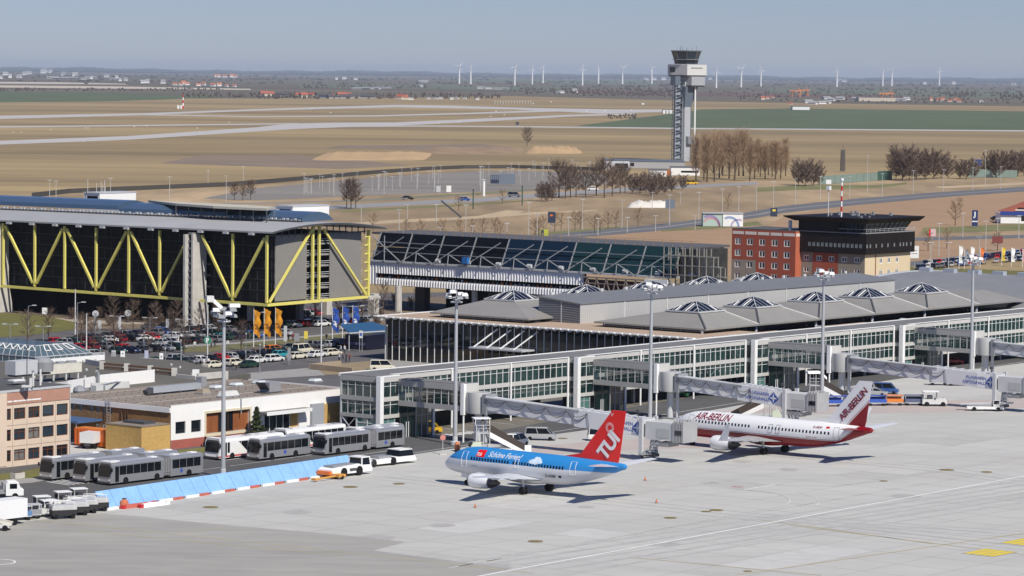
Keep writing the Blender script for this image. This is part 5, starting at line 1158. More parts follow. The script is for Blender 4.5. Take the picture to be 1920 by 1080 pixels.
    for x in (-.75,.75): MB().lathe([(.5,-.25),(.62,-.2),(.62,.2),(.5,.25)], 16).build('drive_wheel', black, t).matrix_local = Matrix.Translation((x,yd,.62)) @ Matrix.Rotation(R_(90), 4, 'Y')
    MB().box(-1.0,1.0,yd-1.3,yd+.9,.5,.95).build('drive_motor', dgrey, t)
    MB().tube([(-.5,yd-.6,.7),(-.3,-e+4.4,zc_(-e)-1.3)], .16, 8).build('stay', lgrey, t)
    MB().tube([(.5,yd-.6,.7),(.3,-e+4.4,zc_(-e)-1.3)], .16, 8).build('stay', lgrey, t)
    st = MB(); 
    for k in range(8): st.box(-2.9,-1.9,yd-1.2-k*.45,yd-.8-k*.45,.3+k*.42,.38+k*.42)
    st.bar((-2.9,yd-1,1.0),(-2.9,yd-4.4,4.4),.06).bar((-1.9,yd-1,1.0),(-1.9,yd-4.4,4.4),.06); st.build('service_stair', lgrey, t)
    # cab with bellows
    zc2 = zc_(-e); MB().box(-1.6,1.6,-e-.3,-e+4.6,zc2-1.3,zc2+1.3).build('cab', mat('cab_panel', (.56,.56,.55), .5, var=.05, scale=.5), t)
    MB().box(-1.63,-1.61,-e+.2,-e+2.6,zc2-.9,zc2+.4).build('cab_door', mat('cab_door', (.44,.44,.43), .5), t)
    be = MB()
    for k in range(4): y = -e-.3-k*.5; be.box(-1.75,1.75,y-.46,y-.08,zc2-1.4,zc2+1.5+.12*(k % 2)).lathe([(0,0),(.26,0),(.22,.28),(0,.4)], 10, (-1.3,y-.25,zc2+1.5)).lathe([(0,0),(.26,0),(.22,.28),(0,.4)], 10, (.6,y-.25,zc2+1.5))
    be.build('bellows', mat('bellows_grey', (.36,.36,.36), .7, var=.1, scale=.5), t)
    MB().box(-1.8,-1.7,-e-2.0,-e-.8,zc2-.3,zc2+.35).build('side_window', pane_dark, t)
    MB().box(-1.5,1.2,-e+.6,-e+3.6,zc2-2.2,zc2-1.52).build('underfloor_unit', mgrey, t)
    cm = MB(); cm.tube([(-1.0,y3,zc_(y3)+1.4),(-1.0,y3,zc_(y3)+2.1)], .06, 5).box(-1.3,-.7,y3-.3,y3+.2,zc_(y3)+2.1,zc_(y3)+2.5); cm.build('beacon', dgrey, t)
    return t
PF = BF(389.6, 333.2)
jet_bridge(0, 'jet bridge with blue lettering reaching in front of the white and red airliner', 37.3, 4.35, True, None, ang=0.5)
jet_bridge(1, 'shorter jet bridge ending beside stairs behind the white and red airliner', 27.5, 4.5, True, '121', ang=.5)
jet_bridge(2, 'jet bridge at an empty stand running to the right edge, hung with cables', 37.0, 4.4, True, '120', ang=.6)
jet_bridge(3, 'farthest jet bridge, cut off by the right edge of the picture', 32.0, 4.4, False, None, ang=.5)
# ================================================================ LIGHT MASTS
def light_mast(ab, h, label, heads=8, fancy=False):
    t = T('light_mast', label, 'light mast', W(*ab, 0), R_(20), 'tall floodlight masts on the apron')
    MB().tube([(0,0,0),(0,0,h*.5),(0,0,h)], [.36,.29,.22], 12).build('pole', mat('mast_grey', (.47,.48,.49), .4, .3, var=.03, scale=.5), t, smooth=40)
    MB().lathe([(.75,0),(.75,.5),(.4,.6),(.4,1.2),(.3,1.3)], 12).build('base', lgrey, t)
    cr = MB(); cr.bar((-1.5,0,h-.2),(1.5,0,h-.2),.14).bar((0,-1.5,h-.6),(0,1.5,h-.6),.14).lathe([(.9,h-1.0),(.95,h-.9),(.9,h-.8)], 14); cr.build('head_frame', lgrey, t)
    for k in range(heads):
        a = 2*math.pi*k/heads; x, y = 1.35*math.cos(a), 1.35*math.sin(a); z = h+.1+(k % 3)*.45-.5
        MB().hexa([(x-.5,y-.3,z),(x+.5,y-.3,z),(x+.5,y+.3,z+.12),(x-.5,y+.3,z+.12),(x-.42,y-.24,z+.34),(x+.42,y-.24,z+.34),(x+.42,y+.24,z+.46),(x-.42,y+.24,z+.46)]).build('floodlight', white if k % 2 else mgrey, t)
    MB().tube([(0,0,h),(0,0,h+.9)], .05, 5).build('lightning_rod', lgrey, t)
    if fancy:
        MB().bar((-.3,0,h+.9),(-1.7,.3,h+2.2),.35,.5).build('camera_arm', white, t); MB().box(-2.5,-1.5,-.3,.8,h+1.8,h+2.6).build('camera_box', offwhite, t); MB().box(.7,2.2,-.4,.4,h+1.0,h+1.5).build('floodlight', white, t)
    return t
for i, (q, lab) in enumerate((((420,590),'tall grey light mast behind the blue barrier, nearest the left edge'),((856,555),'tall light mast in front of the first jet bridge'),((1222,540),'tall light mast beside the second jet bridge'),((1545,515),'tall light mast beside the third jet bridge rotunda'),((1825,487),'tall light mast beside the fourth jet bridge, farthest right'))):
    light_mast(F(*q, 22.5), 22.5, lab, 8 if i else 9, i == 0)
# ================================================================ AIRLINERS
def refine(vs, fs, ml):
    bm = bmesh.new(); bv = [bm.verts.new(v) for v in vs]
    for f in fs:
        try: bm.faces.new([bv[i] for i in f])
        except ValueError: pass
    bmesh.ops.triangulate(bm, faces=bm.faces)
    for _ in range(5):
        es = [e for e in bm.edges if e.calc_length() > ml]
        if not es: break
        bmesh.ops.subdivide_edges(bm, edges=es, cuts=1); bmesh.ops.triangulate(bm, faces=[f for f in bm.faces if len(f.verts) > 3])
    bm.verts.index_update(); r = [v.co.copy() for v in bm.verts], [tuple(v.index for v in f.verts) for f in bm.faces]; bm.free(); return r
def catmull(xs, ys, x):
    if x >= xs[0]: return ys[0]
    for i in range(len(xs)-1):
        if xs[i] >= x >= xs[i+1]:
            t_ = (x-xs[i])/(xs[i+1]-xs[i]); p0 = ys[max(i-1,0)]; p1 = ys[i]; p2 = ys[i+1]; p3 = ys[min(i+2,len(ys)-1)]
            m1 = (p2-p0)/2 if i else (p2-p1); m2 = (p3-p1)/2
            return (2*t_**3-3*t_**2+1)*p1 + (t_**3-2*t_**2+t_)*m1 + (-2*t_**3+3*t_**2)*p2 + (t_**3-t_**2)*m2
    return ys[-1]
def paint(n, lower, upper, lines, zsplit, kink=None, rough=.35, tilt=0.0, axis_k=0.0):
    """two-tone aircraft paint: the border lies at object height z = zsplit, rising aft of kink by axis_k per metre; lines = [(width, colour)] drawn just above the border"""
    if n in MATS: return MATS[n]
    m = bpy.data.materials.new(n); m.use_nodes = True; t = m.node_tree; b = t.nodes['Principled BSDF']; b.inputs['Roughness'].default_value = rough; b.inputs['Coat Weight'].default_value = .1
    tc = t.nodes.new('ShaderNodeTexCoord'); sx = t.nodes.new('ShaderNodeSeparateXYZ'); t.links.new(tc.outputs['Object'], sx.inputs[0])
    def math_(op, a, b2=None):
        nd = t.nodes.new('ShaderNodeMath'); nd.operation = op
        for i, v in enumerate((a, b2)):
            if v is None: continue
            if isinstance(v, (int, float)): nd.inputs[i].default_value = v
            else: t.links.new(v, nd.inputs[i])
        return nd.outputs[0]
    g_ = math_('SUBTRACT', sx.outputs[2], zsplit)
    g_ = math_('ADD', g_, math_('MULTIPLY', sx.outputs[0], tilt))
    if kink is not None:
        ex = math_('MAXIMUM', math_('SUBTRACT', kink, sx.outputs[0]), 0.0); g_ = math_('SUBTRACT', g_, math_('MULTIPLY', math_('POWER', ex, 1.5), axis_k))
    cr = t.nodes.new('ShaderNodeValToRGB'); cr.color_ramp.interpolation = 'CONSTANT'; sc_ = math_('ADD', math_('MULTIPLY', g_, .1), .5); t.links.new(sc_, cr.inputs[0])
    els = cr.color_ramp.elements; els[0].position = 0; els[0].color = (*lower,1); pos = .5; cols = [c for _, c in lines] + [upper]; widths = [w for w, _ in lines]
    els[1].position = .5; els[1].color = (*cols[0],1)
    for w, c in zip(widths, cols[1:]): pos += w*.1; e = els.new(pos); e.color = (*c,1)
    t.links.new(cr.outputs[0], b.inputs['Base Color']); MATS[n] = m; return m
def airliner(label, mid, L_, main, span, finz, head, liv):
    h = R_(head); rz = GR + R_(90) - h
    hd = UA*math.sin(h) + VA*math.cos(h); p = W(*mid, 0) + Vector((hd.x, hd.y, 0))*main
    t = T('airliner', label, 'airliner', p, rz)
    k = L_-33.4; km = main-16.4
    X = [0,-.25,-.8,-1.7,-2.9,-4.6,-6.5,-12-k*.5,-20.5-k,-23.5-k,-26.5-k,-29.5-k,-31.8-k,-33.2-k,-33.4-k]
    Zc = [2.62,2.64,2.74,2.92,3.14,3.32,3.40,3.40,3.40,3.50,3.78,4.20,4.58,4.78,4.80]
    HH = [.05,.40,.82,1.22,1.58,1.88,2.0,2.0,2.0,1.9,1.58,1.1,.66,.36,.2]
    HW = [.05,.38,.78,1.15,1.48,1.76,1.88,1.88,1.88,1.78,1.45,.98,.56,.28,.15]
    fz = lambda x: catmull(X, Zc, x); fh = lambda x: catmull(X, HH, x); fw = lambda x: catmull(X, HW, x)
    def sp(x, z, off=0.0, side=1):
        c, hh, ww = fz(x), fh(x), fw(x); s_ = max(-1, min(1, (z-c)/hh)); return Vector((x, side*(ww*math.sqrt(max(0, 1-s_*s_))+off), z))
    xs = []
    for i in range(len(X)-1):
        n_ = 4 if i not in (6,7) else 10
        xs += [X[i]+(X[i+1]-X[i])*j/n_ for j in range(n_)]
    xs.append(X[-1]); N = 40
    mb = MB(); mb.loft([[(x, fw(x)*math.cos(2*math.pi*j/N), fz(x)+fh(x)*math.sin(2*math.pi*j/N)) for j in range(N)] for x in xs]); fus = mb.build('fuselage', liv['fus'], t, smooth=60)
    # belly fairing
    bx0, bx1 = -10.5-km, -19.5-km
    mb = MB(); rings = []
    for i in range(13):
        s_ = i/12; x = bx0+(bx1-bx0)*s_; e = math.sin(math.pi*s_)**.5; rings.append([(x, 2.05*e*math.cos(a_), 1.9-.78*e*math.sin(a_)) for a_ in [math.pi*j/12 for j in range(13)]])
    mb.loft(rings, 0, False, False, closed=False); mb.build('belly_fairing', liv['belly'], t, smooth=60)
    # wings
    xr = -10.9-km
    def airfoil(x0, ch, y, z, th):
        pts = []
        for s_, q in ((0,0),(.05,.35),(.2,.75),(.45,.72),(.75,.35),(1,.03)): pts.append((x0-ch*s_, y, z+q*th*.62))
        for s_, q in ((.75,-.2),(.45,-.42),(.2,-.42),(.05,-.22)): pts.append((x0-ch*s_, y, z+q*th*.62))
        return pts
    hs = span/2
    for sd in (1,-1):
        sec = [(0,7.9,1.2,2.05,1.0),(2.9/14.4,6.2,2.9,2.15,.82),(5.0/14.4,4.6,5.0,2.4,.6),(1,1.6,14.4,3.45,.2)]
        rings = []
        for f_, ch, y, z, th in sec:
            y = y*hs/14.4; x0 = xr-(y-1.2)*.50 if y > 1.3 else xr; rings.append(airfoil(x0, ch*(1+.0*k), sd*y, z, th))
        MB().loft(rings).build('wing', liv['wing'], t, smooth=50)
        fl = MB()
        for q in (.28,.47,.66): y = hs*q; x0 = xr-(y-1.2)*.5-(6.3-q*5.2); fl.loft([[(x0+2.4,sd*y,2.0+q*1.3),(x0+2.4,sd*(y+.05),2.05+q*1.3),(x0+2.4,sd*y,2.1+q*1.3)],[(x0+.9,sd*(y-.2),1.75+q*1.3),(x0+.9,sd*(y+.2),1.75+q*1.3),(x0+.9,sd*y,2.2+q*1.3)],[(x0-1.2,sd*(y-.04),1.95+q*1.3),(x0-1.2,sd*(y+.04),1.95+q*1.3),(x0-1.2,sd*y,2.05+q*1.3)]])
        fl.build('flap_fairing', liv['wing'], t, smooth=50)
        if liv.get('winglet'):
            x0 = xr-(hs-1.2)*.5; MB().loft([airfoil(x0-.1,1.55,sd*hs,3.45,.18),[(a-.9,sd*(hs+.25)+.0*b,c+1.3) for a, b, c in airfoil(x0-.1,1.2,0,3.45,.14)],[(x0-2.0-(x0-a)*.5, sd*(hs+.75), 6.0+(c-3.45)*.3) for a, b, c in airfoil(x0,1.2,0,3.45,.14)]]).build('winglet', liv['winglet'], t, smooth=50)
        # engine
        ye = sd*4.85*(1+.02*k); xe = xr+1.9; R0 = 1.0+.02*k; N2 = 24
        prof = [(0,.86),(-.05,.98),(-.5,1.08),(-1.5,1.1),(-2.6,1.0),(-3.3,.86)]
        MB().loft([[(xe+a, ye+r*R0*math.cos(2*math.pi*j/N2), 1.42+r*R0*math.sin(2*math.pi*j/N2)*(.92 if math.sin(2*math.pi*j/N2) < 0 else 1)) for j in range(N2)] for a, r in prof], 0, False, False).build('engine_nacelle', liv['eng'], t, smooth=50)
        MB().loft([[(xe+a, ye+r*R0*math.cos(2*math.pi*j/N2), 1.42+r*R0*math.sin(2*math.pi*j/N2)) for j in range(N2)] for a, r in ((-.02,.87),(-.4,.8),(-.9,.76))], 0, False, True).build('intake', dgrey, t, smooth=50)
        MB().loft([[(xe+a, ye+r*R0*math.cos(2*math.pi*j/N2), 1.45+r*R0*math.sin(2*math.pi*j/N2)) for j in range(N2)] for a, r in ((-3.2,.85),(-4.1,.6),(-4.15,.5),(-5.0,.12))]).build('exhaust', mat('hot_metal', (.12,.11,.10), .4, .6), t, smooth=50)
        MB().hexa([(xe-.6,ye-.12,2.2),(xe-.6,ye+.12,2.2),(xe-4.6,ye+.1,1.9),(xe-4.6,ye-.1,1.9),(xe-1.0,ye-.12,2.62),(xe-1.0,ye+.12,2.62),(xe-5.4,ye+.1,2.45),(xe-5.4,ye-.1,2.45)]).build('pylon', liv['wing'], t)
        # tailplane
        xt_ = -28.9-k
        MB().loft([airfoil(xt_,3.6,sd*.5,4.75,.4), airfoil(xt_-3.2,1.4,sd*6.4,5.35,.15)]).build('tailplane', liv['stab'] if sd > 0 else m_fgrey, t, smooth=50)
    # fin
    f_pts = [(-22.6,5.32,.05),(-25.9,6.05,.12)]
    a0 = (-25.9-k, 6.05); tl = (-30.9-k, finz); tt = (-33.3-k, finz); rb = (-32.0-k, 5.0)
    lf = [[(-22.3-k,0,5.3),(-26.2-k,.10,5.42),(-31.9-k,.12,5.0),(-31.9-k,-.12,5.0),(-26.2-k,-.10,5.42)],
          [(-25.7-k,0,6.0),(-27.5-k,.17,6.0),(-32.25-k,.04,6.0),(-32.25-k,-.04,6.0),(-27.5-k,-.17,6.0)],
          [(-28.3-k,0,6.0+(finz-6)*.5),(-29.3-k,.14,6.0+(finz-6)*.5),(-32.7-k,.03,6.0+(finz-6)*.5),(-32.7-k,-.03,6.0+(finz-6)*.5),(-29.3-k,-.14,6.0+(finz-6)*.5)],
          [(-30.9-k,0,finz),(-31.6-k,.08,finz),(-33.2-k,.02,finz),(-33.2-k,-.02,finz),(-31.6-k,-.08,finz)]]
    MB().loft(lf).build('tail_fin', liv['fin'], t, smooth=30)
    # landing gear
    def wheel(x, y, r, w, rim): 
        o = MB().lathe([(r*.55,-w/2),(r*.92,-w/2),(r,-w*.3),(r,w*.3),(r*.92,w/2),(r*.55,w/2)], 20).build('tyre', black, t, smooth=40); o.matrix_local = Matrix.Translation((x,y,r)) @ Matrix.Rotation(R_(90),4,'X')
        q = MB().lathe([(0,-w*.32),(r*.56,-w*.42),(r*.56,w*.42),(0,w*.32)], 16).build('wheel_rim', rim, t); q.matrix_local = o.matrix_local.copy()
    for y in (-.2,.2): wheel(-4.0, y, .34, .2, white)
    MB().tube([(-4.0,0,.34),(-3.9,0,2.0)], .09, 8).build('nose_strut', lgrey, t); MB().box(-4.6,-3.2,.28,.32,1.0,1.75).build('gear_door', white, t)
    for sd in (1,-1):
        for y in (2.35,2.95): wheel(-main, sd*y, .52, .36, liv['rim'])
        MB().tube([(-main,sd*2.65,.52),(-main+.1,sd*2.75,2.3)], .15, 8).build('main_strut', lgrey, t); MB().tube([(-main+.9,sd*2.5,2.1),(-main,sd*2.65,.9)], .07, 6).build('drag_brace', lgrey, t)
    # cabin windows: small rounded panes following the curve of the cabin
    wz = 3.95
    for sd in (1,-1):
        xx = liv['win'][0]
        while xx > liv['win'][1]:
            if not any(a > xx > b for a, b in liv.get('gaps', [])):
                MB().poly([sp(xx+a, wz+b, .015, sd) for a, b in ((-.15,-.2),(.15,-.2),(.15,.2),(-.15,.2))]).build('cabin_window', pane_dark, t)
            xx -= liv.get('pitch', .66)
    # cockpit panes
    for sd in (1,-1):
        for a, b in ((-1.55,-2.0),(-2.05,-2.6),(-2.65,-3.15)):
            q = [sp(a, 3.62+(-1.55-a)*.10, .015, sd), sp(b, 3.66+(-1.55-b)*.10, .015, sd), sp(b-.02, min(4.22+(-2-b)*.12, fz(b)+fh(b)*.93), .015, sd), sp(a-.12, min(4.08+(-1.6-a)*.15, fz(a-.12)+fh(a-.12)*.93), .015, sd)]
            MB().poly(q).build('cockpit_window', pane_dark, t)
    # doors
    def door(x, z0, z1, w, m, sd=1):
        mb = MB(); pts = [(x-w/2,z0),(x+w/2,z0),(x+w/2,z1),(x-w/2,z1)]; lw = .07
        for i in range(4):
            a, b = pts[i], pts[(i+1) % 4]; n_ = 6
            for j in range(n_):
                p0 = (a[0]+(b[0]-a[0])*j/n_, a[1]+(b[1]-a[1])*j/n_); p1 = (a[0]+(b[0]-a[0])*(j+1)/n_, a[1]+(b[1]-a[1])*(j+1)/n_); mb.bar(sp(*p0,.01,sd), sp(*p1,.01,sd), lw, .03)
        mb.build('door_outline', m, t)
    for (x, z0, z1, w) in liv['doors']: door(x, z0, z1, w, liv['doorm'])
    def lettering(body, size, x0, z0, m, shear=0, bold=0, name='lettering', sp_=1.0, off=.03):
        vs, fs = refine(*text_faces(body, size, shear, 4, bold, sp_), .22); mb = MB(); mb.faces([sp(x0-v.x, z0+v.y, off) for v in vs], fs); mb.build(name, m, t)
    def fin_text(body, size, x0, z0, ang, m, bold=0, yoff=.24, sp_=1.0, name='lettering', shear=0):
        vs, fs = text_faces(body, size, shear, 4, bold, sp_); c, s_ = math.cos(R_(ang)), math.sin(R_(ang)); mb = MB(); mb.faces([Vector((x0-(v.x*c-v.y*s_), yoff-.0*v.y, z0+v.x*s_+v.y*c)) for v in vs], fs); mb.build(name, m, t)
    return t, sp, lettering, fin_text, fz, fh
m_fwhite = mat('aircraft_white', (.78,.79,.80), .25, var=.02, scale=.4, coat=.3); m_fgrey = mat('aircraft_grey', (.66,.68,.70), .3, var=.03, scale=.5, coat=.2)
SB = (.03,.25,.60); LG_ = (.66,.67,.69)
liv1 = dict(fus=paint('blue_over_grey_paint', LG_, SB, [(.03,SB)], 3.6, tilt=.008), belly=mat('belly_grey', LG_, .3), wing=m_fgrey, eng=m_fwhite, stab=m_fgrey, fin=mat('fin_red', (.75,.012,.008), .28, coat=.3), rim=white,
   win=(-6.3,-22.6), gaps=[(-12.9,-13.7)], pitch=.5, doors=[(-4.9,2.75,4.75,.95),(-14.4,3.35,4.4,.6),(-23.9,3.2,4.9,.85)], doorm=white)
t1, sp1, lt1, ft1, fz1, fh1 = airliner('blue and grey twinjet airliner with a red tail standing on the apron', F(1006,924), 31.8, 16.4, 28.9, 12.1, 2.5, liv1)
# red square sign with white lettering, slogan, cloud, registration
def patch(x0, x1, z0, z1, off, m, sp, t, name, fn=None, n=8):
    mb = MB()
    for i in range(n):
        for j in range(n):
            q = [(x0+(x1-x0)*a/n, z0+(z1-z0)*b/n) for a, b in ((i,j),(i+1,j),(i+1,j+1),(i,j+1))]
            if fn is None or fn(((i+.5)/n), ((j+.5)/n)): mb.poly([sp(x, z, off) for x, z in q])
    return mb.build(name, m, t)
patch(-7.0,-8.5,4.25,5.15,.012,MATS['fin_red'],sp1,t1,'sign_panel'); lt1('TUI', .55, -7.05, 4.4, white, bold=.02)
lt1('Schöne Ferien!', .95, -9.1, 4.42, white, shear=.35, bold=.008)
lt1('D-AGEF', .5, -19.4, 2.55, dgrey, bold=.015, sp_=1.0); lt1('HAPAGFLY', .22, -6.3, 2.9, mgrey); patch(-21.6,-22.05,2.6,2.9,.02,black,sp1,t1,'flag_marking')
rnd = random.Random(21); blobs = [(.5,.45,.26),(.3,.4,.2),(.68,.5,.22),(.45,.65,.18),(.82,.42,.12),(.17,.35,.12),(.6,.7,.14),(.05,.3,.05),(.1,.5,.04)]
patch(-16.2,-19.0,3.85,5.2,.03,mat('cloud_decal', (.62,.74,.84), .4, var=.2, scale=1.5),sp1,t1,'cloud_marking', lambda a, b: any((a-x)**2+((b-y)*.55)**2 < r*r*.45 for x, y, r in blobs), 30)
ft1('TUI', 2.7, -28.3, 5.3, 51, white, bold=.11, sp_=.93, yoff=.2)
ring = MB(); c0 = (-29.05, 9.75)
for k in range(18):
    a = 2*math.pi*k/18; d = (math.cos(a), math.sin(a)); nn = (-d[1]*.05, d[0]*.05)
    P_ = lambda r, s_: (c0[0]+d[0]*r+nn[0]*s_*r*1.3, .2, c0[1]+d[1]*r+nn[1]*s_*r*1.3)
    ring.poly([P_(.34,-1),P_(.72,-1),P_(.72,1),P_(.34,1)])
ring.build('ray_emblem', white, t1); ft1('EF', .5, -29.1, 11.3, 0, white, yoff=.09)
RD = (.24,.003,.009); WH = (.80,.80,.80)
liv2 = dict(fus=paint('white_over_red_paint', RD, WH, [(.05,WH),(.10,RD),(.10,WH)], 2.8, kink=-31.0, axis_k=.33), belly=mat('belly_red', RD, .3), wing=mat('wing_grey', (.40,.40,.40), .35, var=.05, scale=.5), eng=m_fwhite, stab=mat('stab_red', RD, .3), rim=red_p,
   fin=paint('white_and_red_fin', RD, WH, [(.14,WH),(.12,RD),(.1,WH)], -27.4, tilt=1.0, kink=None), winglet=m_fwhite,
   win=(-6.0,-30.7), gaps=[(-16.3,-17.2)], pitch=.62, doors=[(-4.9,2.75,4.75,.95),(-19.9,3.3,4.5,.65),(-21.3,3.3,4.5,.65),(-31.4,2.95,4.85,.85)], doorm=mgrey)
t2, sp2, lt2, ft2, fz2, fh2 = airliner('white airliner with dark red belly and lettered tail parked by the jet bridge', F(1452,850), 37.0, 19.4, 34.3, 11.9, 2.5, liv2)
m_mar = mat('maroon_lettering', (.20,.004,.03), .35)
lt2('AIR-BERLIN', 1.32, -5.6, 4.32, m_mar, shear=.28, bold=.03, sp_=.98)
ft2('AIR-BERLIN', 1.42, -31.7, 5.75, 46, m_mar, bold=.035, yoff=.2, sp_=.9)
lt2('D-ABAF', .45, -27.4, 4.55, m_mar, bold=.01); patch(-29.6,-30.2,4.62,4.9,.02,red_p,sp2,t2,'flag_marking'); lt2('BOEING 737-800', .25, -26.4, 3.1, m_mar)
# ================================================================ VEHICLES ON THE APRON SIDE
def wheels(t, pts, r, w=.28, m=None, rim=None):
    for x, y in pts:
        sd = 1 if y > 0 else -1
        o = MB().lathe([(r*.55,-w/2),(r*.95,-w/2),(r,-w*.35),(r,w*.35),(r*.95,w/2),(r*.55,w/2)], 18).build('wheel', m or black, t, smooth=40); o.matrix_local = Matrix.Translation((x,y,r)) @ Matrix.Rotation(R_(90),4,'X')
        q = MB().lathe([(0,-w*.40),(r*.58,-w*.46),(r*.58,w*.46),(0,w*.40)], 14).build('rim', rim or lgrey, o)
m_silver = mat('silver_paint', (.36,.37,.385), .3, .45, var=.03, scale=.6, coat=.3)
m_busroof = mat('bus_roof_grey', (.34,.36,.40), .5, var=.06, scale=.5)
bglass = glassmat('bus_glass', (.008,.010,.013), 1, .08, .3)
m_bellow = mat('bellows_rubber', (.20,.20,.205), .8, var=.1, scale=2)
def corner(px_, py_): return F(px_, py_)
def bus(label, ab, L_=12.0, W_=2.5, H=3.05, artic=False, body=None, roof=None, white_=False, group=None):
    """front at local x=0 facing -x; (ab) is the near front corner (local y=0); the body extends to +x and +y"""
    t = T('articulated_bus' if artic else 'bus', label, 'bus', W(ab.x, ab.y, 0), GR, group)
    body = body or m_silver; roof = roof or m_busroof
    secs = [(0,10.2),(11.5,18.0)] if artic else [(0,L_)]
    for si, (x0, x1) in enumerate(secs):
        z0, z1 = .32, H
        R1 = .10; prof = [(0+0,z0),(0,z1-.35),(.12,z1-.1),(.35,z1),(W_-.35,z1),(W_-.12,z1-.1),(W_,z1-.35),(W_,z0)]
        xs = [(x0, .0 if si else .0, 0), (x0+.15,0,0), (x1,0,0)]
        r0 = [(x0+(.32 if si == 0 and z > 1.3 else 0)*min(1,(z-1.2)/1.6), y, z) for y, z in prof]
        MB().loft([r0, [(x0+.5,y,z) for y, z in prof], [(x1,y,z) for y, z in prof]]).build('body', body, t, smooth=25)
        MB().loft([[(x0+.45,.3,H-.0),(x0+.45,W_-.3,H),(x0+.45,W_-.35,H+.03),(x0+.45,.35,H+.03)],[(x1-.1,.3,H),(x1-.1,W_-.3,H),(x1-.1,W_-.35,H+.03),(x1-.1,.35,H+.03)]]).build('roof_skin', roof, t)
        # side panes
        a = x0+(1.7 if si == 0 else .4); b = x1-.5; n = max(3, round((b-a)/1.45))
        for yy in (-.012, W_+.012):
            for k in range(n):
                s0 = a+(b-a)*k/n+.04; s1 = a+(b-a)*(k+1)/n-.04; zlo = 1.35
                if white_: zlo = 1.0
                MB().box(s0,s1,min(yy,yy+.02*(1 if yy < 0 else -1)),max(yy,yy+.02*(1 if yy < 0 else -1)),zlo,H-.5).build('side_window', bglass, t)
        # roof hatches
        for k in range(2 if artic else 3): x = x0+2+k*(x1-x0-3)/(1 if artic else 2); MB().box(x-.55,x+.55,W_/2-.45,W_/2+.45,H+.03,H+.14).build('roof_hatch', white if not white_ else mgrey, t)
    # windscreen following the rake
    zc0, zc1 = 1.15, H-.42; ff = lambda z: .32*min(1, max(0,(z-1.2)/1.6)) - .02
    MB().hexa([(ff(zc0),.15,zc0),(ff(zc0)+.03,.15,zc0),(ff(zc0)+.03,W_-.15,zc0),(ff(zc0),W_-.15,zc0),(ff(zc1),.15,zc1),(ff(zc1)+.03,.15,zc1),(ff(zc1)+.03,W_-.15,zc1),(ff(zc1),W_-.15,zc1)]).build('windscreen', bglass, t)
    MB().box(.22,.30,.35,W_-.35,H-.40,H-.12).build('destination_sign', dgrey, t)
    MB().box(.3,1.4,.25,W_-.25,H+.03,H+.16).build('roof_front_cap', white, t)
    for y in (.12, W_-.42): MB().box(-.03,.02,y,y+.3,.62,.85).build('headlight', mat('lamp_glass', (.7,.7,.68), .1), t)
    MB().box(-.04,.03,.05,W_-.05,.28,.5).build('bumper', dgrey, t)
    MB().box(.9,1.6,-.012,.01,.45,H-.5).build('door', bglass, t)
    for y in (-.25, W_+.05): MB().box(.05,.2,y,y+.2,1.9,2.4).build('mirror', black, t)
    ax = ([2.9, 8.9, 15.2] if artic else [2.7, L_-3.2])
    wheels(t, [(x, y) for x in ax for y in (.09, W_-.09)], .5, .3)
    if artic:
        bl = MB(); 
        for k in range(6): x = 10.2+k*.217; d = .06 if k % 2 else .0; bl.box(x,x+.217,.1+d,W_-.1-d,.5+d,H-.05-d)
        bl.build('bellows', m_bellow, t)
    x = 16.6 if artic else L_-2.0
    em = MB(); c = (13.7 if artic else 5.5, -.016, .95)
    em.poly([(c[0]-.38,c[1],c[2]),(c[0],c[1],c[2]-.38),(c[0]+.38,c[1],c[2]),(c[0],c[1],c[2]+.38)]); 
    if not white_: em.build('emblem', m_ltr, t)
    if white_:
        MB().box(-.02,L_,-.014,.02,.42,.62).build('red_stripe', red_p, t)
        MB().faces([(2.2,-.03,H-.45),(4.0,-.03,H-.45),(6.2,-.03,.7),(2.2,-.03,.7)], [(0,1,2,3)]).build('white_panel', white, t)
    else:
        mb = MB(); mb.box(2,x-.5,-.008,.005,1.0,1.04); mb.build('trim_line', mgrey, t)
    return t
gb = 'silver apron buses parked beside the white building'
bus('articulated silver bus nearest the blue barrier, right of its two twins', corner(207,911.5), artic=True, group=gb)
bus('articulated silver bus between its two twins by the beige office', corner(160,906.5), artic=True, group=gb)
bus('articulated silver bus nearest the beige office, leftmost of three', corner(97,902.5), artic=True, group=gb)
bus('articulated silver bus parked in front of the glass pier corner', corner(609,855.5), artic=True, group=gb)
bus('short silver bus parked right of the white bus with red stripe', corner(486,865), 11.0, group=gb)
bus('silver bus mostly hidden behind the articulated bus at the pier corner', corner(668,843.5), 11.0, group=gb)
m_wbus = mat('white_bus_paint', (.80,.80,.79), .3, coat=.3)
bus('wide white apron bus with dark windows and a red stripe', corner(411,864), 13.8, 3.0, 3.0, body=m_wbus, roof=m_wbus, white_=True)
bus('white bus parked close to the white building behind the silver bus', corner(535,847), 13.5, 2.7, 3.1, body=m_wbus, roof=m_wbus, white_=True)
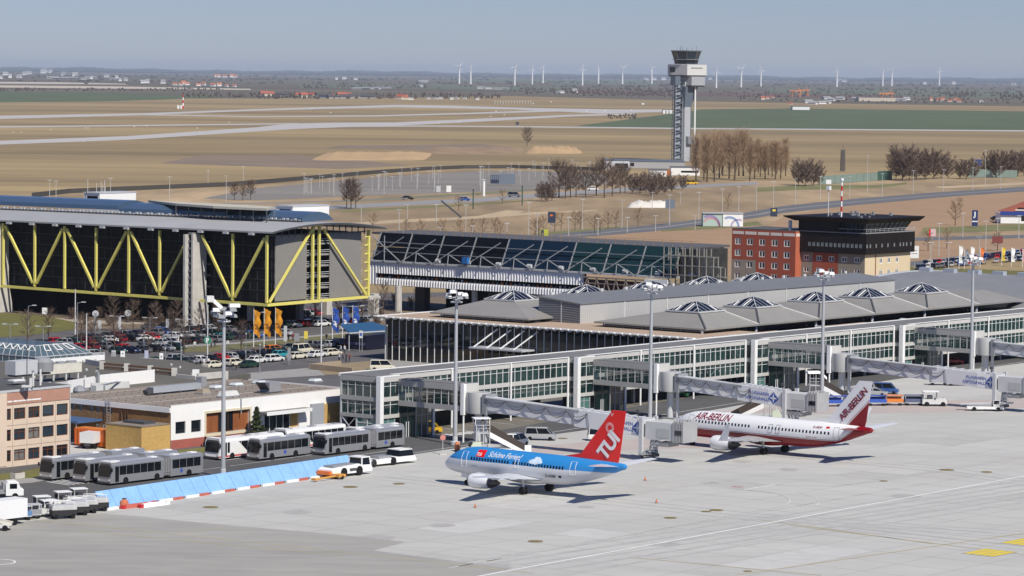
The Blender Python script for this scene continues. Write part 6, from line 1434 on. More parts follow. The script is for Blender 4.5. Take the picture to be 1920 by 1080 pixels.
# ---------------------------------------------------------------- blue blast barrier
p0 = F(195,957.5); p1 = F(668,885); t = T('blast_barrier', 'long light blue slanted blast barrier with red and white base beams', 'barrier', W(p0.x, p0.y, 0), math.atan2((W(p1.x,p1.y)-W(p0.x,p0.y)).y, (W(p1.x,p1.y)-W(p0.x,p0.y)).x))
Lb = (p1-p0).length; n = 20; M_ = Matrix.Translation(t.location) @ Matrix.Rotation(t.rotation_euler.z, 4, 'Z')
zt_ = zat(M_ @ Vector((0,1.5,0)), 922)
m_bar = mat('light_blue_panel', (.24,.44,.73), .45, var=.07, scale=.35, var2=.08, scale2=1.6)
for k in range(n):
    a = Lb*k/n+.03; b = Lb*(k+1)/n-.03; MB().hexa([(a,.1,.25),(b,.1,.25),(b,.2,.25),(a,.2,.25),(a,1.5,zt_),(b,1.5,zt_),(b,1.6,zt_),(a,1.6,zt_)]).build('panel', m_bar, t)
    MB().bar((a,1.7,0),(a,1.55,zt_-.1),.12).bar((a,.3,.2),(a,1.7,.2),.12).build('strut', steel, t)
    if k % 2 == 0: MB().box(a,b,-.25,.08,0,.32).build('base_beam', white, t)
    else: MB().box(a,b-.6,-.25,.08,0,.32).build('base_beam', mat('faded_red_plastic', (.50,.13,.09), .6, var=.2, scale=1), t)
p = F(238,956); 
for (x, y, lab) in ((233,952,'leftmost orange barrier bag lying at the foot of the blue barrier'),(255,951,'red and white plastic beam lying left at the foot of the blue barrier'),(288,949,'white and red beam lying right of the red one at the blue barrier')):
    if 'bag' in lab: small('barrier_bag', lab, 'barrier', G(x, y), GR, [('bag', MB().lathe([(.5,0),(.62,.4),(.5,.9),(.2,1.1),(0,1.1)], 10), mat('orange_bag', (.5,.16,.08), .8, var=.2, scale=2)), ('top', MB().box(-.2,.2,-.2,.2,1.05,1.25), dgrey)])
    else: small('fallen_beam', lab, 'barrier', G(x, y), GR, [('beam', MB().hexa([(-2.1,-.35,0),(2.1,-.35,0),(2.1,.35,0),(-2.1,.35,0),(-1.9,-.2,.5),(1.9,-.2,.5),(1.9,.2,.5),(-1.9,.2,.5)]), MATS['faded_red_plastic'] if 'red and white' in lab else white), ('end', MB().box(2.1,2.7,-.3,.3,0,.45), white), ('end', MB().box(-2.6,-2.1,-.3,.3,0,.45), red_p)])
# ---------------------------------------------------------------- tractors
def pushback(label, ab, rz):
    t = T('pushback_tractor', label, 'tow tractor', W(ab.x, ab.y, 0), rz)
    MB().loft([[(x,y,z) for y, z in ((-1.4,.45),(1.4,.45),(1.4,h),(1.2,h+.15),(-1.2,h+.15),(-1.4,h))] for x, h in ((-4.3,1.0),(-3.9,1.25),(1.6,1.45),(1.7,1.3),(3.9,1.2),(4.1,.9))]).build('body', white, t, smooth=20)
    MB().loft([[(2.0,-1.25,1.3),(2.0,1.25,1.3),(3.9,1.25,1.2),(3.9,-1.25,1.2)],[(2.15,-1.1,2.35),(2.15,1.1,2.35),(3.7,1.1,2.35),(3.7,-1.1,2.35)]]).build('cab_glass', bglass, t); MB().box(2.0,3.85,-1.2,1.2,2.35,2.47).build('cab_roof', white, t)
    pl = MB()
    for x, y in ((2.05,-1.2),(2.05,1.2),(3.85,-1.2),(3.85,1.2)): pl.bar((x,y,1.25),(x+(.1 if x < 3 else -.12),y*.93,2.36),.14)
    pl.build('cab_pillar', white, t)
    MB().box(-3.6,1.2,-.9,.9,1.5,1.66).build('deck', mgrey, t); MB().box(-4.75,-4.3,-1.2,1.2,.5,1.0).build('hazard_bumper', orange_p, t)
    MB().box(-.7,.7,-1.43,-1.40,.75,1.15).build('vent', dgrey, t)
    wheels(t, [(-1.9,-1.25),(-1.9,1.25),(1.35,-1.25),(1.35,1.25)], .68, .45)
    return t
tp = pushback('white four wheeled aircraft tractor with an orange tow bar at the blue barrier', F(662,893) + Vector((0,1.4)), GR)
p = F(618,900.5); tb = T('tow_bar', 'orange tow bar on small wheels lying left of the white tractor', 'tow bar', W(p.x, p.y, 0), GR)
MB().tube([(-2.6,.2,.35),(3.0,0,.5)], .13, 8).build('bar', mat('faded_orange', (.62,.30,.06), .6, var=.2, scale=2), tb); MB().box(1.2,2.6,-.7,.7,.35,.7).build('axle_frame', MATS['faded_orange'], tb); wheels(tb, [(1.9,-.6),(1.9,.6)], .3, .2); MB().box(-3.1,-2.6,-.2,.6,.2,.5).build('hook', MATS['faded_orange'], tb)
p = F(735,872); t = T('tow_tractor', 'low white towbarless aircraft tractor with cab at its right end', 'tow tractor', W(p.x, p.y+1.3, 0), GR-R_(4))
MB().loft([[(x,y,z) for y, z in ((-1.5,.35),(1.5,.35),(1.5,h),(-1.5,h))] for x, h in ((-4.8,.7),(-4.4,.95),(1.0,1.05),(1.2,1.1),(4.6,1.1),(4.9,.7))]).build('body', white, t)
MB().loft([[(1.5,-1.35,1.1),(1.5,1.35,1.1),(4.5,1.35,1.1),(4.5,-1.35,1.1)],[(1.8,-1.2,1.95),(1.8,1.2,1.95),(4.2,1.2,1.95),(4.2,-1.2,1.95)]]).build('cab_glass', bglass, t); MB().box(1.7,4.3,-1.25,1.25,1.95,2.05).build('cab_roof', white, t)
MB().box(-2.2,.4,-.9,.9,1.0,1.35).build('engine_cover', mgrey, t); MB().box(-4.9,-3.4,-1.55,-1.0,.3,1.1).build('cradle_arm', lgrey, t); MB().tube([(4.4,-1.3,1.1),(4.4,-1.3,2.6)], .04, 5).build('aerial', dgrey, t)
wheels(t, [(-3.8,-1.35),(-3.8,1.35),(.2,-1.35),(.2,1.35)], .58, .4); MB().box(4.6,5.0,-1.4,1.4,.35,.9).build('bumper', dgrey, t)
# small white apron tractors parked in a cluster by the barrier
def minitug(label, p, rz, canopy=True, group=None):
    t = T('baggage_tractor', label, 'baggage tractor', p, rz, group)
    MB().loft([[(x,y,z) for y, z in ((-.75,.3),(.75,.3),(.75,h),(-.75,h))] for x, h in ((-1.6,.95),(-.2,.98),(0,.8),(.1,1.05),(1.35,1.1),(1.55,.85))]).build('body', offwhite, t)
    MB().box(1.5,1.6,-.6,.6,.4,.9).build('grille', black, t); MB().box(-.9,-.3,-.5,.5,.95,1.45).build('seat', dgrey, t)
    if canopy:
        c = MB()
        for x, y in ((-1.4,-.7),(-1.4,.7),(.3,-.7),(.3,.7)): c.bar((x,y,.9),(x,y,1.95),.08)
        c.build('canopy_post', lgrey, t); MB().box(-1.55,.5,-.8,.8,1.95,2.05).build('canopy', white, t); MB().box(.28,.32,-.65,.65,1.15,1.9).build('windscreen', bglass, t)
    wheels(t, [(-1.05,-.65),(-1.05,.65),(1.0,-.65),(1.0,.65)], .32, .22)
    return t
def gpu(label, p, rz, group=None):
    t = T('ground_power_unit', label, 'power unit', p, rz, group)
    MB().box(-2.2,2.2,-1,1,1.4,2.0).build('casing', mat('gpu_white', (.5,.5,.49), .5, var=.12, scale=1), t); MB().box(2.2,2.28,-.85,.85,.6,1.85).build('radiator', black, t); MB().box(-2.15,2.18,-.97,.97,.5,1.4).build('engine_housing', mat('housing_black', (.02,.02,.021), .7), t)  # white upper casing, plain black lower half
    ld = MB()
    for y in (-.35,.1): ld.bar((2.34,y,.4),(2.34,y,1.9),.06)
    for k in range(5): ld.bar((2.34,-.35,.5+k*.3),(2.34,.1,.5+k*.3),.05)
    ld.build('ladder', lgrey, t); MB().box(-2.0,2.0,-.9,.9,2.0,2.12).build('roof', lgrey, t); rl = MB()
    for x in (-1.8,1.8): rl.bar((x,-.8,2.1),(x,-.8,2.6),.07).bar((x,.8,2.1),(x,.8,2.6),.07)
    rl.bar((-1.8,-.8,2.6),(1.8,-.8,2.6),.07).bar((-1.8,.8,2.6),(1.8,.8,2.6),.07).bar((1.8,-.8,2.6),(1.8,.8,2.6),.07); rl.build('roof_rail', white, t)
    wheels(t, [(-1.5,-.85),(-1.5,.85),(1.5,-.85),(1.5,.85)], .4, .25); return t
for (x, y, lab) in ((118,972,'nearest white power unit of the cluster by the blue barrier'),(141,966,'second white power unit from the front beside the blue barrier'),(158,962,'third white power unit from the front beside the blue barrier'),(178,958,'power unit touching the left end of the blue barrier')): gpu(lab, G(x, y), GR-R_(28), 'white power units in the cluster by the barrier').scale = (.72,.8,.82)
for (x, y, lab) in ((84,968,'white baggage tractor at the left end of the cluster'),(70,960,'white baggage tractor behind the leftmost tractor of the cluster'),(110,951,'white roofed tractor at the back of the cluster'),(140,945,'white roofed tractor at the back of the cluster, farthest right')): minitug(lab, G(x, y), GR+R_(155), True, 'white baggage tractors near the blue barrier')
def dolly(label, p, rz, m, group=None, load=None):
    t = T('baggage_cart', label, 'baggage cart', p, rz, group)
    MB().box(-1.6,1.6,-.75,.75,.45,.6).build('bed', lgrey, t); MB().box(-1.6,1.6,-.78,-.72,.6,1.2).build('side_panel', m, t); MB().box(-1.6,1.6,.72,.78,.6,1.5).build('side_panel', m, t)
    fr = MB()
    for x in (-1.55,1.55):
        for y in (-.72,.72): fr.bar((x,y,.6),(x,y,1.75),.07)
    fr.build('frame', lgrey, t); MB().box(-1.65,1.65,-.8,.8,1.72,1.8).build('cover', m if load is None else load, t); MB().bar((1.6,0,.45),(2.5,0,.35),.08).build('drawbar', dgrey, t)
    wheels(t, [(-1.15,-.65),(-1.15,.65),(1.15,-.65),(1.15,.65)], .25, .16); return t
m_bcart = mat('blue_cart', (.04,.10,.42), .5, var=.1, scale=2); m_ocart = mat('orange_cart', (.70,.22,.04), .5, var=.1, scale=2)
dolly('blue and grey cart beside the white box truck at the left edge', G(34,975), GR-R_(30), mat('faded_blue_cart', (.10,.22,.40), .6, var=.1, scale=2), None, lgrey)
dolly('grey covered cart between the blue cart and the white tractors', G(52,972), GR-R_(30), mgrey, None, lgrey)
gc = 'baggage carts standing in a row on the apron'
for i, (x, y, m, lab) in enumerate(((1522,762,m_bcart,'blue baggage cart at the left end of the cart row'),(1562,762,m_bcart,'blue baggage cart under the mobile stairs, second in the row'),(1598,761,m_bcart,'blue baggage cart just left of the lettered white tail'),(1644,760.5,m_bcart,'blue baggage cart half hidden by the lettered white tail'),(1675,760,m_ocart,'orange baggage cart in the row right of the white tail'),(1713,760,mat('dark_cart', (.10,.12,.2), .6),'dark blue grey cart directly behind the grey tractor'))): dolly(lab, G(x, y), 0.05, m, gc)
minitug('grey baggage tractor at the right end of the cart row', G(1752,761), R_(0), True).scale = (1.35,1.35,1.25)
# white trucks at the left edge
def truck(label, p, rz, box=None, cabm=white, L_=5.5, H_=2.9, flat=False):
    t = T('truck', label, 'truck', p, rz)
    MB().loft([[(x,y,z) for y, z in ((-1.05,.5),(1.05,.5),(1.05,h),(.9,h+.1),(-.9,h+.1),(-1.05,h))] for x, h in ((0,1.9),(.25,2.25),(1.3,2.3),(1.65,2.1),(2.0,1.3),(2.3,1.2))]).build('cab', cabm, t, smooth=25)
    MB().hexa([(1.72,-.9,1.35),(2.02,-.9,1.3),(2.02,.9,1.3),(1.72,.9,1.35),(1.5,-.85,2.1),(1.68,-.85,2.08),(1.68,.85,2.08),(1.5,.85,2.1)]).build('windscreen', bglass, t)
    for y in (-1.07,1.05): MB().box(.5,1.45,y,y+.02,1.4,2.05).build('side_window', bglass, t)
    if box: MB().box(-L_,-.1,-1.15,1.15,.9,H_).build('cargo_box', box, t)
    elif flat: MB().box(-L_,-.1,-1.05,1.05,.75,.95).build('load_bed', mgrey, t); MB().box(-L_,-.2,-1.05,-1.0,.95,1.35).build('side_board', mgrey, t); MB().box(-.3,-.2,-1,1,.95,2.2).build('headboard', lgrey, t)
    MB().box(-L_,1.9,-.45,.45,.45,.75).build('chassis', dgrey, t); wheels(t, [(1.2,-.95),(1.2,.95),(-L_*.7,-.95),(-L_*.7,.95)], .42, .28); MB().box(2.2,2.38,-1,1,.4,.75).build('bumper', dgrey, t); return t
truck('small white truck cab cut off by the left edge on the dark road', G(9,935), GR-R_(35), None, white, 4.5, flat=True)
truck('white box truck cut off by the left edge beside the carts', G(-36,990), GR+R_(178), mat('white_box', (.76,.76,.75), .5), white, 6.5, 3.2)
p = G(0,994); t = T('conveyor_belt', 'pale conveyor loader cut off by the bottom of the left edge', 'belt loader', p, GR-R_(50)); MB().bar((-4,0,1.9),(1.5,0,.7),1.1,.3).build('belt', dgrey, t); MB().bar((-4,-.6,2.0),(1.5,-.6,.8),.1,.4).bar((-4,.6,2.0),(1.5,.6,.8),.1,.4).build('side_rail', mat('cream_metal', (.66,.63,.54)), t); MB().box(-2.5,1.2,-.8,.8,.4,.8).build('chassis', offwhite, t); wheels(t, [(-1.8,-.8),(-1.8,.8),(.7,-.8),(.7,.8)], .35)
# passenger stair trucks
def stairs_truck(label, p, rz, canopy=False, hgt=3.4):
    t = T('stair_truck', label, 'passenger stairs', p, rz, 'mobile passenger stairs at the gates')
    MB().box(-3.2,2.6,-1.0,1.0,.5,1.0).build('chassis', white, t); MB().loft([[(x,y,z) for y, z in ((-1,.6),(1,.6),(1,h),(-1,h))] for x, h in ((-3.9,1.2),(-3.6,1.3),(-3.2,2.0),(-2.0,2.0))]).build('cab', mat('dull_green_white', (.55,.60,.48), .5), t); MB().hexa([(-3.68,-.9,1.35),(-3.62,-.9,1.35),(-3.62,.9,1.35),(-3.68,.9,1.35),(-3.3,-.85,1.92),(-3.24,-.85,1.92),(-3.24,.85,1.92),(-3.3,.85,1.92)]).build('windscreen', bglass, t)
    wheels(t, [(-2.6,-.9),(-2.6,.9),(1.5,-.9),(1.5,.9)], .42, .28)
    st = MB(); n_ = 15; a = (-.8, hgt); b = (4.6, .45)
    for k in range(n_): x = a[0]+(b[0]-a[0])*k/n_; z = a[1]+(b[1]-a[1])*k/n_; st.box(x,x+.36,-.75,.75,z-.24,z)
    st.build('step_flight', mat('dark_step', (.05,.04,.035), .8), t)
    for y in (-.85,.82): MB().hexa([(a[0],y,a[1]-.7),(b[0],y,b[1]-.45),(b[0],y+.05,b[1]-.45),(a[0],y+.05,a[1]-.7),(a[0],y,a[1]+.15),(b[0],y,b[1]+.15),(b[0],y+.05,b[1]+.15),(a[0],y+.05,a[1]+.15)]).build('side_panel', white, t)
    for y in (-.85,.82): MB().hexa([(a[0],y,a[1]+.2),(b[0],y,b[1]+.2),(b[0],y+.05,b[1]+.2),(a[0],y+.05,a[1]+.2),(a[0],y,a[1]+1.25),(b[0],y,b[1]+1.15),(b[0],y+.05,b[1]+1.15),(a[0],y+.05,a[1]+1.25)]).build('balustrade', mat('smoked_panel', (.06,.045,.035), .4), t)
    MB().box(b[0]-.1,b[0]+.9,-.95,-.88,.3,1.5).build('end_panel', white, t)
    MB().box(-2.8,-.7,-.95,.95,hgt-.15,hgt).build('platform', lgrey, t); rl = MB()
    for x in (-2.75,-1.7,-.75):
        for y in (-.9,.9): rl.bar((x,y,1.0),(x,y,hgt+(2.0 if canopy else 1.1)),.1)
    for y in (-.9,.9): rl.bar((-2.75,y,hgt+1.1),(-.75,y,hgt+1.1),.08).bar((-2.75,y,hgt+.6),(-.75,y,hgt+.6),.06)
    rl.build('railing', lgrey, t)
    if canopy:
        MB().loft([[(-3.2,-1.1,hgt+1.95),(-3.2,1.1,hgt+1.95),(-3.2,.9,hgt+2.3),(-3.2,-.9,hgt+2.3)],[(-.9,-1.1,hgt+2.0),(-.9,1.1,hgt+2.0),(-.9,.9,hgt+2.35),(-.9,-.9,hgt+2.35)],[(.2,-1.1,hgt+.9),(.2,1.1,hgt+.9),(.2,.9,hgt+1.4),(.2,-.9,hgt+1.4)]]).build('canopy', white, t)
    else: MB().box(-3.1,-.6,-1.05,1.05,hgt+2.0,hgt+2.12).build('canopy', white, t); rl2 = MB(); [rl2.bar((x,y,hgt+1.1),(x,y,hgt+2.0),.08) for x in (-2.9,-.8) for y in (-.95,.95)]; rl2.build('canopy_post', white, t)
    return t
stairs_truck('passenger stairs truck left of the blue airliner, steps running down to the right', G(925,853), GR-R_(52)+R_(12))
stairs_truck('passenger stairs with steps descending left behind the white airliner', G(1424,792), R_(178), False, 3.2)
stairs_truck('passenger stairs with large white hood beside the third jet bridge', G(1545,757), R_(8), True, 3.3)
# cars and vans (shared by apron, road and car park)
def car_parts(kind):
    if kind == 'van': L_, Wd, H = 4.8, 1.9, 1.95; low = [(-2.4,.35,.9),(-2.35,.3,1.02),(1.35,.3,1.05),(2.2,.3,.92),(2.4,.35,.7)]; cab = [(-2.32,1.0,-2.2,H),(1.75,1.02,.95,H)]
    elif kind == 'estate': L_, Wd, H = 4.4, 1.76, 1.48; low = [(-2.2,.35,.8),(-2.15,.28,.92),(.95,.28,.93),(2.05,.28,.78),(2.2,.35,.6)]; cab = [(-2.1,.9,-1.75,H),(1.35,.9,.45,H)]
    elif kind == 'hatch': L_, Wd, H = 3.8, 1.68, 1.45; low = [(-1.9,.35,.8),(-1.85,.28,.92),(.85,.28,.92),(1.75,.28,.78),(1.9,.35,.6)]; cab = [(-1.82,.9,-1.35,H),(1.25,.9,.35,H)]
    else: L_, Wd, H = 4.5, 1.76, 1.42; low = [(-2.25,.35,.8),(-2.2,.28,.9),(-1.5,.28,.95),(1.0,.28,.93),(2.1,.28,.76),(2.25,.35,.58)]; cab = [(-1.75,.92,-1.05,H),(1.4,.92,.4,H)]
    b = MB(); w = Wd/2
    b.loft([[(x,-w+.06,z0),(x,w-.06,z0),(x,w,z0+.25),(x,w-.05,z1),(x,-w+.05,z1),(x,-w,z0+.25)] for x, z0, z1 in low])
    (x0,za,x1,zb_),(x2,zc_,x3,_) = cab
    g_ = MB(); g_.hexa([(x0,-w+.08,za),(x2,-w+.08,zc_),(x2,w-.08,zc_),(x0,w-.08,za),(x1,-w+.28,zb_-.05),(x3,-w+.28,zb_-.05),(x3,w-.28,zb_-.05),(x1,w-.28,zb_-.05)])
    r = MB(); r.hexa([(x1-.05,-w+.26,zb_-.08),(x3+.05,-w+.26,zb_-.08),(x3+.05,w-.26,zb_-.08),(x1-.05,w-.26,zb_-.08),(x1+.1,-w+.34,zb_+.02),(x3-.1,-w+.34,zb_+.02),(x3-.1,w-.34,zb_+.02),(x1+.1,w-.34,zb_+.02)])
    mid = (x1+x3)/2
    for sx in ((x0+x2)/2,):
        for sd in (-1,1): r.bar((sx-.05,sd*(w-.06),za),(mid-.05,sd*(w-.27),zb_-.05),.12,.06); r.bar((x0+.02,sd*(w-.1),za),(x1+.02,sd*(w-.29),zb_-.05),.12,.08); r.bar((x2-.02,sd*(w-.1),za),(x3-.02,sd*(w-.29),zb_-.05),.09,.08)
    return L_, w, b, g_, r
CARMESH = {}
def car(label, p, rz, colour, kind='sedan', group=None, name='parked_car', cat='car'):
    key = (kind, colour)
    if key not in CARMESH:
        L_, w, b, g_, r = car_parts(kind); m = mat('car_paint_'+colour, CARCOL[colour], .28, .1 if colour in ('silver','grey') else 0, coat=.5)
        t = T(name, label, cat, p, rz, group); b.build('body', m, t, smooth=30); g_.build('cabin_glass', bglass, t); r.build('roof', m, t, smooth=30)
        for sd in (-1,1): MB().box(L_/2-.1,L_/2-.02,sd*w*.72-.16,sd*w*.72+.16,.58,.74).build('headlight', MATS['lamp_glass'], t); MB().box(-L_/2+.0,-L_/2+.05,sd*w*.74-.14,sd*w*.74+.14,.62,.8).build('tail_light', red_p, t)
        for x in (-L_/2+.85,L_/2-.85):
            for sd in (-1,1):
                o = MB().lathe([(0,-.1),(.2,-.11),(.3,-.09),(.32,0),(.3,.09),(.2,.11),(0,.1)], 12).build('wheel', black, t, smooth=40); o.matrix_local = Matrix.Translation((x,sd*(w-.08),.32)) @ Matrix.Rotation(R_(90),4,'X')
        CARMESH[key] = t; reg(t); return t
    return dup(CARMESH[key], p, rz, label, group)
CARCOL = dict(white=(.72,.72,.70), cream=(.70,.66,.52), silver=(.42,.43,.44), grey=(.16,.165,.17), black=(.010,.010,.012), navy=(.012,.018,.055), blue=(.03,.09,.30), teal=(.03,.30,.36), red=(.48,.012,.012), darkred=(.16,.012,.014), green=(.02,.22,.05), darkgreen=(.015,.05,.035), orange=(.62,.17,.02), yellow=(.75,.45,.02))
car('silver minivan driving on the asphalt behind the passenger stairs', G(1014,825), R_(-8), 'silver', 'van', None, 'minivan', 'van')
car('white service car seen from behind beside the passenger stairs', G(968,836), R_(60), 'white', 'van', None, 'service_car', 'car')
car('small white apron vehicle right of the silver minivan', G(1131,826), R_(5), 'white', 'van', None, 'service_car', 'car')
car('bright green small car parked under the pier beside the jet bridge', G(1272,744), GR-R_(70), 'green', 'hatch')
truck('grey pickup truck parked right of the green car', G(1318,741), GR-R_(60), None, mat('grey_cab', (.22,.23,.25), .35), 3.2, 2, True)
truck('grey flatbed truck parked beside the third passenger stairs', G(1620,740), GR-R_(55), None, mat('grey_cab', (.22,.23,.25), .35), 4.5, 2, True)
car('bright blue van parked right of the grey flatbed truck', G(1660,738), R_(-12), 'blue', 'van', None, 'minivan', 'van')
car('silver car beside the bright blue van near the white tail', G(1640,742), R_(-12), 'silver', 'sedan')
car('orange-yellow snow vehicle under the first gangway', G(801,812), R_(0), 'yellow', 'van', None, 'service_vehicle', 'service vehicle')
car('red car standing in the shade below the pier', G(1198,744), GR, 'red', 'hatch')
car('red car in the shade below the pier near the third stair tower', G(1785,683), R_(0), 'red', 'sedan')
car('dark blue car in the shade below the pier beside the red one', G(1755,683), R_(0), 'navy', 'sedan')
# belt loader at the right and container dollies
p = G(1848,770); t = T('belt_loader', 'white belt loader vehicle alone on the apron at the right', 'belt loader', p, R_(-3))
MB().box(-3.2,3.0,-1,1,.35,.75).build('chassis', white, t); MB().bar((-4.3,.2,1.0),(4.6,.2,1.35),1.1,.22).build('belt', offwhite, t); MB().bar((-4.3,-.4,1.15),(4.6,-.4,1.5),.08,.25).build('belt_rail', lgrey, t); MB().box(1.2,2.3,-.9,-.1,.75,1.9).build('driver_cab', offwhite, t); MB().box(1.3,2.2,-.92,-.9,1.2,1.8).build('cab_window', bglass, t); wheels(t, [(-2,-.9),(-2,.9),(2,-.9),(2,.9)], .36)
for (x, y, lab) in ((1760,722,'flat grey pallet dolly left of the third jet bridge wheels'),(1795,723,'grey equipment trailer beside the third jet bridge wheels')): dolly(lab, G(x, y), R_(0), mgrey, None, lgrey)
# cones, sign, extinguisher, chocks
cone_m = mat('cone_orange', (.50,.17,.07), .7); gk = 'traffic cones on the open apron'
cones = []
for (x, y) in ((891,952),(1209.5,901),(1231,943)):
    t = T('traffic_cone', 'x', 'traffic cone', G(x, y), 0, gk); MB().lathe([(.22,.03),(.05,.7),(0,.72)], 12).build('cone', cone_m, t); MB().box(-.26,.26,-.26,.26,0,.05).build('foot', dgrey, t); MB().lathe([(.155,.28),(.11,.46)], 12).build('white_band', white, t); cones.append(t); t.scale = (.8,)*3
relabel(cones, '%s small orange cone standing alone on the pale apron')
t = small('stop_sign', 'round red stop sign on a pole at the apron entrance', 'sign', G(830,852), R_(10), [('pole', MB().tube([(0,0,0),(0,0,2.6)], .05, 6), lgrey), ('foot', MB().box(-.5,.5,-.5,.5,0,.15), concrete_c)])
o = MB().lathe([(0,-.02),(.42,-.02),(.42,.02),(0,.02)], 16).build('plate', mat('faded_red_sign', (.55,.22,.18), .5), t); o.matrix_local = Matrix.Translation((0,-.08,2.5)) @ Matrix.Rotation(R_(90),4,'X')
small('fire_extinguisher', 'orange wheeled fire extinguisher beside the second light mast', 'fire extinguisher', G(857,846), 0, [('cylinder', MB().lathe([(.35,.1),(.4,.3),(.4,1.1),(.2,1.4),(0,1.45)], 12), cone_m), ('cart', MB().box(-.5,.5,-.3,.3,0,.12).bar((.4,0,.1),(.6,0,1.2),.06), dgrey)])
# yard beside the flat building: container, van
bfc = BF(*F(139,835)); t = T('shipping_container', 'orange skip container in the yard beside the beige office', 'container', bfc.loc, GR+R_(2))
mb = MB(); mb.box(0,2.4,-6.2,0,.2,2.6); mb.build('body', orange_p, t); rb_ = MB()
for k in range(10): rb_.box(-.08,0,-6.1+k*.65,-5.95+k*.65,.25,2.5)
rb_.build('side_rib', mat('dark_orange', (.45,.09,.01), .5), t); MB().box(.1,2.3,-6.1,-.1,2.6,2.7).build('cover', mat('orange_cover', (.62,.20,.04), .6), t)
t = truck('white delivery van with a dark rear seen beside the yellow brick block', G(181,838), GR+R_(20), mat('van_white', (.70,.70,.70), .4), white, 3.4, 2.45)
# ================================================================ TREES (bare in early spring)
m_bark = mat('brown_bark', (.10,.065,.042), .9, var=.2, scale=1); m_twig = mat('winter_twigs', (.13,.085,.055), .9); m_twig2 = mat('reddish_twigs', (.33,.225,.135), .9); m_twig3 = mat('dark_twigs', (.145,.10,.075), .9); m_leaf = mat('evergreen_needles', (.03,.045,.012), .8, var=.3, scale=2)
def stick(mb, p, q, r0, r1):
    d = (q-p); 
    if d.length < 1e-4: return
    d = d.normalized(); a = d.cross(Vector((.3,.5,.81))).normalized(); b = d.cross(a); k = [(1,0),(-.5,.866),(-.5,-.866)]
    i = mb._a([p+(a*x+b*y)*r0 for x, y in k]+[q+(a*x+b*y)*r1 for x, y in k])
    for j in range(3): mb.f.append((i+j, i+(j+1) % 3, i+3+(j+1) % 3, i+3+j)); mb.m.append(0)
def bare_tree(label, H, seed, spread=.42, nb=16, ntw=26, tw=.028, form='round', twig=None, loc=(0,0,0), name='tree', trunk_h=.28, cat='tree', group=None):
    rnd = random.Random(seed); t = T(name, label, cat, loc, rnd.uniform(0,6), group); tr = MB(); cr = MB()
    lean = Vector((rnd.uniform(-.03,.03), rnd.uniform(-.03,.03), 0)); top = Vector((lean.x*H, lean.y*H, H*.93))
    tr.tube([(0,0,0),(lean.x*H*.3,lean.y*H*.3,H*trunk_h),(lean.x*H*.6,lean.y*H*.6,H*.6),tuple(top)], [H*.022,H*.016,H*.009,H*.002], 6)
    for k in range(nb):
        h = trunk_h*.85+(1-trunk_h)*(k/nb)*.92; p = Vector((lean.x*H*h, lean.y*H*h, H*h)); a = k*2.4+rnd.uniform(-.4,.4)
        s_ = (h-trunk_h*.85)/(1-trunk_h)
        if form == 'round': L_ = H*spread*(math.sin(math.pi*min(1,(.22+.78*s_)))**.7)*rnd.uniform(.75,1.1); up = .35+.8*s_
        elif form == 'poplar': L_ = H*spread*(1-.55*s_)*rnd.uniform(.7,1.1); up = 1.5
        else: L_ = H*spread*rnd.uniform(.7,1.1); up = .8
        d = Vector((math.cos(a), math.sin(a), up)).normalized(); q = p+d*L_*.55; e = q+(d+Vector((rnd.uniform(-.3,.3),rnd.uniform(-.3,.3),.35))).normalized()*L_*.5
        stick(tr, p, q, H*.007, H*.004); stick(tr, q, e, H*.004, H*.0015)
        for j in range(ntw):
            u_ = rnd.uniform(.2,1); o = p.lerp(q, u_*1.6) if u_ < .62 else q.lerp(e, (u_-.62)/.38)
            dd = (d*.7+Vector((rnd.uniform(-1,1),rnd.uniform(-1,1),rnd.uniform(-.2,1.1)))).normalized(); ll = H*.12*rnd.uniform(.5,1.2); m_ = o+dd*ll
            stick(cr, o, m_, tw, tw*.7); d3 = (dd+Vector((rnd.uniform(-.7,.7),rnd.uniform(-.7,.7),rnd.uniform(-.2,.6)))).normalized(); stick(cr, m_, m_+d3*ll*.7, tw*.7, tw*.4); stick(cr, o.lerp(m_,.5), o.lerp(m_,.5)+(d3-dd*.3).normalized()*ll*.6, tw*.6, tw*.35)
    tr.build('trunk', m_bark, t); cr.build('crown', twig or m_twig, t); return t
protos = {}
def plant_tree(kind, x, y, label, group, H=None):
    p = G(x, y, -.1); rnd = random.Random(int(x*7+y*13))
    kinds = dict(street=dict(H=7.0, spread=.30, nb=12, ntw=16, tw=.022, twig=m_twig3), big=dict(H=12, spread=.42, nb=18, ntw=30, tw=.045, twig=m_twig3), poplar=dict(H=22, spread=.27, nb=26, ntw=24, tw=.05, form='poplar', twig=m_twig2, trunk_h=.18), shrub=dict(H=6, spread=.6, nb=26, ntw=34, tw=.045, form='bush', twig=m_twig3, trunk_h=.04), small=dict(H=5, spread=.4, nb=11, ntw=14, tw=.03, twig=m_twig2))
    v = rnd.randrange(3); key = (kind, v)
    if key not in protos:
        t = bare_tree(label, seed=hash(kind) % 1 + v*11+len(kind), loc=p, name={'shrub':'shrub'}.get(kind,'tree'), cat='shrub' if kind == 'shrub' else 'tree', group=group, **kinds[kind]); protos[key] = t; reg(t)
        if H: t.scale = (H/kinds[kind]['H'],)*3
        return t
    return dup(protos[key], p, rnd.uniform(0,6.2), label, group, scale=(H/kinds[kind]['H']) if H else rnd.uniform(.88,1.15))
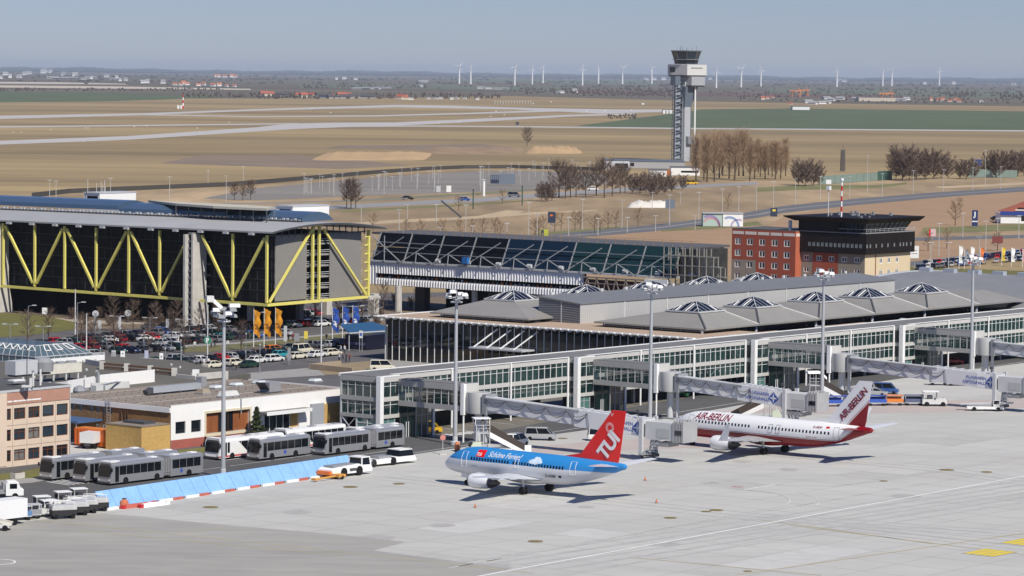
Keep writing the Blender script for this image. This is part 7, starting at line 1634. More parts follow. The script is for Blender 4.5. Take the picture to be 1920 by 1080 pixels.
# ================================================================ CAR PARK AND STREET IN FRONT OF THE GARAGE
m_hedge = mat('brown_hedge_ground', (.17,.125,.085), .95, var=.35, scale=.5, var2=.2, scale2=.1)
sheet('lawn', [(-150,592),(0,586),(60,590),(125,597),(142,606),(138,618),(60,628),(0,633),(-150,645)], .05, m_lawn)
sheet('planted_verge', [(-150,560),(0,577),(110,584),(200,590),(340,603),(345,612),(250,616),(140,618),(142,606),(125,597),(60,590),(0,586),(-150,592)], .03, m_hedge)
sheet('footpath', [(100,596),(200,602),(340,606),(345,609),(200,607),(140,604)], .06, mat('gravel_path', (.36,.31,.25), .95, var=.1, scale=.5))
sheet('planted_verge', [(690,572),(790,556),(850,556),(850,590),(740,612),(690,640),(660,642),(640,628),(700,600)], .03, m_hedge)
sheet('pavement', [(160,694),(260,690),(420,703),(660,683),(745,673),(860,681),(860,690),(600,704),(430,715),(300,706)], .05, m_pave)
sheet('planted_strip', [(330,651),(440,645),(560,634),(690,622),(690,627),(600,638),(470,652),(380,661),(345,660)], .05, mat('verge_grass', (.14,.13,.055), .95, var=.3, scale=.4))
sheet('pavement', [(330,648),(440,642),(560,631),(690,619),(690,622),(560,634),(440,645),(330,651)], .06, m_pave)
sheet('planted_strip', [(590,686),(700,676),(735,676),(700,697),(610,703)], .08, mat('brown_turf', (.26,.20,.12), .95, var=.15, scale=.4))
p = G(610,703,.0); t = T('planter_wall', 'low sloping brown planting bed wall between street and glass pier', 'wall', G(585,693,.1), 0); I = Matrix.Translation(-t.location)
mb = MB(); wallseg(mb, I@G(582,692,.1), I@G(660,700,.1), 0, 1.0, .3); wallseg(mb, I@G(582,692,.1), I@G(640,686,.1), 0, 1.0, .3); mb.build('wall', mat('tan_concrete', (.34,.27,.19), .9, var=.12, scale=.6), t)
mb = MB()
for s in ([(250,694),(420,706)], [(170,672),(420,650)], [(420,690),(640,671)]): pass
rowspec = []
rnd = random.Random(31)
dark_ = ['black','navy','grey','black','darkgreen','navy','darkred','grey','black','silver']
def labels_car(col, kind, where): 
    w = {'sedan':'saloon car','estate':'estate car','hatch':'small car','van':'van'}[kind]; return '%s %s %s' % ({'darkred':'dark red','darkgreen':'dark green','navy':'dark blue','cream':'cream'}.get(col, col), w, where)
ALLC = {}
def put(x, y, col, kind, where, ori, gname='cars parked in front of the garage'):
    rz = GR + R_(ori + rnd.uniform(-3,3)); lab = labels_car(col, kind, where); o = car(lab, G(x, y, .02), rz, col, kind, gname); o['label'] = lab; o['group'] = gname; ALLC.setdefault(lab, []).append(o)
def where(x, row):
    seg = 'left of the lawn lamps' 
    lm = [(60,'beside the lawn'),(150,'left of the tall white pole'),(245,'near the white pole'),(345,'below the concrete tower'),(420,'right of the concrete tower'),(520,'behind the orange flags'),(600,'between the flags'),(700,'below the blue flags')]
    n = min(lm, key=lambda q: abs(q[0]-x))[1]; return n + ', ' + row
rows = [((250,621),(410,606),'back row','v'),((150,640),(405,619),'second row','v'),((75,650),(405,630),'third row','v'),((150,657),(400,641),'fourth row','v'),((155,668),(330,656),'middle row','v'),((250,690),(392,679),'street row','v'),
        ((425,604),(700,582),'back row','v'),((425,622),(700,603),'second row','v'),((420,637),(530,629),'third row','v'),((410,676),(545,665),'row behind taxis','v'),((545,657),(660,646),'row behind taxis','v')]
for a, b, rn, o in rows:
    A_ = G(*a); B_ = G(*b); n = int((B_-A_).length/2.75)
    for i in range(n+1):
        if rnd.random() < .14: continue
        P_ = A_.lerp(B_, i/max(1,n)); x, y = px(P_)
        if any(abs(x-q) < 7 and abs(y-r) < 6 for q, r in ((100,645),(234,657),(110,638))): continue
        col = rnd.choice(dark_) if rnd.random() < .8 else rnd.choice(['white','silver','silver','red','blue','silver']); put(x, y, col, rnd.choice(['sedan','estate','hatch','estate','sedan']), where(x, rn), 90 if rnd.random() < .5 else -90)
for x, y, col, k, w in ((107,646,'red','estate','behind the glass roof lantern'),(234,658,'red','hatch','in front of the white information pillar'),(176,669,'silver','estate','in front of the tall white pole'),(270,640,'white','sedan','in the middle of the dark rows'),(330,645,'white','estate','left of the parking sign'),(272,685,'silver','hatch','beside the white information pillar'),(332,677,'silver','estate','right of the white information pillars'),(300,683,'darkgreen','estate','beside the right information pillar'),(466,614,'red','estate','just left of the orange flags'),(527,610,'orange','sedan','behind the right orange flag'),(581,611,'red','estate','left of the blue flags'),(603,612,'white','estate','left of the blue flags'),(654,619,'white','estate','below the right blue flag'),(419,637,'teal','estate','right of the parking sign'),(665,651,'red','van','beside the dark kiosk'),(514,660,'orange','estate','in front of the orange flags')): put(x, y, col, k, w, 0)
for x, y, col, k, w in ((400,690,'cream','sedan','leftmost of the taxi row by the pavement'),(440,686,'cream','estate','second from left in the taxi row'),(468,689,'darkgreen','sedan','standing in the street beside the taxis'),(481,681,'white','sedan','in the taxi row right of the two pedestrians'),(514,678,'white','estate','in the taxi row below the orange flags'),(527,670,'teal','hatch','behind the white taxi below the orange flags'),(557,673,'cream','sedan','in the taxi row left of the grey pillar'),(567,662,'cream','van','behind the taxi row'),(594,670,'white','sedan','in the taxi row right of the grey pillar'),(622,667,'cream','estate','rightmost of the taxi row')): put(x, y, col, k, w, 0 if k != 'van' else 5, 'taxis and cars along the pavement')
car('cream van parked beside the pier behind the glass corner building', G(717,694,.1), R_(5), 'cream', 'van', None, 'minivan', 'van')
def fixl():
    for lab, obs in ALLC.items():
        if len(obs) > 1: relabel(obs, '%s ' + lab)
        for o in obs:
            w = o['label'].split()
            if len(w) > 16: o['label'] = o['label'].replace('dark green', 'green').replace('dark blue', 'navy').replace('dark red', 'maroon').replace(' the ', ' ')
fixl()
# street furniture -------------------------------------------------
ST = {}
def pole(x, y0, y1, label, kind='plain', group='street lamps around the car park'):
    p = G(x, y1); h = zat(p, y0); t = T('street_lamp', label, 'street lamp', p, rnd.uniform(-.2,.2), group); r = .09 if kind != 'tall' else .15
    MB().tube([(0,0,0),(0,0,h)], [r,r*.6], 7).build('pole', steel if kind != 'tall' else offwhite, t)
    if kind == 'double':
        MB().bar((-1.2,0,h),(1.2,0,h),.1).build('arm', steel, t)
        for sx in (-1,1): MB().box(min(sx*.7,sx*1.6),max(sx*.7,sx*1.6),-.14,.14,h-.02,h+.14).build('lamp_head', lgrey, t)
    elif kind == 'single': MB().bar((0,0,h),(1.3,0,h+.2),.08).build('arm', steel, t); MB().box(.8,1.7,-.14,.14,h+.12,h+.28).build('lamp_head', lgrey, t)
    else: MB().lathe([(.12,h),(.16,h+.25),(0,h+.35)], 8).build('lamp_head', lgrey, t)
    return t
lamps = []
for x, y0, y1, k in ((19,608,650,'double'),(53,574,626,'single'),(81,612,655,'double'),(141,545,628,'tall'),(145,568,655,'single'),(162,591,680,'tall'),(219,593,634,'double'),(281,596,634,'double'),(343,599,640,'double'),(389,575,672,'tall'),(420,585,642,'double'),(483,587,632,'single'),(602,567,682,'tall'),(487,648,700,'plain'),(461,627,675,'plain'),(340,658,690,'plain'),(234,658,690,'plain'),(668,575,622,'single'),(339,640,692,'plain'),(310,655,692,'plain'),(188,655,690,'plain'),(270,625,660,'plain'),(752,540,592,'tall'),(776,545,584,'plain'),(355,610,640,'double'),(725,612,680,'plain')): lamps.append(pole(x, y0, y1, 'x', k))
relabel(lamps, '%s slim street lamp post standing around the garage car park')
def flag(x, y0, y1, colour, label, group, marks):
    p = G(x, y1); h = zat(p, y0); t = T('flag', label, 'flag', p, R_(-20), group); MB().tube([(0,0,0),(0,0,h)], [.09,.05], 7).build('flagpole', white, t)
    n = 14; L_ = h*.62; mb = MB(); mk = MB(); col = []
    for i in range(n+1):
        z = h-.2-L_*i/n; w_ = 1.5*(1-.25*math.sin(i*.5)**2); col.append([(.08+w_*j/5, .18*math.sin(j*1.1+i*.45), z-.1*j+(-.35*j/5 if i == n else 0)) for j in range(6)])
    for i in range(n):
        for j in range(5):
            q = [col[i][j],col[i][j+1],col[i+1][j+1],col[i+1][j]]; mb.poly(q)
            if (i, j) in marks: mk.poly([(x_,y_-.03,z_) for x_, y_, z_ in q])
    mb.build('cloth', colour, t); mk.build('emblem', white if 'blue' in label else mat('dark_flag_mark', (.25,.10,.02), .7), t); return t
m_fo = mat('orange_flag', (.78,.33,.015), .8); m_fb = mat('blue_flag', (.03,.10,.42), .8)
for x, y0, y1, l in ((475.5,579,651,'leftmost of the three orange flags in front of the garage'),(495,577,651,'middle one of the three orange flags in front of the garage'),(516,576,650,'rightmost of the three orange flags in front of the garage')): flag(x, y0, y1, m_fo, l, 'orange flags in front of the garage', {(8,1),(8,2),(9,2),(9,3),(10,2),(10,1)})
for x, y0, y1, l in ((623,575,640,'leftmost of the three blue flags beside the garage'),(642,573,637,'middle one of the three blue flags beside the garage'),(661,572,634,'rightmost of the three blue flags beside the garage')): flag(x, y0, y1, m_fb, l, 'blue flags beside the garage', {(3,1),(8,1),(8,2),(9,2),(9,3),(10,1),(10,2),(10,3),(11,2)})
def board(x0, y0, x1, y1, yb, label, m, name='sign', posts=2, cat='sign', th=.18, rz=None, panel=None):
    xm = (x0+x1)/2; p = G(xm, yb); k = FPX/(p-CP).dot(_f); w_ = (x1-x0)/k; zt_ = zat(p, y0); zb_ = max(.05, zat(p, y1)); t = T(name, label, cat, p, 0 if rz is None else rz)
    MB().box(-w_/2,w_/2,-th/2,th/2,zb_,zt_).build('panel', m, t)
    if zb_ > .3:
        for i in range(posts): x = 0 if posts == 1 else (-w_*.35 if i == 0 else w_*.35); MB().box(x-.06,x+.06,-.06,.06,0,zb_).build('post', steel, t)
    if panel:
        for (a, b, c, d, mm) in panel: MB().box(-w_/2+w_*a,-w_/2+w_*b,-th/2-.02,-th/2,zb_+(zt_-zb_)*c,zb_+(zt_-zb_)*d).build('marking', mm, t)
    return t
gm_ = mat('grey_print', (.2,.2,.22), .6)
board(226,658,234,683,692,'white information pillar left of the street entrance', white, 'information_pillar', 1, panel=[(.3,.7,.75,.85,gm_),(.3,.7,.5,.58,gm_)])
board(299,662,306,690,695,'white information pillar right of its twin at the street entrance', white, 'information_pillar', 1, panel=[(.3,.7,.7,.82,gm_)])
board(209,657,217,671,690,'light grey notice board on two posts left of the white pillar', lgrey, 'notice_board', panel=[(.15,.3,.2,.8,gm_),(.45,.6,.2,.8,gm_),(.75,.9,.2,.8,gm_)])
board(271,657,278,672,690,'pale blue grey notice board between the two white pillars', mat('pale_blue_panel', (.42,.45,.55), .5), 'notice_board')
board(570,621,577,635,646,'yellow sign on a post between the orange and blue flags', mat('yellow_sign', (.72,.58,.08), .5), 'sign', 2)
board(552,625,561,640,648,'grey notice board beside the yellow sign', mgrey, 'notice_board', 2); board(532,611,538,640,648,'tall grey pillar sign left of the grey notice board', lgrey, 'information_pillar', 1); board(539,652,545,676,684,'dark grey pillar sign between the taxis', mgrey, 'information_pillar', 1)
board(658,618,666,632,650,'white notice board with a dark picture near the blue flags', offwhite, 'notice_board', panel=[(.15,.85,.2,.8,gm_)]); board(673,620,680,634,660,'white notice board beside the blue awning', offwhite, 'notice_board', panel=[(.2,.8,.3,.7,m_ltr)])
board(79,577,88.5,589,594,'blank white board on a post at the edge of the lawn', white, 'sign', 1)
board(176,587,181,616,624,'grey pillar sign left among the garage shrubs', mgrey, 'information_pillar', 1); board(222,594,227,617,622,'grey pillar sign beside the footpath below the garage', lgrey, 'information_pillar', 1); board(311,598,317,614,622,'grey pillar sign left of the concrete tower', lgrey, 'information_pillar', 1); board(184,601,190,616,622,'small grey board beside the left pillar sign', lgrey, 'sign', 1)
def disc(x, y, yb, label, m, r=.45, mark=None):
    p = G(x, yb); z = zat(p, y); t = T('road_sign', label, 'road sign', p, 0); MB().tube([(0,0,0),(0,0,z)], .05, 6).build('post', steel, t)
    o = MB().lathe([(0,-.03),(r,-.03),(r,.03),(0,.03)], 16).build('plate', m, t); o.matrix_local = Matrix.Translation((0,-.08,z)) @ Matrix.Rotation(R_(90),4,'X')
    if mark: vs, fs = text_faces(mark, r*1.7, 0, 2, .03); mb = MB(); mb.faces([(v.x-r*.5,-.14,z-r*.6+v.y) for v in vs], fs); mb.build('lettering', white, t)
disc(389,638,672,'round green parking sign on the tall white pole', mat('sign_green', (.04,.22,.14), .5), .75, 'P'); disc(381,693,706,'round blue sign at the pavement left of the taxis', blue_p, .5); disc(179,588,620,'grey round sign beside the tall pole near the shrubs', lgrey, .7); disc(240,587,615,'grey round sign above a small red and white one', lgrey, .7)
# blue awning and dark kiosk at the end of the hall
p = G(690,655); t = T('kiosk', 'dark kiosk with a blue awning at the left end of the terminal hall', 'kiosk', p, GR)
MB().box(-2.4,7,-1.5,4,.1,3.0).build('body', mat('kiosk_dark', (.012,.013,.03), .3), t); aw = MB(); aw.hexa([(-6,0,3.6),(7,-2.0,3.6),(7,5,4.8),(-3,5,4.8),(-6,0,3.75),(7,-2.0,3.75),(7,5,4.95),(-3,5,4.95)]); aw.build('awning', mat('blue_awning', (.025,.09,.19), .5, var=.1, scale=.5), t); MB().bar((-6,-.05,3.6),(7,-2.05,3.6),.22).build('awning_edge', lgrey, t)
pm = MB()
for q in ((-5.6,.2),(6.5,-1.6)): pm.tube([(*q,0),(*q,3.6)], .1, 6)
pm.build('post', lgrey, t)
lm_ = MB()
for k in range(7): lm_.box(-2.43,-2.41,-1.2+k*.7,-.8+k*.7,1.0,1.5)
lm_.build('pale_marking', mat('violet_print', (.16,.15,.30), .5), t)
# people ----------------------------------------------------------
def person_mesh(nm, pose):
    me = bpy.data.meshes.new(nm+'_rig'); s1, s2, ar = pose
    V = [(0,0,.95),(0,0,1.2),(0,0,1.42),(0,.02,1.52),(0,.03,1.64),(0,.03,1.74), (.1,0,.9),(.11,s1,.5),(.11,s1*1.6-.05,.08),(.11,s1*1.6+.1,.04),(-.1,0,.9),(-.11,s2,.5),(-.11,s2*1.6-.05,.08),(-.11,s2*1.6+.1,.04),(.2,0,1.4),(.25,ar,1.12),(.24,ar*1.5+.1,.86),(-.2,0,1.4),(-.25,-ar,1.12),(-.24,-ar*1.5+.1,.86)]
    E_ = [(0,1),(1,2),(2,3),(3,4),(4,5),(0,6),(6,7),(7,8),(8,9),(0,10),(10,11),(11,12),(12,13),(2,14),(14,15),(15,16),(2,17),(17,18),(18,19)]
    Rr = [.16,.15,.15,.06,.1,.08,.1,.07,.05,.045,.1,.07,.05,.045,.075,.05,.035,.075,.05,.035]
    me.from_pydata(V, E_, []); o = bpy.data.objects.new(nm, me); COL.objects.link(o); sk_ = o.modifiers.new('s', 'SKIN'); me.skin_vertices  # noqa
    for i, v in enumerate(me.skin_vertices[0].data): v.radius = (Rr[i], Rr[i]*(.75 if i < 3 else 1)); v.use_root = (i == 0)
    sb = o.modifiers.new('d', 'SUBSURF'); sb.levels = 1; sb.render_levels = 1
    dg = bpy.context.evaluated_depsgraph_get(); r = bpy.data.meshes.new_from_object(o.evaluated_get(dg)); bpy.data.objects.remove(o); return r
PMESH = [person_mesh('person', (.16,-.14,.12)), person_mesh('person', (.03,-.03,.03))]
def person(x, y, label, coat, trousers, pose=0, rz=0.0):
    me = PMESH[pose].copy(); me.materials.clear()
    for m in (mat('skin_tone', (.45,.26,.18), .6), mat('coat_'+coat, CARCOL.get(coat, (.1,.1,.1)), .85), mat('trousers_'+trousers, CARCOL.get(trousers, (.02,.02,.03)), .85), mat('dark_hair', (.03,.02,.012), .8)): me.materials.append(m)
    for f in me.polygons:
        c = f.center; f.material_index = 3 if c.z > 1.68 else (0 if c.z > 1.5 or (abs(c.x) > .19 and c.z < .92 and c.z > .75) else (1 if c.z > .86 else 2)); f.use_smooth = True
    o = bpy.data.objects.new('person', me); COL.objects.link(o); o.location = G(x, y, .08); o.rotation_euler = (0,0,rz); tag(o, label, 'person')
for x, y, c, tr, ps, l in ((433,692,'grey','navy',0,'person in grey coat walking by the dark car in the street'),(443,693,'cream','black',1,'person in cream jacket standing right of the one in grey'),(636,678,'white','black',1,'person in white top standing at the pavement near the kiosk'),(643,676,'grey','black',0,'person in grey walking beside the kiosk crowd'),(649,678,'black','navy',1,'person in black standing in the kiosk crowd'),(655,679,'darkred','black',1,'person in dark red at the right end of the kiosk crowd'),(639,663,'white','navy',0,'person in white crossing behind the kiosk crowd'),(646,663,'white','black',1,'person in white standing behind the kiosk crowd, farther right'),(365,655,'white','grey',0,'person in white walking on the street left of the parking sign'),(396,652,'grey','navy',1,'person in grey by the tall pole with the parking sign'),(403,651,'navy','black',0,'person in dark blue right of the parking sign'),(427,653,'white','grey',0,'person in white walking in front of the blue estate car'),(541,640,'black','black',1,'person in black beside the tall grey pillar sign'),(549,640,'darkred','black',0,'person in dark red beside the grey notice board'),(388,682,'white','darkred',1,'person in white standing below the parking sign'),(612,640,'black','navy',0,'person in black walking left of the blue flags')): person(x, y, l, c, tr, ps, rnd.uniform(0,6))
# street trees, shrubs, evergreen
trs = []
for x, y in ((52,648),(91,642),(152,653),(176,662),(213,622),(250,622),(291,622),(333,622),(278,665),(345,664),(374,632),(410,640),(452,659),(488,612),(560,603),(537,606),(590,606),(636,612),(680,604),(703,614),(718,592),(215,655),(322,640)): trs.append(plant_tree('street', x, y, 'x', 'bare trees around the garage car park', 8.5 if 480 < x < 600 else None))
relabel(trs, '%s bare leafless tree around the garage car park')
hs_ = []
for x, y in ((135,600),(190,598),(205,612),(240,606),(300,612),(320,606),(160,610),(270,600),(700,580),(712,598),(690,625),(706,612),(740,570),(800,566),(770,578),(682,634)): hs_.append(plant_tree('shrub', x, y, 'x', 'bare shrubs on the brown verge by the garage', 2.2))
relabel(hs_, '%s low bare shrub on the brown verge by the garage')
def conifer(x, y, H, label, seed):
    rnd2 = random.Random(seed); p = G(x, y); t = T('spruce_tree', label, 'tree', p, 0); MB().tube([(0,0,0),(0,0,H)], [H*.025,.02], 6).build('trunk', m_bark, t); mb = MB()
    for i in range(2600):
        h = rnd2.random()**.8*.96+.04; z = H*h; r = H*.25*(1-h)**.8*rnd2.random()**.5*(1+.25*math.sin(h*46)); a = rnd2.uniform(0,6.283); c = Vector((r*math.cos(a), r*math.sin(a), z)); d = Vector((math.cos(a), math.sin(a), -.35)); s_ = H*.06; n_ = Vector((-d.y, d.x, rnd2.uniform(-.4,.4)))
        mb.poly([c-d*s_*.4, c+n_*s_*.35, c+d*s_, c-n_*s_*.35])
    mb.build('crown', m_leaf, t)
conifer(481,829,5.4,'dark evergreen spruce in front of the white wall', 3); conifer(493,828,2.6,'low round evergreen bush at the foot of the spruce', 5); conifer(385,838,1.6,'small dark evergreen bush at the red plinth', 8)
sheet('lawn', [(-60,893),(30,886),(80,876),(130,866),(135,876),(60,896),(-60,905)], .03, m_lawn)
sheet('lawn', [(200,848),(268,853),(322,845),(390,838),(470,831),(470,838),(380,850),(300,858),(240,858)], .03, m_lawn)
sheet('pavement', [(-60,905),(60,896),(160,880),(160,886),(60,905),(-60,915)], .028, m_pave)
small('concrete_planter', 'small pale concrete block on the lawn by the beige office', 'planter', G(33,897), GR, [('block', MB().box(-.9,.9,-.5,.5,0,.8), concrete_c), ('soil', MB().box(-.7,.7,-.35,.35,.8,.84), m_bark)])
# ================================================================ CONTROL TOWER
m_tw = mat('tower_concrete', (.40,.42,.44), .7, var=.05, scale=.1); m_twl = mat('tower_white', (.60,.60,.58), .6); m_twd = mat('tower_steel_blue', (.12,.15,.19), .5)
bf = BF(*F(1286,303)); bf.rz = R_(45); bf.M = Matrix.Translation(bf.loc) @ Matrix.Rotation(bf.rz, 4, 'Z'); bf.I = bf.M.inverted()
t = T('control_tower', 'tall grey control tower with dark glazed cab and white office boxes near its top', 'tower', bf.loc, bf.rz)
zy = lambda y: zat(bf.loc, y)
xr = lambda x, y=130: bf.on(x, y, 1, 0).x
yl_ = lambda x, y=130: bf.on(x, y, 0, 0).y
def octa(r, z, c, n=12): return [(c[0]+r*math.cos(2*math.pi*j/n), c[1]+r*math.sin(2*math.pi*j/n), z) for j in range(n)]
Lr, Ll = xr(1325), yl_(1252); cc = (Lr*.36, Ll*.42)
z1, z2, z3, z4 = zy(141), zy(121), zy(160), zy(143.5)
MB().box(0,Lr,0,Ll,z1,z2).build('office_box', m_twl, t); MB().box(.5,Lr-.5,.5,Ll-.5,z1-1,z1).build('box_recess', dgrey, t)
MB().box(-.06,-.01,Ll*.62,Ll*.9,z1+2,z2-1.6).build('side_window', pane_dark, t); sl = MB()
for k in range(12): sl.box(Lr*.2+k*.95,Lr*.2+k*.95+.6,-.06,-.01,z2-2.6,z2-1.9)
sl.build('window_strip', pane_dark, t)
q0, q1 = xr(1312,152), yl_(1283,152); MB().box(q0-9.5,q0+3.5,-1.5,9,z3,z4).build('lower_box', mat('tower_grey', (.36,.38,.40), .6), t); MB().box(q0-9,q0+3,-1,8.5,z3-1,z3).build('box_recess', dgrey, t)
R0, R1 = 7.9, 9.6
gl = MB(); gl.loft([octa(R0-.4,zy(120),cc,8),octa(R0+.1,zy(112),cc,8)], 0, True, True); gl.build('cab_base', mat('cab_dark', (.025,.035,.05), .4), t)
gl = MB(); gl.loft([octa(R0,zy(111),cc,8),octa(R1,zy(96.5),cc,8)], 0, True, True); gl.build('cab_glass', glassmat('tower_glass', (.015,.03,.05), 1, .06), t)
fr = MB(); a_, b_2 = octa(R0,zy(111),cc,8), octa(R1,zy(96.5),cc,8)
for i in range(8): fr.bar(a_[i], b_2[i], .35)
fr.build('cab_frame', m_twd, t); MB().loft([octa(R0+1.5,zy(112),cc,8),octa(R0+1.5,zy(111.2),cc,8)]).build('gallery', mgrey, t); MB().loft([octa(R1+.3,zy(96.5),cc,8),octa(R1+.5,zy(94.6),cc,8)]).build('cab_roof', m_twd, t)
an = MB()
for k in range(9): a = k*.7; x, y = cc[0]+math.cos(a)*7*(k % 3+1)/3.2, cc[1]+math.sin(a)*7*(k % 3+1)/3.2; an.tube([(x,y,zy(95)),(x,y,zy(95)+1.2+k % 3)], .12, 4)
an.build('aerial', dgrey, t)
sx = bf.on(1283,230,1,4); w0 = bf.on(1282,240,1,5).x; w1 = bf.on(1291,240,1,5).x
MB().box(w0-1,w1,3.5,7.5,0,z1).build('shaft_slab', m_tw, t); MB().box(w1,w1+.6,3.3,7.7,0,z1).build('shaft_edge', m_twd, t)
MB().hexa([(w0-1,3.6,zy(163)-14),(w1,3.6,zy(163)-14),(w1,7.4,zy(163)-14),(w0-1,7.4,zy(163)-14),(w0-2,2,zy(162)),(w1+5.5,2,zy(162)),(w1+5.5,8,zy(162)),(w0-2,8,zy(162))]).build('bracket', m_twd, t)
ls = bf.on(1264,240,1,6).x; stw = MB()
for k in range(22):
    z = 2+k*2.3; stw.bar((ls+.5,6,z),(w0-1.2,6,z+(1.6 if k % 2 else -.4)),1.4,.25).box(ls-.5,ls+1.2,5,8,z-.2,z)
stw.build('stair_flight', mat('stair_steel', (.20,.23,.27), .5), t); lc = MB()
for x in (ls+.2,w0-1.4): lc.bar((x,5,0),(x,5,z3),.3).bar((x,8,0),(x,8,z3),.3)
lc.build('stair_frame', m_tw, t); MB().box(ls+1.2,w0-1.5,6.8,7.6,0,z3+2).build('stair_core', mat('stair_grey', (.27,.30,.34), .6), t); MB().box(ls-1.5,ls+3.5,4.2,8.5,zy(160),zy(143)).build('stair_head', m_twd, t)
nk = MB()
for k in range(10): nk.bar((ls+.2,5,4+k*4.6),(ls-2.3,5,5.0+k*4.6),.4)
nk.build('stair_brace', dgrey, t)
pxx = bf.on(1302.5,240,1,1).x; MB().tube([(pxx,1,8),(pxx,1,zy(163))], .55, 8).build('support_pole', white, t); MB().tube([(pxx,1,0),(pxx,1,8)], .35, 8).build('pole_foot', dgrey, t)
MB().box(w0+.4,w0+5.2,1.5,3.5,zy(270),zy(256)).build('small_box', mat('box_blue_grey', (.20,.22,.25), .5), t)
def block(label, name, x0, x1, yb, yt, depth, m, roof=None, cat='building', win=None):
    p = G((x0+x1)/2, yb); k = FPX/(p-CP).dot(_f); w_ = (x1-x0)/k; h = zat(p, yt); t = T(name, label, cat, p, 0); MB().box(-w_/2,w_/2,0,depth,0,h).build('wall', m, t); MB().box(-w_/2-.2,w_/2+.2,-.3,depth+.2,h,h+.35).build('roof', roof or mat('slate_grey', (.12,.14,.17), .6), t)
    for (a, b, c, d) in (win or []): MB().box(-w_/2+w_*a,-w_/2+w_*b,-.05,.0,h*c,h*d).build('window', pane_dark, t)
    return t
block('low white building with dark roof at the left foot of the control tower', 'tower_building', 1131, 1180, 318, 301, 30, mat('pale_blue_wall', (.55,.58,.62), .6), win=[(.45,.95,.15,.7)])
block('long low grey building in front of the control tower shaft', 'tower_building', 1176, 1284, 316, 303, 40, mat('grey_wall', (.36,.36,.36), .7), win=[(.05,.12,.3,.8)])
block('white wall building right of the orange door under the control tower', 'tower_building', 1258, 1312, 329, 314, 14, white, win=[(.35,.95,.35,.6)]); block('low white shed left of the orange door under the control tower', 'tower_building', 1217, 1250, 331, 319, 10, white); 
board(1250,318,1257,329,331,'orange brown gate between two white sheds below the tower', mat('gate_orange', (.35,.12,.04), .7), 'gate', 2, 'gate')
# ================================================================ WIND TURBINES
wt = []
def turbine(x, yh, yb, rot):
    p = G(x, yb, -.3); h = zat(p, yh); t = T('wind_turbine', 'x', 'wind turbine', p, rnd.uniform(-.4,.4), 'wind turbines along the horizon'); s_ = h
    MB().tube([(0,0,0),(0,0,h)], [s_*.055,s_*.034], 8).build('tower', white, t); MB().box(-s_*.022,s_*.022,-s_*.05,s_*.06,h-s_*.02,h+s_*.025).build('nacelle', white, t); c = Vector((0,-s_*.06,h)); MB().lathe([(0,-.01*s_),(.02*s_,0),(0,.03*s_)], 8, tuple(c)).build('hub', white, t)
    for k in range(3):
        a = R_(rot+120*k); d = Vector((math.sin(a), 0, math.cos(a))); n_ = Vector((d.z, 0, -d.x)); b = MB(); L_ = h*.36; b.hexa([c-n_*s_*.006, c+n_*s_*.006, c+n_*s_*.006+Vector((0,.01*s_,0)), c-n_*s_*.006+Vector((0,.01*s_,0)), c+d*L_-n_*s_*.003, c+d*L_+n_*s_*.004, c+d*L_+n_*s_*.004+Vector((0,.004*s_,0)), c+d*L_-n_*s_*.003+Vector((0,.004*s_,0))]); b.hexa([c+d*L_*.15-n_*s_*.004, c+d*L_*.2+n_*s_*.034, c+d*L_*.2+n_*s_*.02+Vector((0,.006*s_,0)), c+d*L_*.15-n_*s_*.004+Vector((0,.006*s_,0)), c+d*L_*.9-n_*s_*.003, c+d*L_*.9+n_*s_*.006, c+d*L_*.9+n_*s_*.006+Vector((0,.004*s_,0)), c+d*L_*.9-n_*s_*.003+Vector((0,.004*s_,0))]); b.build('blade', white, t)
    wt.append(t)
for x, yh, yb, r in ((861,124,157,40),(882.5,126,158,10),(965,127,160,30),(998,129,158,5),(1018,127,156,20),(1092,128,160,0),(1122,126,157,-25),(1167,127,159,60),(1222,127,157,-50),(1343,133,165,0),(1389.5,129,163.5,45),(1426.5,131,162,-20),(1569,132,163,-10),(1655,131,161.5,0),(1672,131,161.5,30),(1761,132,160.5,-10)): turbine(x, yh, yb, r)
relabel(wt, '%s white wind turbine on the horizon')
# ================================================================ FAR WOODS AND VILLAGES
def blobs(name, spots, m, seed, sub=1):
    """a far wood: rough rounded crowns, every crown its own lump"""
    rn = random.Random(seed); mb = MB(); n_ = 7
    for (p, w_, h) in spots:
        rings = []
        for k, (zz, rr) in enumerate(((0,.55),(.35,1.0),(.7,.8),(1.0,.15))): rings.append([(p.x+w_*rr*math.cos(2*math.pi*j/n_)*rn.uniform(.7,1.2), p.y+w_*rr*math.sin(2*math.pi*j/n_)*rn.uniform(.7,1.2), p.z+h*zz*rn.uniform(.88,1.1)) for j in range(n_)])
        mb.loft(rings, 0, False, True)
    return tag(mb.build(name, m), kind='stuff')
m_wood1 = mat('bare_wood_brown', (.085,.062,.05), .95, var=.25, scale=.02); m_wood2 = mat('far_forest', (.035,.042,.035), .95, var=.3, scale=.004); m_wood3 = mat('mixed_wood', (.06,.055,.045), .95, var=.3, scale=.01)
rn = random.Random(77); sp_ = []
def Gx(x, yd): return G(x, 126.5+TH*x+yd, -.3)      # yd: photo pixels below the horizon line
for i in range(1500): x = rn.uniform(-80,2000); yd = rn.uniform(4.3,7.5); p = Gx(x, yd); sp_.append((p, rn.uniform(120,320), (4.2+rn.uniform(0,1.8)+1.2*math.sin(x*.011)+.8*math.sin(x*.05))*(p.y/FPX)))
blobs('far_wood', sp_, m_wood2, 1); sp_ = []
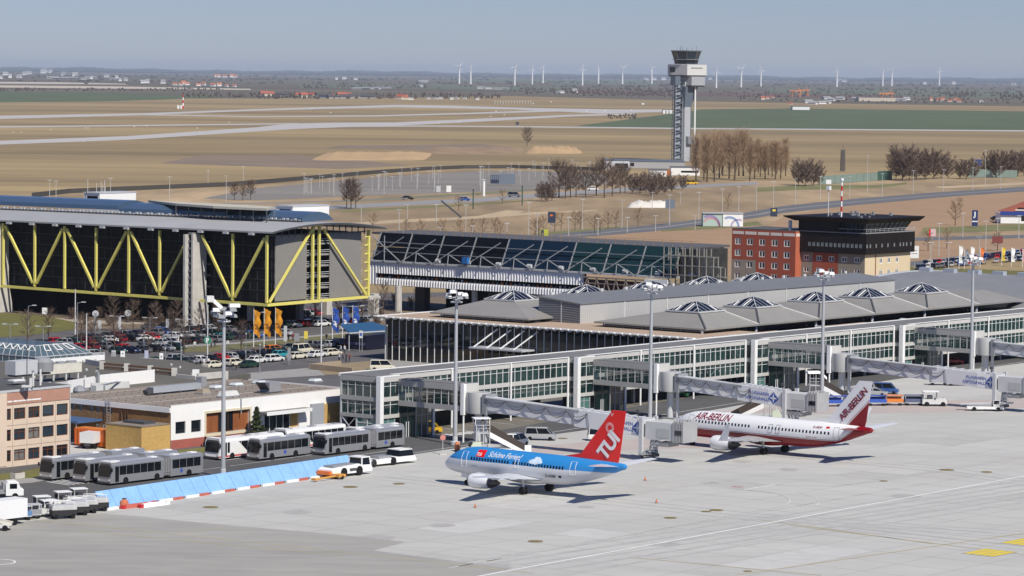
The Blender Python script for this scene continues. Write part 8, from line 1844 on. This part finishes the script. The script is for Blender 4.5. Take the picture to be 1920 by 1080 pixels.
for i in range(1300):
    x = rn.uniform(-80,2000); yd = rn.choice([rn.uniform(8,12), rn.uniform(13,17), rn.uniform(18,25), rn.uniform(8,30)])
    if math.sin(x*.013+yd*.8)+.5*math.sin(x*.037-yd) < -.1: continue
    p = Gx(x, yd); sp_.append((p, rn.uniform(1.5,5)*(p.y/FPX), rn.uniform(1.6,3.0)*(p.y/FPX)))
blobs('far_wood', sp_, m_wood3, 2); sp_ = []
for (x0, x1, y0, y1, n_, hh) in ((480,940,178,186,230,8),(340,560,176,183,90,6),(950,1260,166,176,160,5),(1080,1260,172,180,110,5),(1330,1920,172,182,190,4),(0,420,166,171,150,3.5),(1380,1500,180,190,30,5),(1560,1920,186,194,90,5),(560,800,160,166,80,4),(1180,1260,170,182,40,6),(1770,1830,174,182,50,7),(1875,1925,178,186,35,7),(1140,1195,216,223,40,5)):
    for i in range(n_):
        x = rn.uniform(x0,x1); y = rn.uniform(y0,y1); p = G(x, y, -.3); s_ = p.y/FPX; sp_.append((p, rn.uniform(.9,2.6)*s_, hh*rn.uniform(.45,1.0)*s_))
blobs('bare_wood', sp_, m_wood1, 3)
# houses of the far villages: each its own small gabled house
HM = {}
def house(x, y, w_, h, wallm, roofm, label, group, rz=0.0):
    p = G(x, y, -.3); s_ = p.y/FPX; key = (wallm.name, roofm.name)
    if key not in HM:
        t = T('house', label, 'house', p, rz, group); MB().box(-.5,.5,-.35,.35,0,.55).build('wall', wallm, t); MB().loft([[(-.54,-.42,.53),(-.54,0,1.0),(-.54,.42,.53)],[(.54,-.42,.53),(.54,0,1.0),(.54,.42,.53)]]).build('roof', roofm, t); MB().box(.2,.28,-.05,.05,.8,1.1).build('chimney', roofm, t); HM[key] = t; reg(t)
    else: t = dup(HM[key], p, rz, label, group)
    t.scale = (w_*s_, w_*s_*.8, h*s_); return t
wallw = mat('house_white', (.74,.73,.70), .7); wallc = mat('house_cream', (.55,.48,.38), .8); roofr = mat('house_red_roof', (.36,.10,.06), .85); roofb = mat('house_dark_roof', (.08,.075,.075), .85); roofg = mat('house_grey_roof', (.30,.30,.31), .8); roofo = mat('house_orange_roof', (.48,.17,.08), .85)
for (x, y, w_, h, wm, rm, l) in ((75,184,0,0,wallw,roofr,''),):
    pass
vil = [('white houses of the far left village', 'small white house in the far village at the left horizon', [(20,146),(37,146),(0,148),(80,137.5),(95,136.5),(82,136),(12,141),(55,139),(45,141),(120,142),(140,143),(225,152),(235,151.5),(268,156),(276,156),(305,157),(220,147),(170,148),(200,145)], 9, 7, wallw, roofg),
 ('red roofed houses of the far left village', 'small red roofed house in the far village at the left horizon', [(330,160),(338,160.5),(370,161),(380,160),(400,162),(412,161.5),(425,163),(440,163),(350,159.5),(345,158),(410,145),(420,145.5),(432,145),(440,146),(405,144.5)], 8, 6, wallw, roofo),
 ('long pale halls of the far left village', 'long low white hall far off near the left horizon', [(100,147),(130,147.5),(155,149),(112,148),(170,147),(215,149)], 26, 4, wallw, roofg),
 ('houses of the village behind the runway', 'red roofed house in the village behind the runway', [(495,180),(508,180),(570,183),(585,182.5),(640,182),(655,182),(750,187),(757,187),(622,184),(562,182)], 15, 10, wallc, roofr),
 ('barns of the village behind the runway', 'dark roofed barn in the village behind the runway', [(610,184),(625,185),(650,185),(665,184.5),(690,185),(685,184),(600,181),(530,181)], 22, 9, mat('house_grey', (.3,.3,.3)), roofb),
 ('white sheds behind the runway', 'low white shed in the hamlet behind the runway', [(805,186),(815,186),(828,186),(845,186.5),(855,186),(893,187),(870,186),(765,187),(770,187)], 8, 4, wallw, roofg),
 ('long pale sheds beyond the hamlet', 'long pale greenhouse or shed far beyond the hamlet', [(670,167),(690,167),(705,167),(722,165.5),(900,166),(915,167),(935,167.5),(945,167),(790,154),(795,152.5)], 18, 3.6, wallw, roofg),
 ('far white houses right of the turbines', 'tiny white house far away among the horizon woods', [(632,149.5),(645,149),(667,150),(1048,175),(1052,174.5),(1077,174),(1078,171),(790,163),(1210,150.5),(1225,150),(1245,150),(1260,150),(1330,150),(1455,149),(1575,153),(1582,153.5),(1685,152),(1735,158),(1790,158),(1642,146),(1650,146),(1900,160),(1840,192)], 8, 5, wallw, roofg),
 ('works sheds beyond the green field', 'pale works shed beyond the green field at the right', [(1525,196),(1540,195),(1552,194),(1560,189),(1575,186.5),(1550,186),(1620,189.5),(1650,189.5),(1690,189),(1700,187.5),(1605,187),(1515,193)], 15, 6, wallw, roofg),
 ('red roofed houses beyond the green field', 'small red roofed house beyond the green field at the right', [(1430,187),(1448,184),(1440,186),(1760,190),(1780,191),(1800,192),(1745,189),(1480,196),(1790,189),(1770,188)], 9, 6, wallc, roofr)]
for gname, lab, pts, w_, h, wm, rm in vil:
    for x, y in pts: house(x+rn.uniform(-2,2), y, w_*rn.uniform(.7,1.2), h*rn.uniform(.75,1.15), wm, rm, lab, gname, rn.uniform(-.7,.7))
block('long white shed at the edge of the green field right of the tower', 'shed', 1486, 1518, 206, 200, 40, white); block('white shed with dark doors on the airfield left of the tower', 'shed', 1243, 1262, 213, 206, 25, white, win=[(.25,.35,0,.8),(.55,.65,0,.8)])
block('small white box hut on the airfield left of the tower', 'hut', 1203, 1208, 196, 193, 10, white); block('dark hut on the airfield near the thin taxiway', 'hut', 967, 973, 234, 229, 8, dgrey)
block('wide tan works hall beyond the green field at the right', 'works_hall', 1610, 1680, 190, 183, 60, wallc)
def crane(x, yb, yt, label):
    p = G(x, yb, -.3); h = zat(p, yt); t = T('gantry_crane', label, 'crane', p, .3); m = mat('crane_orange', (.55,.20,.06), .6); w_ = h*.55
    lg = MB()
    for sx in (-1,1):
        for sy in (-1,1): lg.bar((sx*w_,sy*h*.2,0),(sx*w_*.8,sy*h*.15,h*.75),h*.07)
    lg.build('leg', m, t); MB().bar((-w_*1.5,0,h*.75),(w_*1.5,0,h*.75),h*.12).build('girder', m, t); MB().bar((w_*.5,0,h*.75),(w_*.9,0,h*1.15),h*.06).build('jib', m, t); MB().box(-h*.1,h*.15,-h*.1,h*.1,h*.6,h*.72).build('cab', m, t)
crane(1492,182,166,'orange gantry crane left in the far works beyond the green field'); crane(1507,180,165,'orange gantry crane just right of its twin in the far works'); crane(1662,190,170,'orange tower crane in front of the tan works hall')
# ================================================================ MIDDLE GROUND: trees, poles, signs, roads
tl = []
for i in range(18): x = 1308+i*9.8+rn.uniform(-3,3); tl.append(plant_tree('poplar', x, 340+rn.uniform(-8,3)-i*.3, 'x', 'row of bare poplars right of the tower', (24 if x < 1400 else 20)*rn.uniform(.82,1.05)))
for i in range(10): x = 1318+i*17+rn.uniform(-4,4); tl.append(plant_tree('poplar', x, 326+rn.uniform(-5,3), 'x', 'row of bare poplars right of the tower', (24 if x < 1400 else 20)*rn.uniform(.85,1.05)))
relabel(tl, '%s tall bare brown poplar right of the control tower')
tl = []
for x, y, H in ((1048,370,16),(1060,372,13),(1070,371,14),(1080,369,12),(1098,370,12),(1118,366,14),(1133,371,17),(1148,368,14),(1163,364,13),(1172,362,12),(650,389,11),(658,392,12),(667,391,10),(470,374,8),(455,376,7),(440,375,7),(988,275,14)): tl.append(plant_tree('big', x, y, 'x', 'bare trees beside the airport road', H))
tl[-1]['label'] = 'lone dark bare tree standing on the airfield behind the empty car park'; tl[-1]['group'] = 'lone trees'
relabel(tl[:-1], '%s dark bare tree beside the airport road')
tl = []
for x, y, H in ((1015,376,6),(1025,378,7),(1035,376,6),(1185,362,7),(1200,364,8),(1212,362,8),(1230,366,9),(1245,364,8),(1222,368,6),(1497,347,10),(1510,349,11),(1525,348,10),(1535,346,8),(1680,336,13),(1692,338,15),(1705,339,14),(1718,337,13),(1735,337,12),(1750,336,13),(1765,335,12),(1778,334,10),(1685,330,12),(1725,330,12),(1800,335,8),(1812,336,9),(1825,335,9),(1855,332,11),(1868,333,12),(1882,332,12),(1895,332,11),(1908,331,12),(1920,330,11),(1842,331,5),(1260,360,6),(1280,356,6)): tl.append(plant_tree('shrub', x, y, 'x', 'bare thickets along the approach road', H))
relabel(tl, '%s dense bare thicket along the approach road')
tl = []
for x, y in ((762,445),(790,446),(830,444),(862,445),(885,444),(905,443),(928,441),(938,446),(1003,446),(1010,446),(1018,440),(1040,434),(1052,432),(1078,431),(1088,429),(1115,438),(1125,437),(1140,430),(1155,428),(1196,424),(1365,392),(942,382),(1791,423),(1800,398),(1740,470),(1775,466),(1870,470),(860,395),(700,432)): tl.append(plant_tree('small', x, y, 'x', 'young bare trees on the brown verge', 9 if x in (1791,) else (6.5 if x > 1000 else 6)))
relabel(tl, '%s young bare tree on the brown verge behind the terminal')
pl_ = []
def field_pole(x, y0, y1, r=.11, head=True, m=None):
    p = G(x, y1); h = zat(p, y0); t = T('lamp_post', 'x', 'lamp post', p, rn.uniform(-.5,.5), 'lamp posts along the roads behind the terminal'); MB().tube([(0,0,0),(0,0,h)], [r*1.3,r*.8], 6).build('pole', m or mat('pole_grey', (.50,.49,.46), .6), t)
    if head: MB().box(-.9,.9,-.15,.15,h,h+.18).build('lamp_head', lgrey, t)
    pl_.append(t)
for x, y0, y1 in ((626,328,368),(720,322,364),(814,312,360),(901,312,358),(677,385,416),(764,384,418),(818,384,417),(873,385,443),(748,393,438),(825,427,450),(886,424,453),(950,419,455),(991,380,442),(1007,403,448),(1066,408,443),(1092,374,431),(1121,410,441),(1166,376,428),(1176,408,436),(1223,361,392),(1255,366,422),(1229,405,434),(1276,361,382),(1310,361,413),(1303,405,431),(1354,355,398),(1385,350,397),(1418,345,395),(1450,341,395),(1491,336,382),(1538,331,375),(1593,331,372),(1626,292,362),(1654,326,370),(1712,320,364),(1769,318,359),(1824,315,357),(1847,282,349),(1876,313,354),(93,338,374),(105,340,372),(207,335,368),(318,332,374),(424,330,378),(390,320,350),(456,312,344),(1760,420,480),(1805,400,445),(1848,415,470),(1870,410,455),(1910,405,448),(1744,455,516),(1778,455,512),(1835,445,512),(570,326,365)): field_pole(x, y0, y1)
lot = [(470,360),(560,348),(700,338),(870,326),(960,324),(1130,330),(1100,345),(900,356),(700,362)]
for i in range(56):
    u_ = rn.random(); x = 560+u_*560; yb = (368-u_*27) + rn.uniform(-26,-2)*(0.4+.6*min(1, u_*2)); field_pole(x, yb-18*(G(x,yb-.01).y and 2300/G(x,yb).y), yb, .09)
relabel(pl_, '%s thin lamp post on the roads and car park behind the terminal')
bl_ = lambda *a, **k: board(*a, **k)
m_nv = mat('dark_blue_board', (.03,.04,.075), .5); m_gb = mat('grey_blue_board', (.16,.19,.23), .5)
bl_(919.5,328,935.5,344,347,'dark blue billboard with white bars above the airport road', m_nv, 'billboard', panel=[(.05+.24*k,.22+.24*k,.45,.95,m_gb) for k in range(4)]); bl_(936,326,966,345,347,'wide grey board joining the dark blue billboard', m_gb, 'billboard'); bl_(818,348.5,826,360,362,'grey roadside box beside the white one', lgrey, 'roadside_box'); bl_(837,348,846,360,362,'white roadside box above the airport road', white, 'roadside_box')
bl_(1027,397,1041,418,434,'dark blue billboard with an orange mark behind the check-in bridge', m_nv, 'billboard', 1, panel=[(.3,.65,.6,.75,orange_p)]); bl_(1013,430,1028,444,450,'yellow green poster board behind the check-in bridge', mat('lime_poster', (.42,.46,.05), .6), 'billboard', panel=[(.05,.45,.1,.95,dgrey)]); bl_(1247,374,1265,391,422,'grey blue billboard on a mast above the approach road', m_gb, 'billboard', 1); bl_(1444,390,1457,406,424,'dark blue billboard with yellow sign left of the red office', m_nv, 'billboard', 1, panel=[(.3,.75,.6,.85,mat('yellow_sign', (.7,.5,.05)))])
bl_(1741,429,1754,443,470,'red and white poster board right of the dark control room', mat('pale_pink_poster', (.62,.45,.44), .6), 'billboard', 1, panel=[(0,.25,0,1,red_p)]); bl_(1706,461,1722,484,516,'white hoarding on a dark post right of the cream wall', white, 'billboard', 1, panel=[(.1,.8,.6,.65,gm_),(.1,.8,.35,.4,gm_)]); bl_(1860,443,1880,456,470,'dark red hoarding pair beside the side road', mat('dark_red_board', (.20,.05,.04), .7), 'billboard'); bl_(1828,299,1840,310,330,'blue motorway sign among the hedges', blue_p, 'road_sign', 2, panel=[(.15,.45,.3,.7,white)])
t = bl_(1822,394,1833,424,426,'tall dark blue advertising column in the ploughed field', mat('column_blue', (.02,.035,.13), .5), 'advertising_column', 1, panel=[(.4,.62,.55,.9,white),(.25,.5,.5,.6,white),(.0,1,.26,.33,white)])
bl_(1548,337,1558,345,380,'white box sign on a pole in front of the hedge', white, 'box_sign', 1)
# painted shed with rainbow arcs
p = G(1318,424); t = T('painted_shed', 'white and green shed painted with rainbow arcs beside the approach road', 'shed', p, R_(2)); k = FPX/(p-CP).dot(_f); w_ = 75/k; h = zat(p, 400); MB().box(0,w_*.49,0,6,0,h).build('wall', mat('mint_wall', (.42,.52,.46), .7), t); MB().box(w_*.495,w_,-.4,6,0,h*.93).build('wall', white, t); MB().box(-.2,w_+.2,-.5,6.2,h,h+.2).build('roof', lgrey, t)
for cx, r0, z0, mm in ((w_*.16,h*.9,0,mat('arc_purple', (.30,.24,.42), .7)),(w_*.20,h*.72,0,mat('arc_pink', (.55,.30,.33), .7)),(w_*.66,h*.8,0,mat('arc_blue', (.25,.32,.52), .7)),(w_*.88,h*.6,0,mat('arc_violet', (.42,.34,.52), .7))):
    mb = MB(); yy = -.03 if cx < w_*.45 else -.43; lim = (0, w_*.485) if cx < w_*.45 else (w_*.5, w_)
    for j in range(18):
        a0, a1 = math.pi*j/18, math.pi*(j+1)/18; q = [(cx+r0*math.cos(a)*rr, yy, min(h*.9, r0*math.sin(a)*rr)) for a, rr in ((a0,1),(a1,1),(a1,.78),(a0,.78))]
        if all(lim[0] < v[0] < lim[1] for v in q): mb.poly(q)
    mb.build('painted_arc', mm, t)
# green noise fence, tarp heap, house, masts, mid-distance vehicles
t = T('noise_fence', 'long pale green noise barrier between the hedges', 'fence', G(1538,346), 0); I = Matrix.Translation(-t.location); n = 10
for k in range(n): mb = MB(); a = I@G(1538+k*13.5,346-k*.95); b = I@G(1538+(k+.96)*13.5,346-(k+.96)*.95); wallseg(mb, a, b, 0, 4.4 if k < 8 else 5, .2); mb.build('panel', mat('pale_green_panel', (.20,.27,.23), .6, var=.1, scale=.2) if k < 8 else mat('dark_green_panel', (.05,.11,.09), .6), t)
t = T('noise_fence', 'short pale green noise barrier below the blue motorway sign', 'fence', G(1815,332), 0); MB().box(0,14,0,.2,0,4.5).build('panel', MATS['pale_green_panel'], t); MB().box(14.2,28,0,.2,0,4.2).build('panel', MATS['pale_green_panel'], t)
t = T('lattice_mast', 'dark lattice mast in front of the airfield right of the poplars', 'mast', G(1580,321), .4); h = zat(t.location, 281); mb = MB()
for k in range(8): z0, z1 = h*k/8, h*(k+1)/8; mb.bar((-.9,-.9,z0),(.9,-.9,z1),.5).bar((.9,.9,z0),(-.9,.9,z1),.5); 
for x in (-1,1):
    for y in (-1,1): mb.bar((x,y,0),(x*.8,y*.8,h),.32)
mb.build('lattice', dgrey, t); MB().tube([(0,0,h),(0,0,h+3)], .12, 5).build('tip', dgrey, t)
tag(mound(1176,1262,389,3.2,16,mat('white_tarpaulin', (.62,.58,.52), .8, var=.1, scale=.1),9), 'long heap under white tarpaulin beside the approach road', 'tarpaulin heap')
t = T('house', 'house with steep red tiled gable and blue shop band at the right edge', 'house', G(1905,419), 0); k = FPX/(t.location-CP).dot(_f); h = zat(t.location, 372); w_ = 22
MB().box(-6/1,26,0,14,0,h*.42).build('wall', white, t); MB().loft([[(-5.5,-.5,h*.42),(2.5,-.5,h*.72),(9,-.5,h),(26,-.5,h*.42)],[(-5.5,15,h*.42),(2.5,15,h*.72),(9,15,h),(26,15,h*.42)]]).build('gable_roof', mat('tile_red', (.40,.11,.06), .85, var=.12, scale=.8), t); MB().box(-6.2,26,-.7,-.1,h*.33,h*.48).build('fascia_band', mat('shop_blue', (.02,.05,.25), .5), t); MB().box(2,4.2,-.08,0,h*.1,h*.3).build('window', pane_dark, t); MB().box(.5,10,-.62,-.52,h*.58,h*.64).build('window', pane_dark, t); MB().box(-.5,5,-.75,-.55,h*.52,h*.56).build('gutter', white, t)
for x, y, c, k, l, r in ((764,374.5,'black','sedan','black car driving on the airport road',.1),(871.5,376.5,'blue','hatch','blue car driving on the airport road',.1),(964,369.5,'grey','van','grey blue van driving on the airport road near the green post',.1),(1111,357,'white','sedan','white car on the airport road behind the trees',.1),(1870,413,'black','sedan','black car on the field edge left of the house',0),(1297,346,'yellow','van','yellow van parked below the tower among bare trees',0.1)): o = car(l, G(x, y), r, c, k, None); o['label'] = l; o.scale = (1.25,)*3
for x, y0, y1, l in ((887,357,392,'left dark green post standing beside the airport road'),(979,350,385,'right dark green post standing beside the airport road')): p = G(x, y1); h = zat(p, y0); small('green_post', l, 'post', p, 0, [('post', MB().tube([(0,0,0),(0,0,h)], .28, 6), mat('dark_green_post', (.02,.08,.05), .6)), ('cap', MB().box(-.4,.4,-.4,.4,h,h+.4), dgrey)])
small('white_column', 'thick white column beside the grey billboard', 'column', G(907,368), 0, [('shaft', MB().tube([(0,0,0),(0,0,zat(G(907,368),338))], .6, 8), white), ('head', MB().box(-.8,.8,-.8,.8,zat(G(907,368),338),zat(G(907,368),338)+.5), lgrey)])
small('tilted_beam', 'dark slanted beam on the brown verge above the check-in bridge', 'barrier', G(851,408), 0, [('beam', MB().bar((-5,0,6.5),(2.5,0,.5),.7), dgrey), ('foot', MB().box(2,3,-.5,.5,0,.6), dgrey)])
p = G(343,204,-.1); h = zat(p, 177); t = T('radio_mast', 'red and white lattice mast with two white huts on the airfield', 'mast', p, 0)
for k in range(5): MB().lathe([(1.5-.15*k,h*k/5),(1.35-.15*k,h*(k+1)/5)], 4).build('mast_segment', red_p if k % 2 == 0 else white, t)
MB().box(-8,-5,-2,2,0,5).build('hut', white, t); MB().box(-3.5,-1.0,-2,2,0,5).build('hut', white, t)
mk = []
for x, y in [(25,249),(40,249),(95,244.5),(160,241),(165,241),(252,238),(275,237),(370,241),(430,230),(920,219),(946,216),(862,229),(930,209.5),(1134,209),(1100,208.5),(1184,207.5),(823,231.5),(157,266),(1000,195),(1033,192),(620,212),(585,205)] + [(x, 362) for x in ()]: 
    p = G(x, y, -.1); s_ = p.y/FPX; t = T('airfield_sign', 'x', 'sign', p, 0, 'small signs and lights along the taxiways'); MB().box(-1.3*s_,1.3*s_,-.3,.3,.25,1.5*s_).build('panel', white, t); MB().box(-1.0*s_,1.0*s_,-.2,.2,0,.25).build('foot', dgrey, t); mk.append(t)
relabel(mk, '%s tiny white sign beside the taxiways')
lt_ = []
for k in range(14): p = G(928+k*5.2, 195+(k % 2)*.8, -.1); t = T('approach_light', 'x', 'light', p, 0, 'approach light row at the runway end'); MB().tube([(0,0,0),(0,0,5)], .35, 5).build('post', offwhite, t); MB().box(-1.6,1.6,-.2,.2,5,5.6).build('lamp_bar', offwhite, t); lt_.append(t)
relabel(lt_, '%s pale approach light at the far runway end')
# airfield perimeter fence (dark line behind the empty car park)
t = T('perimeter_fence', 'dark mesh perimeter fence along the airfield behind the empty car park', 'fence', G(870,317), 0); I = Matrix.Translation(-t.location); fl = [(60,370),(130,362),(430,349),(480,345),(600,335),(700,326),(800,319),(870,316),(960,315.5),(1060,318),(1130,320.5)]
for a, b in zip(fl, fl[1:]): mb = MB(); wallseg(mb, I@G(*a), I@G(*b), 0, 2.0, .1); mb.build('mesh_panel', mat('fence_mesh', (.06,.055,.05), .8), t)
t = T('guard_rail', 'grey crash barrier along the far side of the airport road', 'guard rail', G(700,378), 0); I = Matrix.Translation(-t.location); rl = [(300,389),(620,380.5),(760,375),(900,367),(1000,359.5),(1080,354)]
for a, b in zip(rl, rl[1:]): mb = MB(); wallseg(mb, I@G(*a), I@G(*b), .45, .95, .1); mb.build('rail', mat('rail_grey', (.2,.2,.2), .6), t)
# car dealer lot and flags at the right
for a, b, rn_ in (((1722,505),(1925,487),'front row'),((1735,497),(1925,480),'middle row'),((1790,492),(1925,474),'back row')):
    A_ = G(*a); B_ = G(*b); n = int((B_-A_).length/3.0)
    for i in range(n+1):
        if rnd.random() < .12: continue
        x, y = px(A_.lerp(B_, i/n)); col = rnd.choice(['navy','blue','black','grey','silver','white','navy','red','blue','silver']); put(x, y, col, rnd.choice(['sedan','estate','hatch']), 'in the car lot at the right edge, %s' % rn_, rnd.choice([30,-150]), 'cars of the lot at the right edge')
fixl()
def banner(x, y0, y1, m, label):
    p = G(x, y1); h = zat(p, y0); t = T('banner_flag', label, 'flag', p, 0, 'banner flags at the car lot'); MB().tube([(0,0,0),(0,0,h)], .08, 6).build('flagpole', white, t); n_ = 8; mb = MB()
    for i in range(n_): z0, z1 = h*.98-h*.72*i/n_, h*.98-h*.72*(i+1)/n_; w0, w1 = 1.0+.2*math.sin(i), 1.0+.2*math.sin(i+1); mb.poly([(0,0,z0),(w0,.2*math.sin(i),z0-.1),(w1,.2*math.sin(i+1),z1-.1),(0,0,z1)])
    mb.build('cloth', m, t)
for x, y0, y1, m, l in ((1798,460,505,white,'leftmost tall white banner flag at the car lot'),(1820,462,500,white,'second tall white banner flag at the car lot'),(1838,464,500,mat('orange_banner', (.65,.16,.03), .7),'orange banner flag at the car lot'),(1878,463,498,mat('yellow_banner', (.65,.48,.04), .7),'yellow banner flag at the car lot'),(1896,464,500,white,'white banner flag right of the yellow one'),(1917,466,500,mat('pink_banner', (.6,.3,.28), .7),'pale red banner flag at the right edge'),(1808,467,505,mat('grey_banner', (.25,.25,.28), .7),'grey banner flag between the two white ones')): banner(x, y0, y1, m, l)
# ================================================================ HAZE
hz = MB(); hz.faces([(-8500,-30,-2),(8500,-30,-2),(27000,90000,-2),(-27000,90000,-2),(-8500,-30,190),(8500,-30,190),(27000,90000,190),(-27000,90000,190)], [(0,3,2,1),(4,5,6,7),(0,1,5,4),(1,2,6,5),(2,3,7,6),(3,0,4,7)])
hm = bpy.data.materials.new('air_haze'); hm.use_nodes = True; t = hm.node_tree; t.nodes.remove(t.nodes['Principled BSDF'])
pv = t.nodes.new('ShaderNodeVolumePrincipled'); pv.inputs['Color'].default_value = (.74,.85,1,1); pv.inputs['Density'].default_value = 2.1e-5; pv.inputs['Anisotropy'].default_value = .0
t.links.new(pv.outputs[0], t.nodes['Material Output'].inputs['Volume'])
tag(hz.build('haze', hm), kind='stuff')
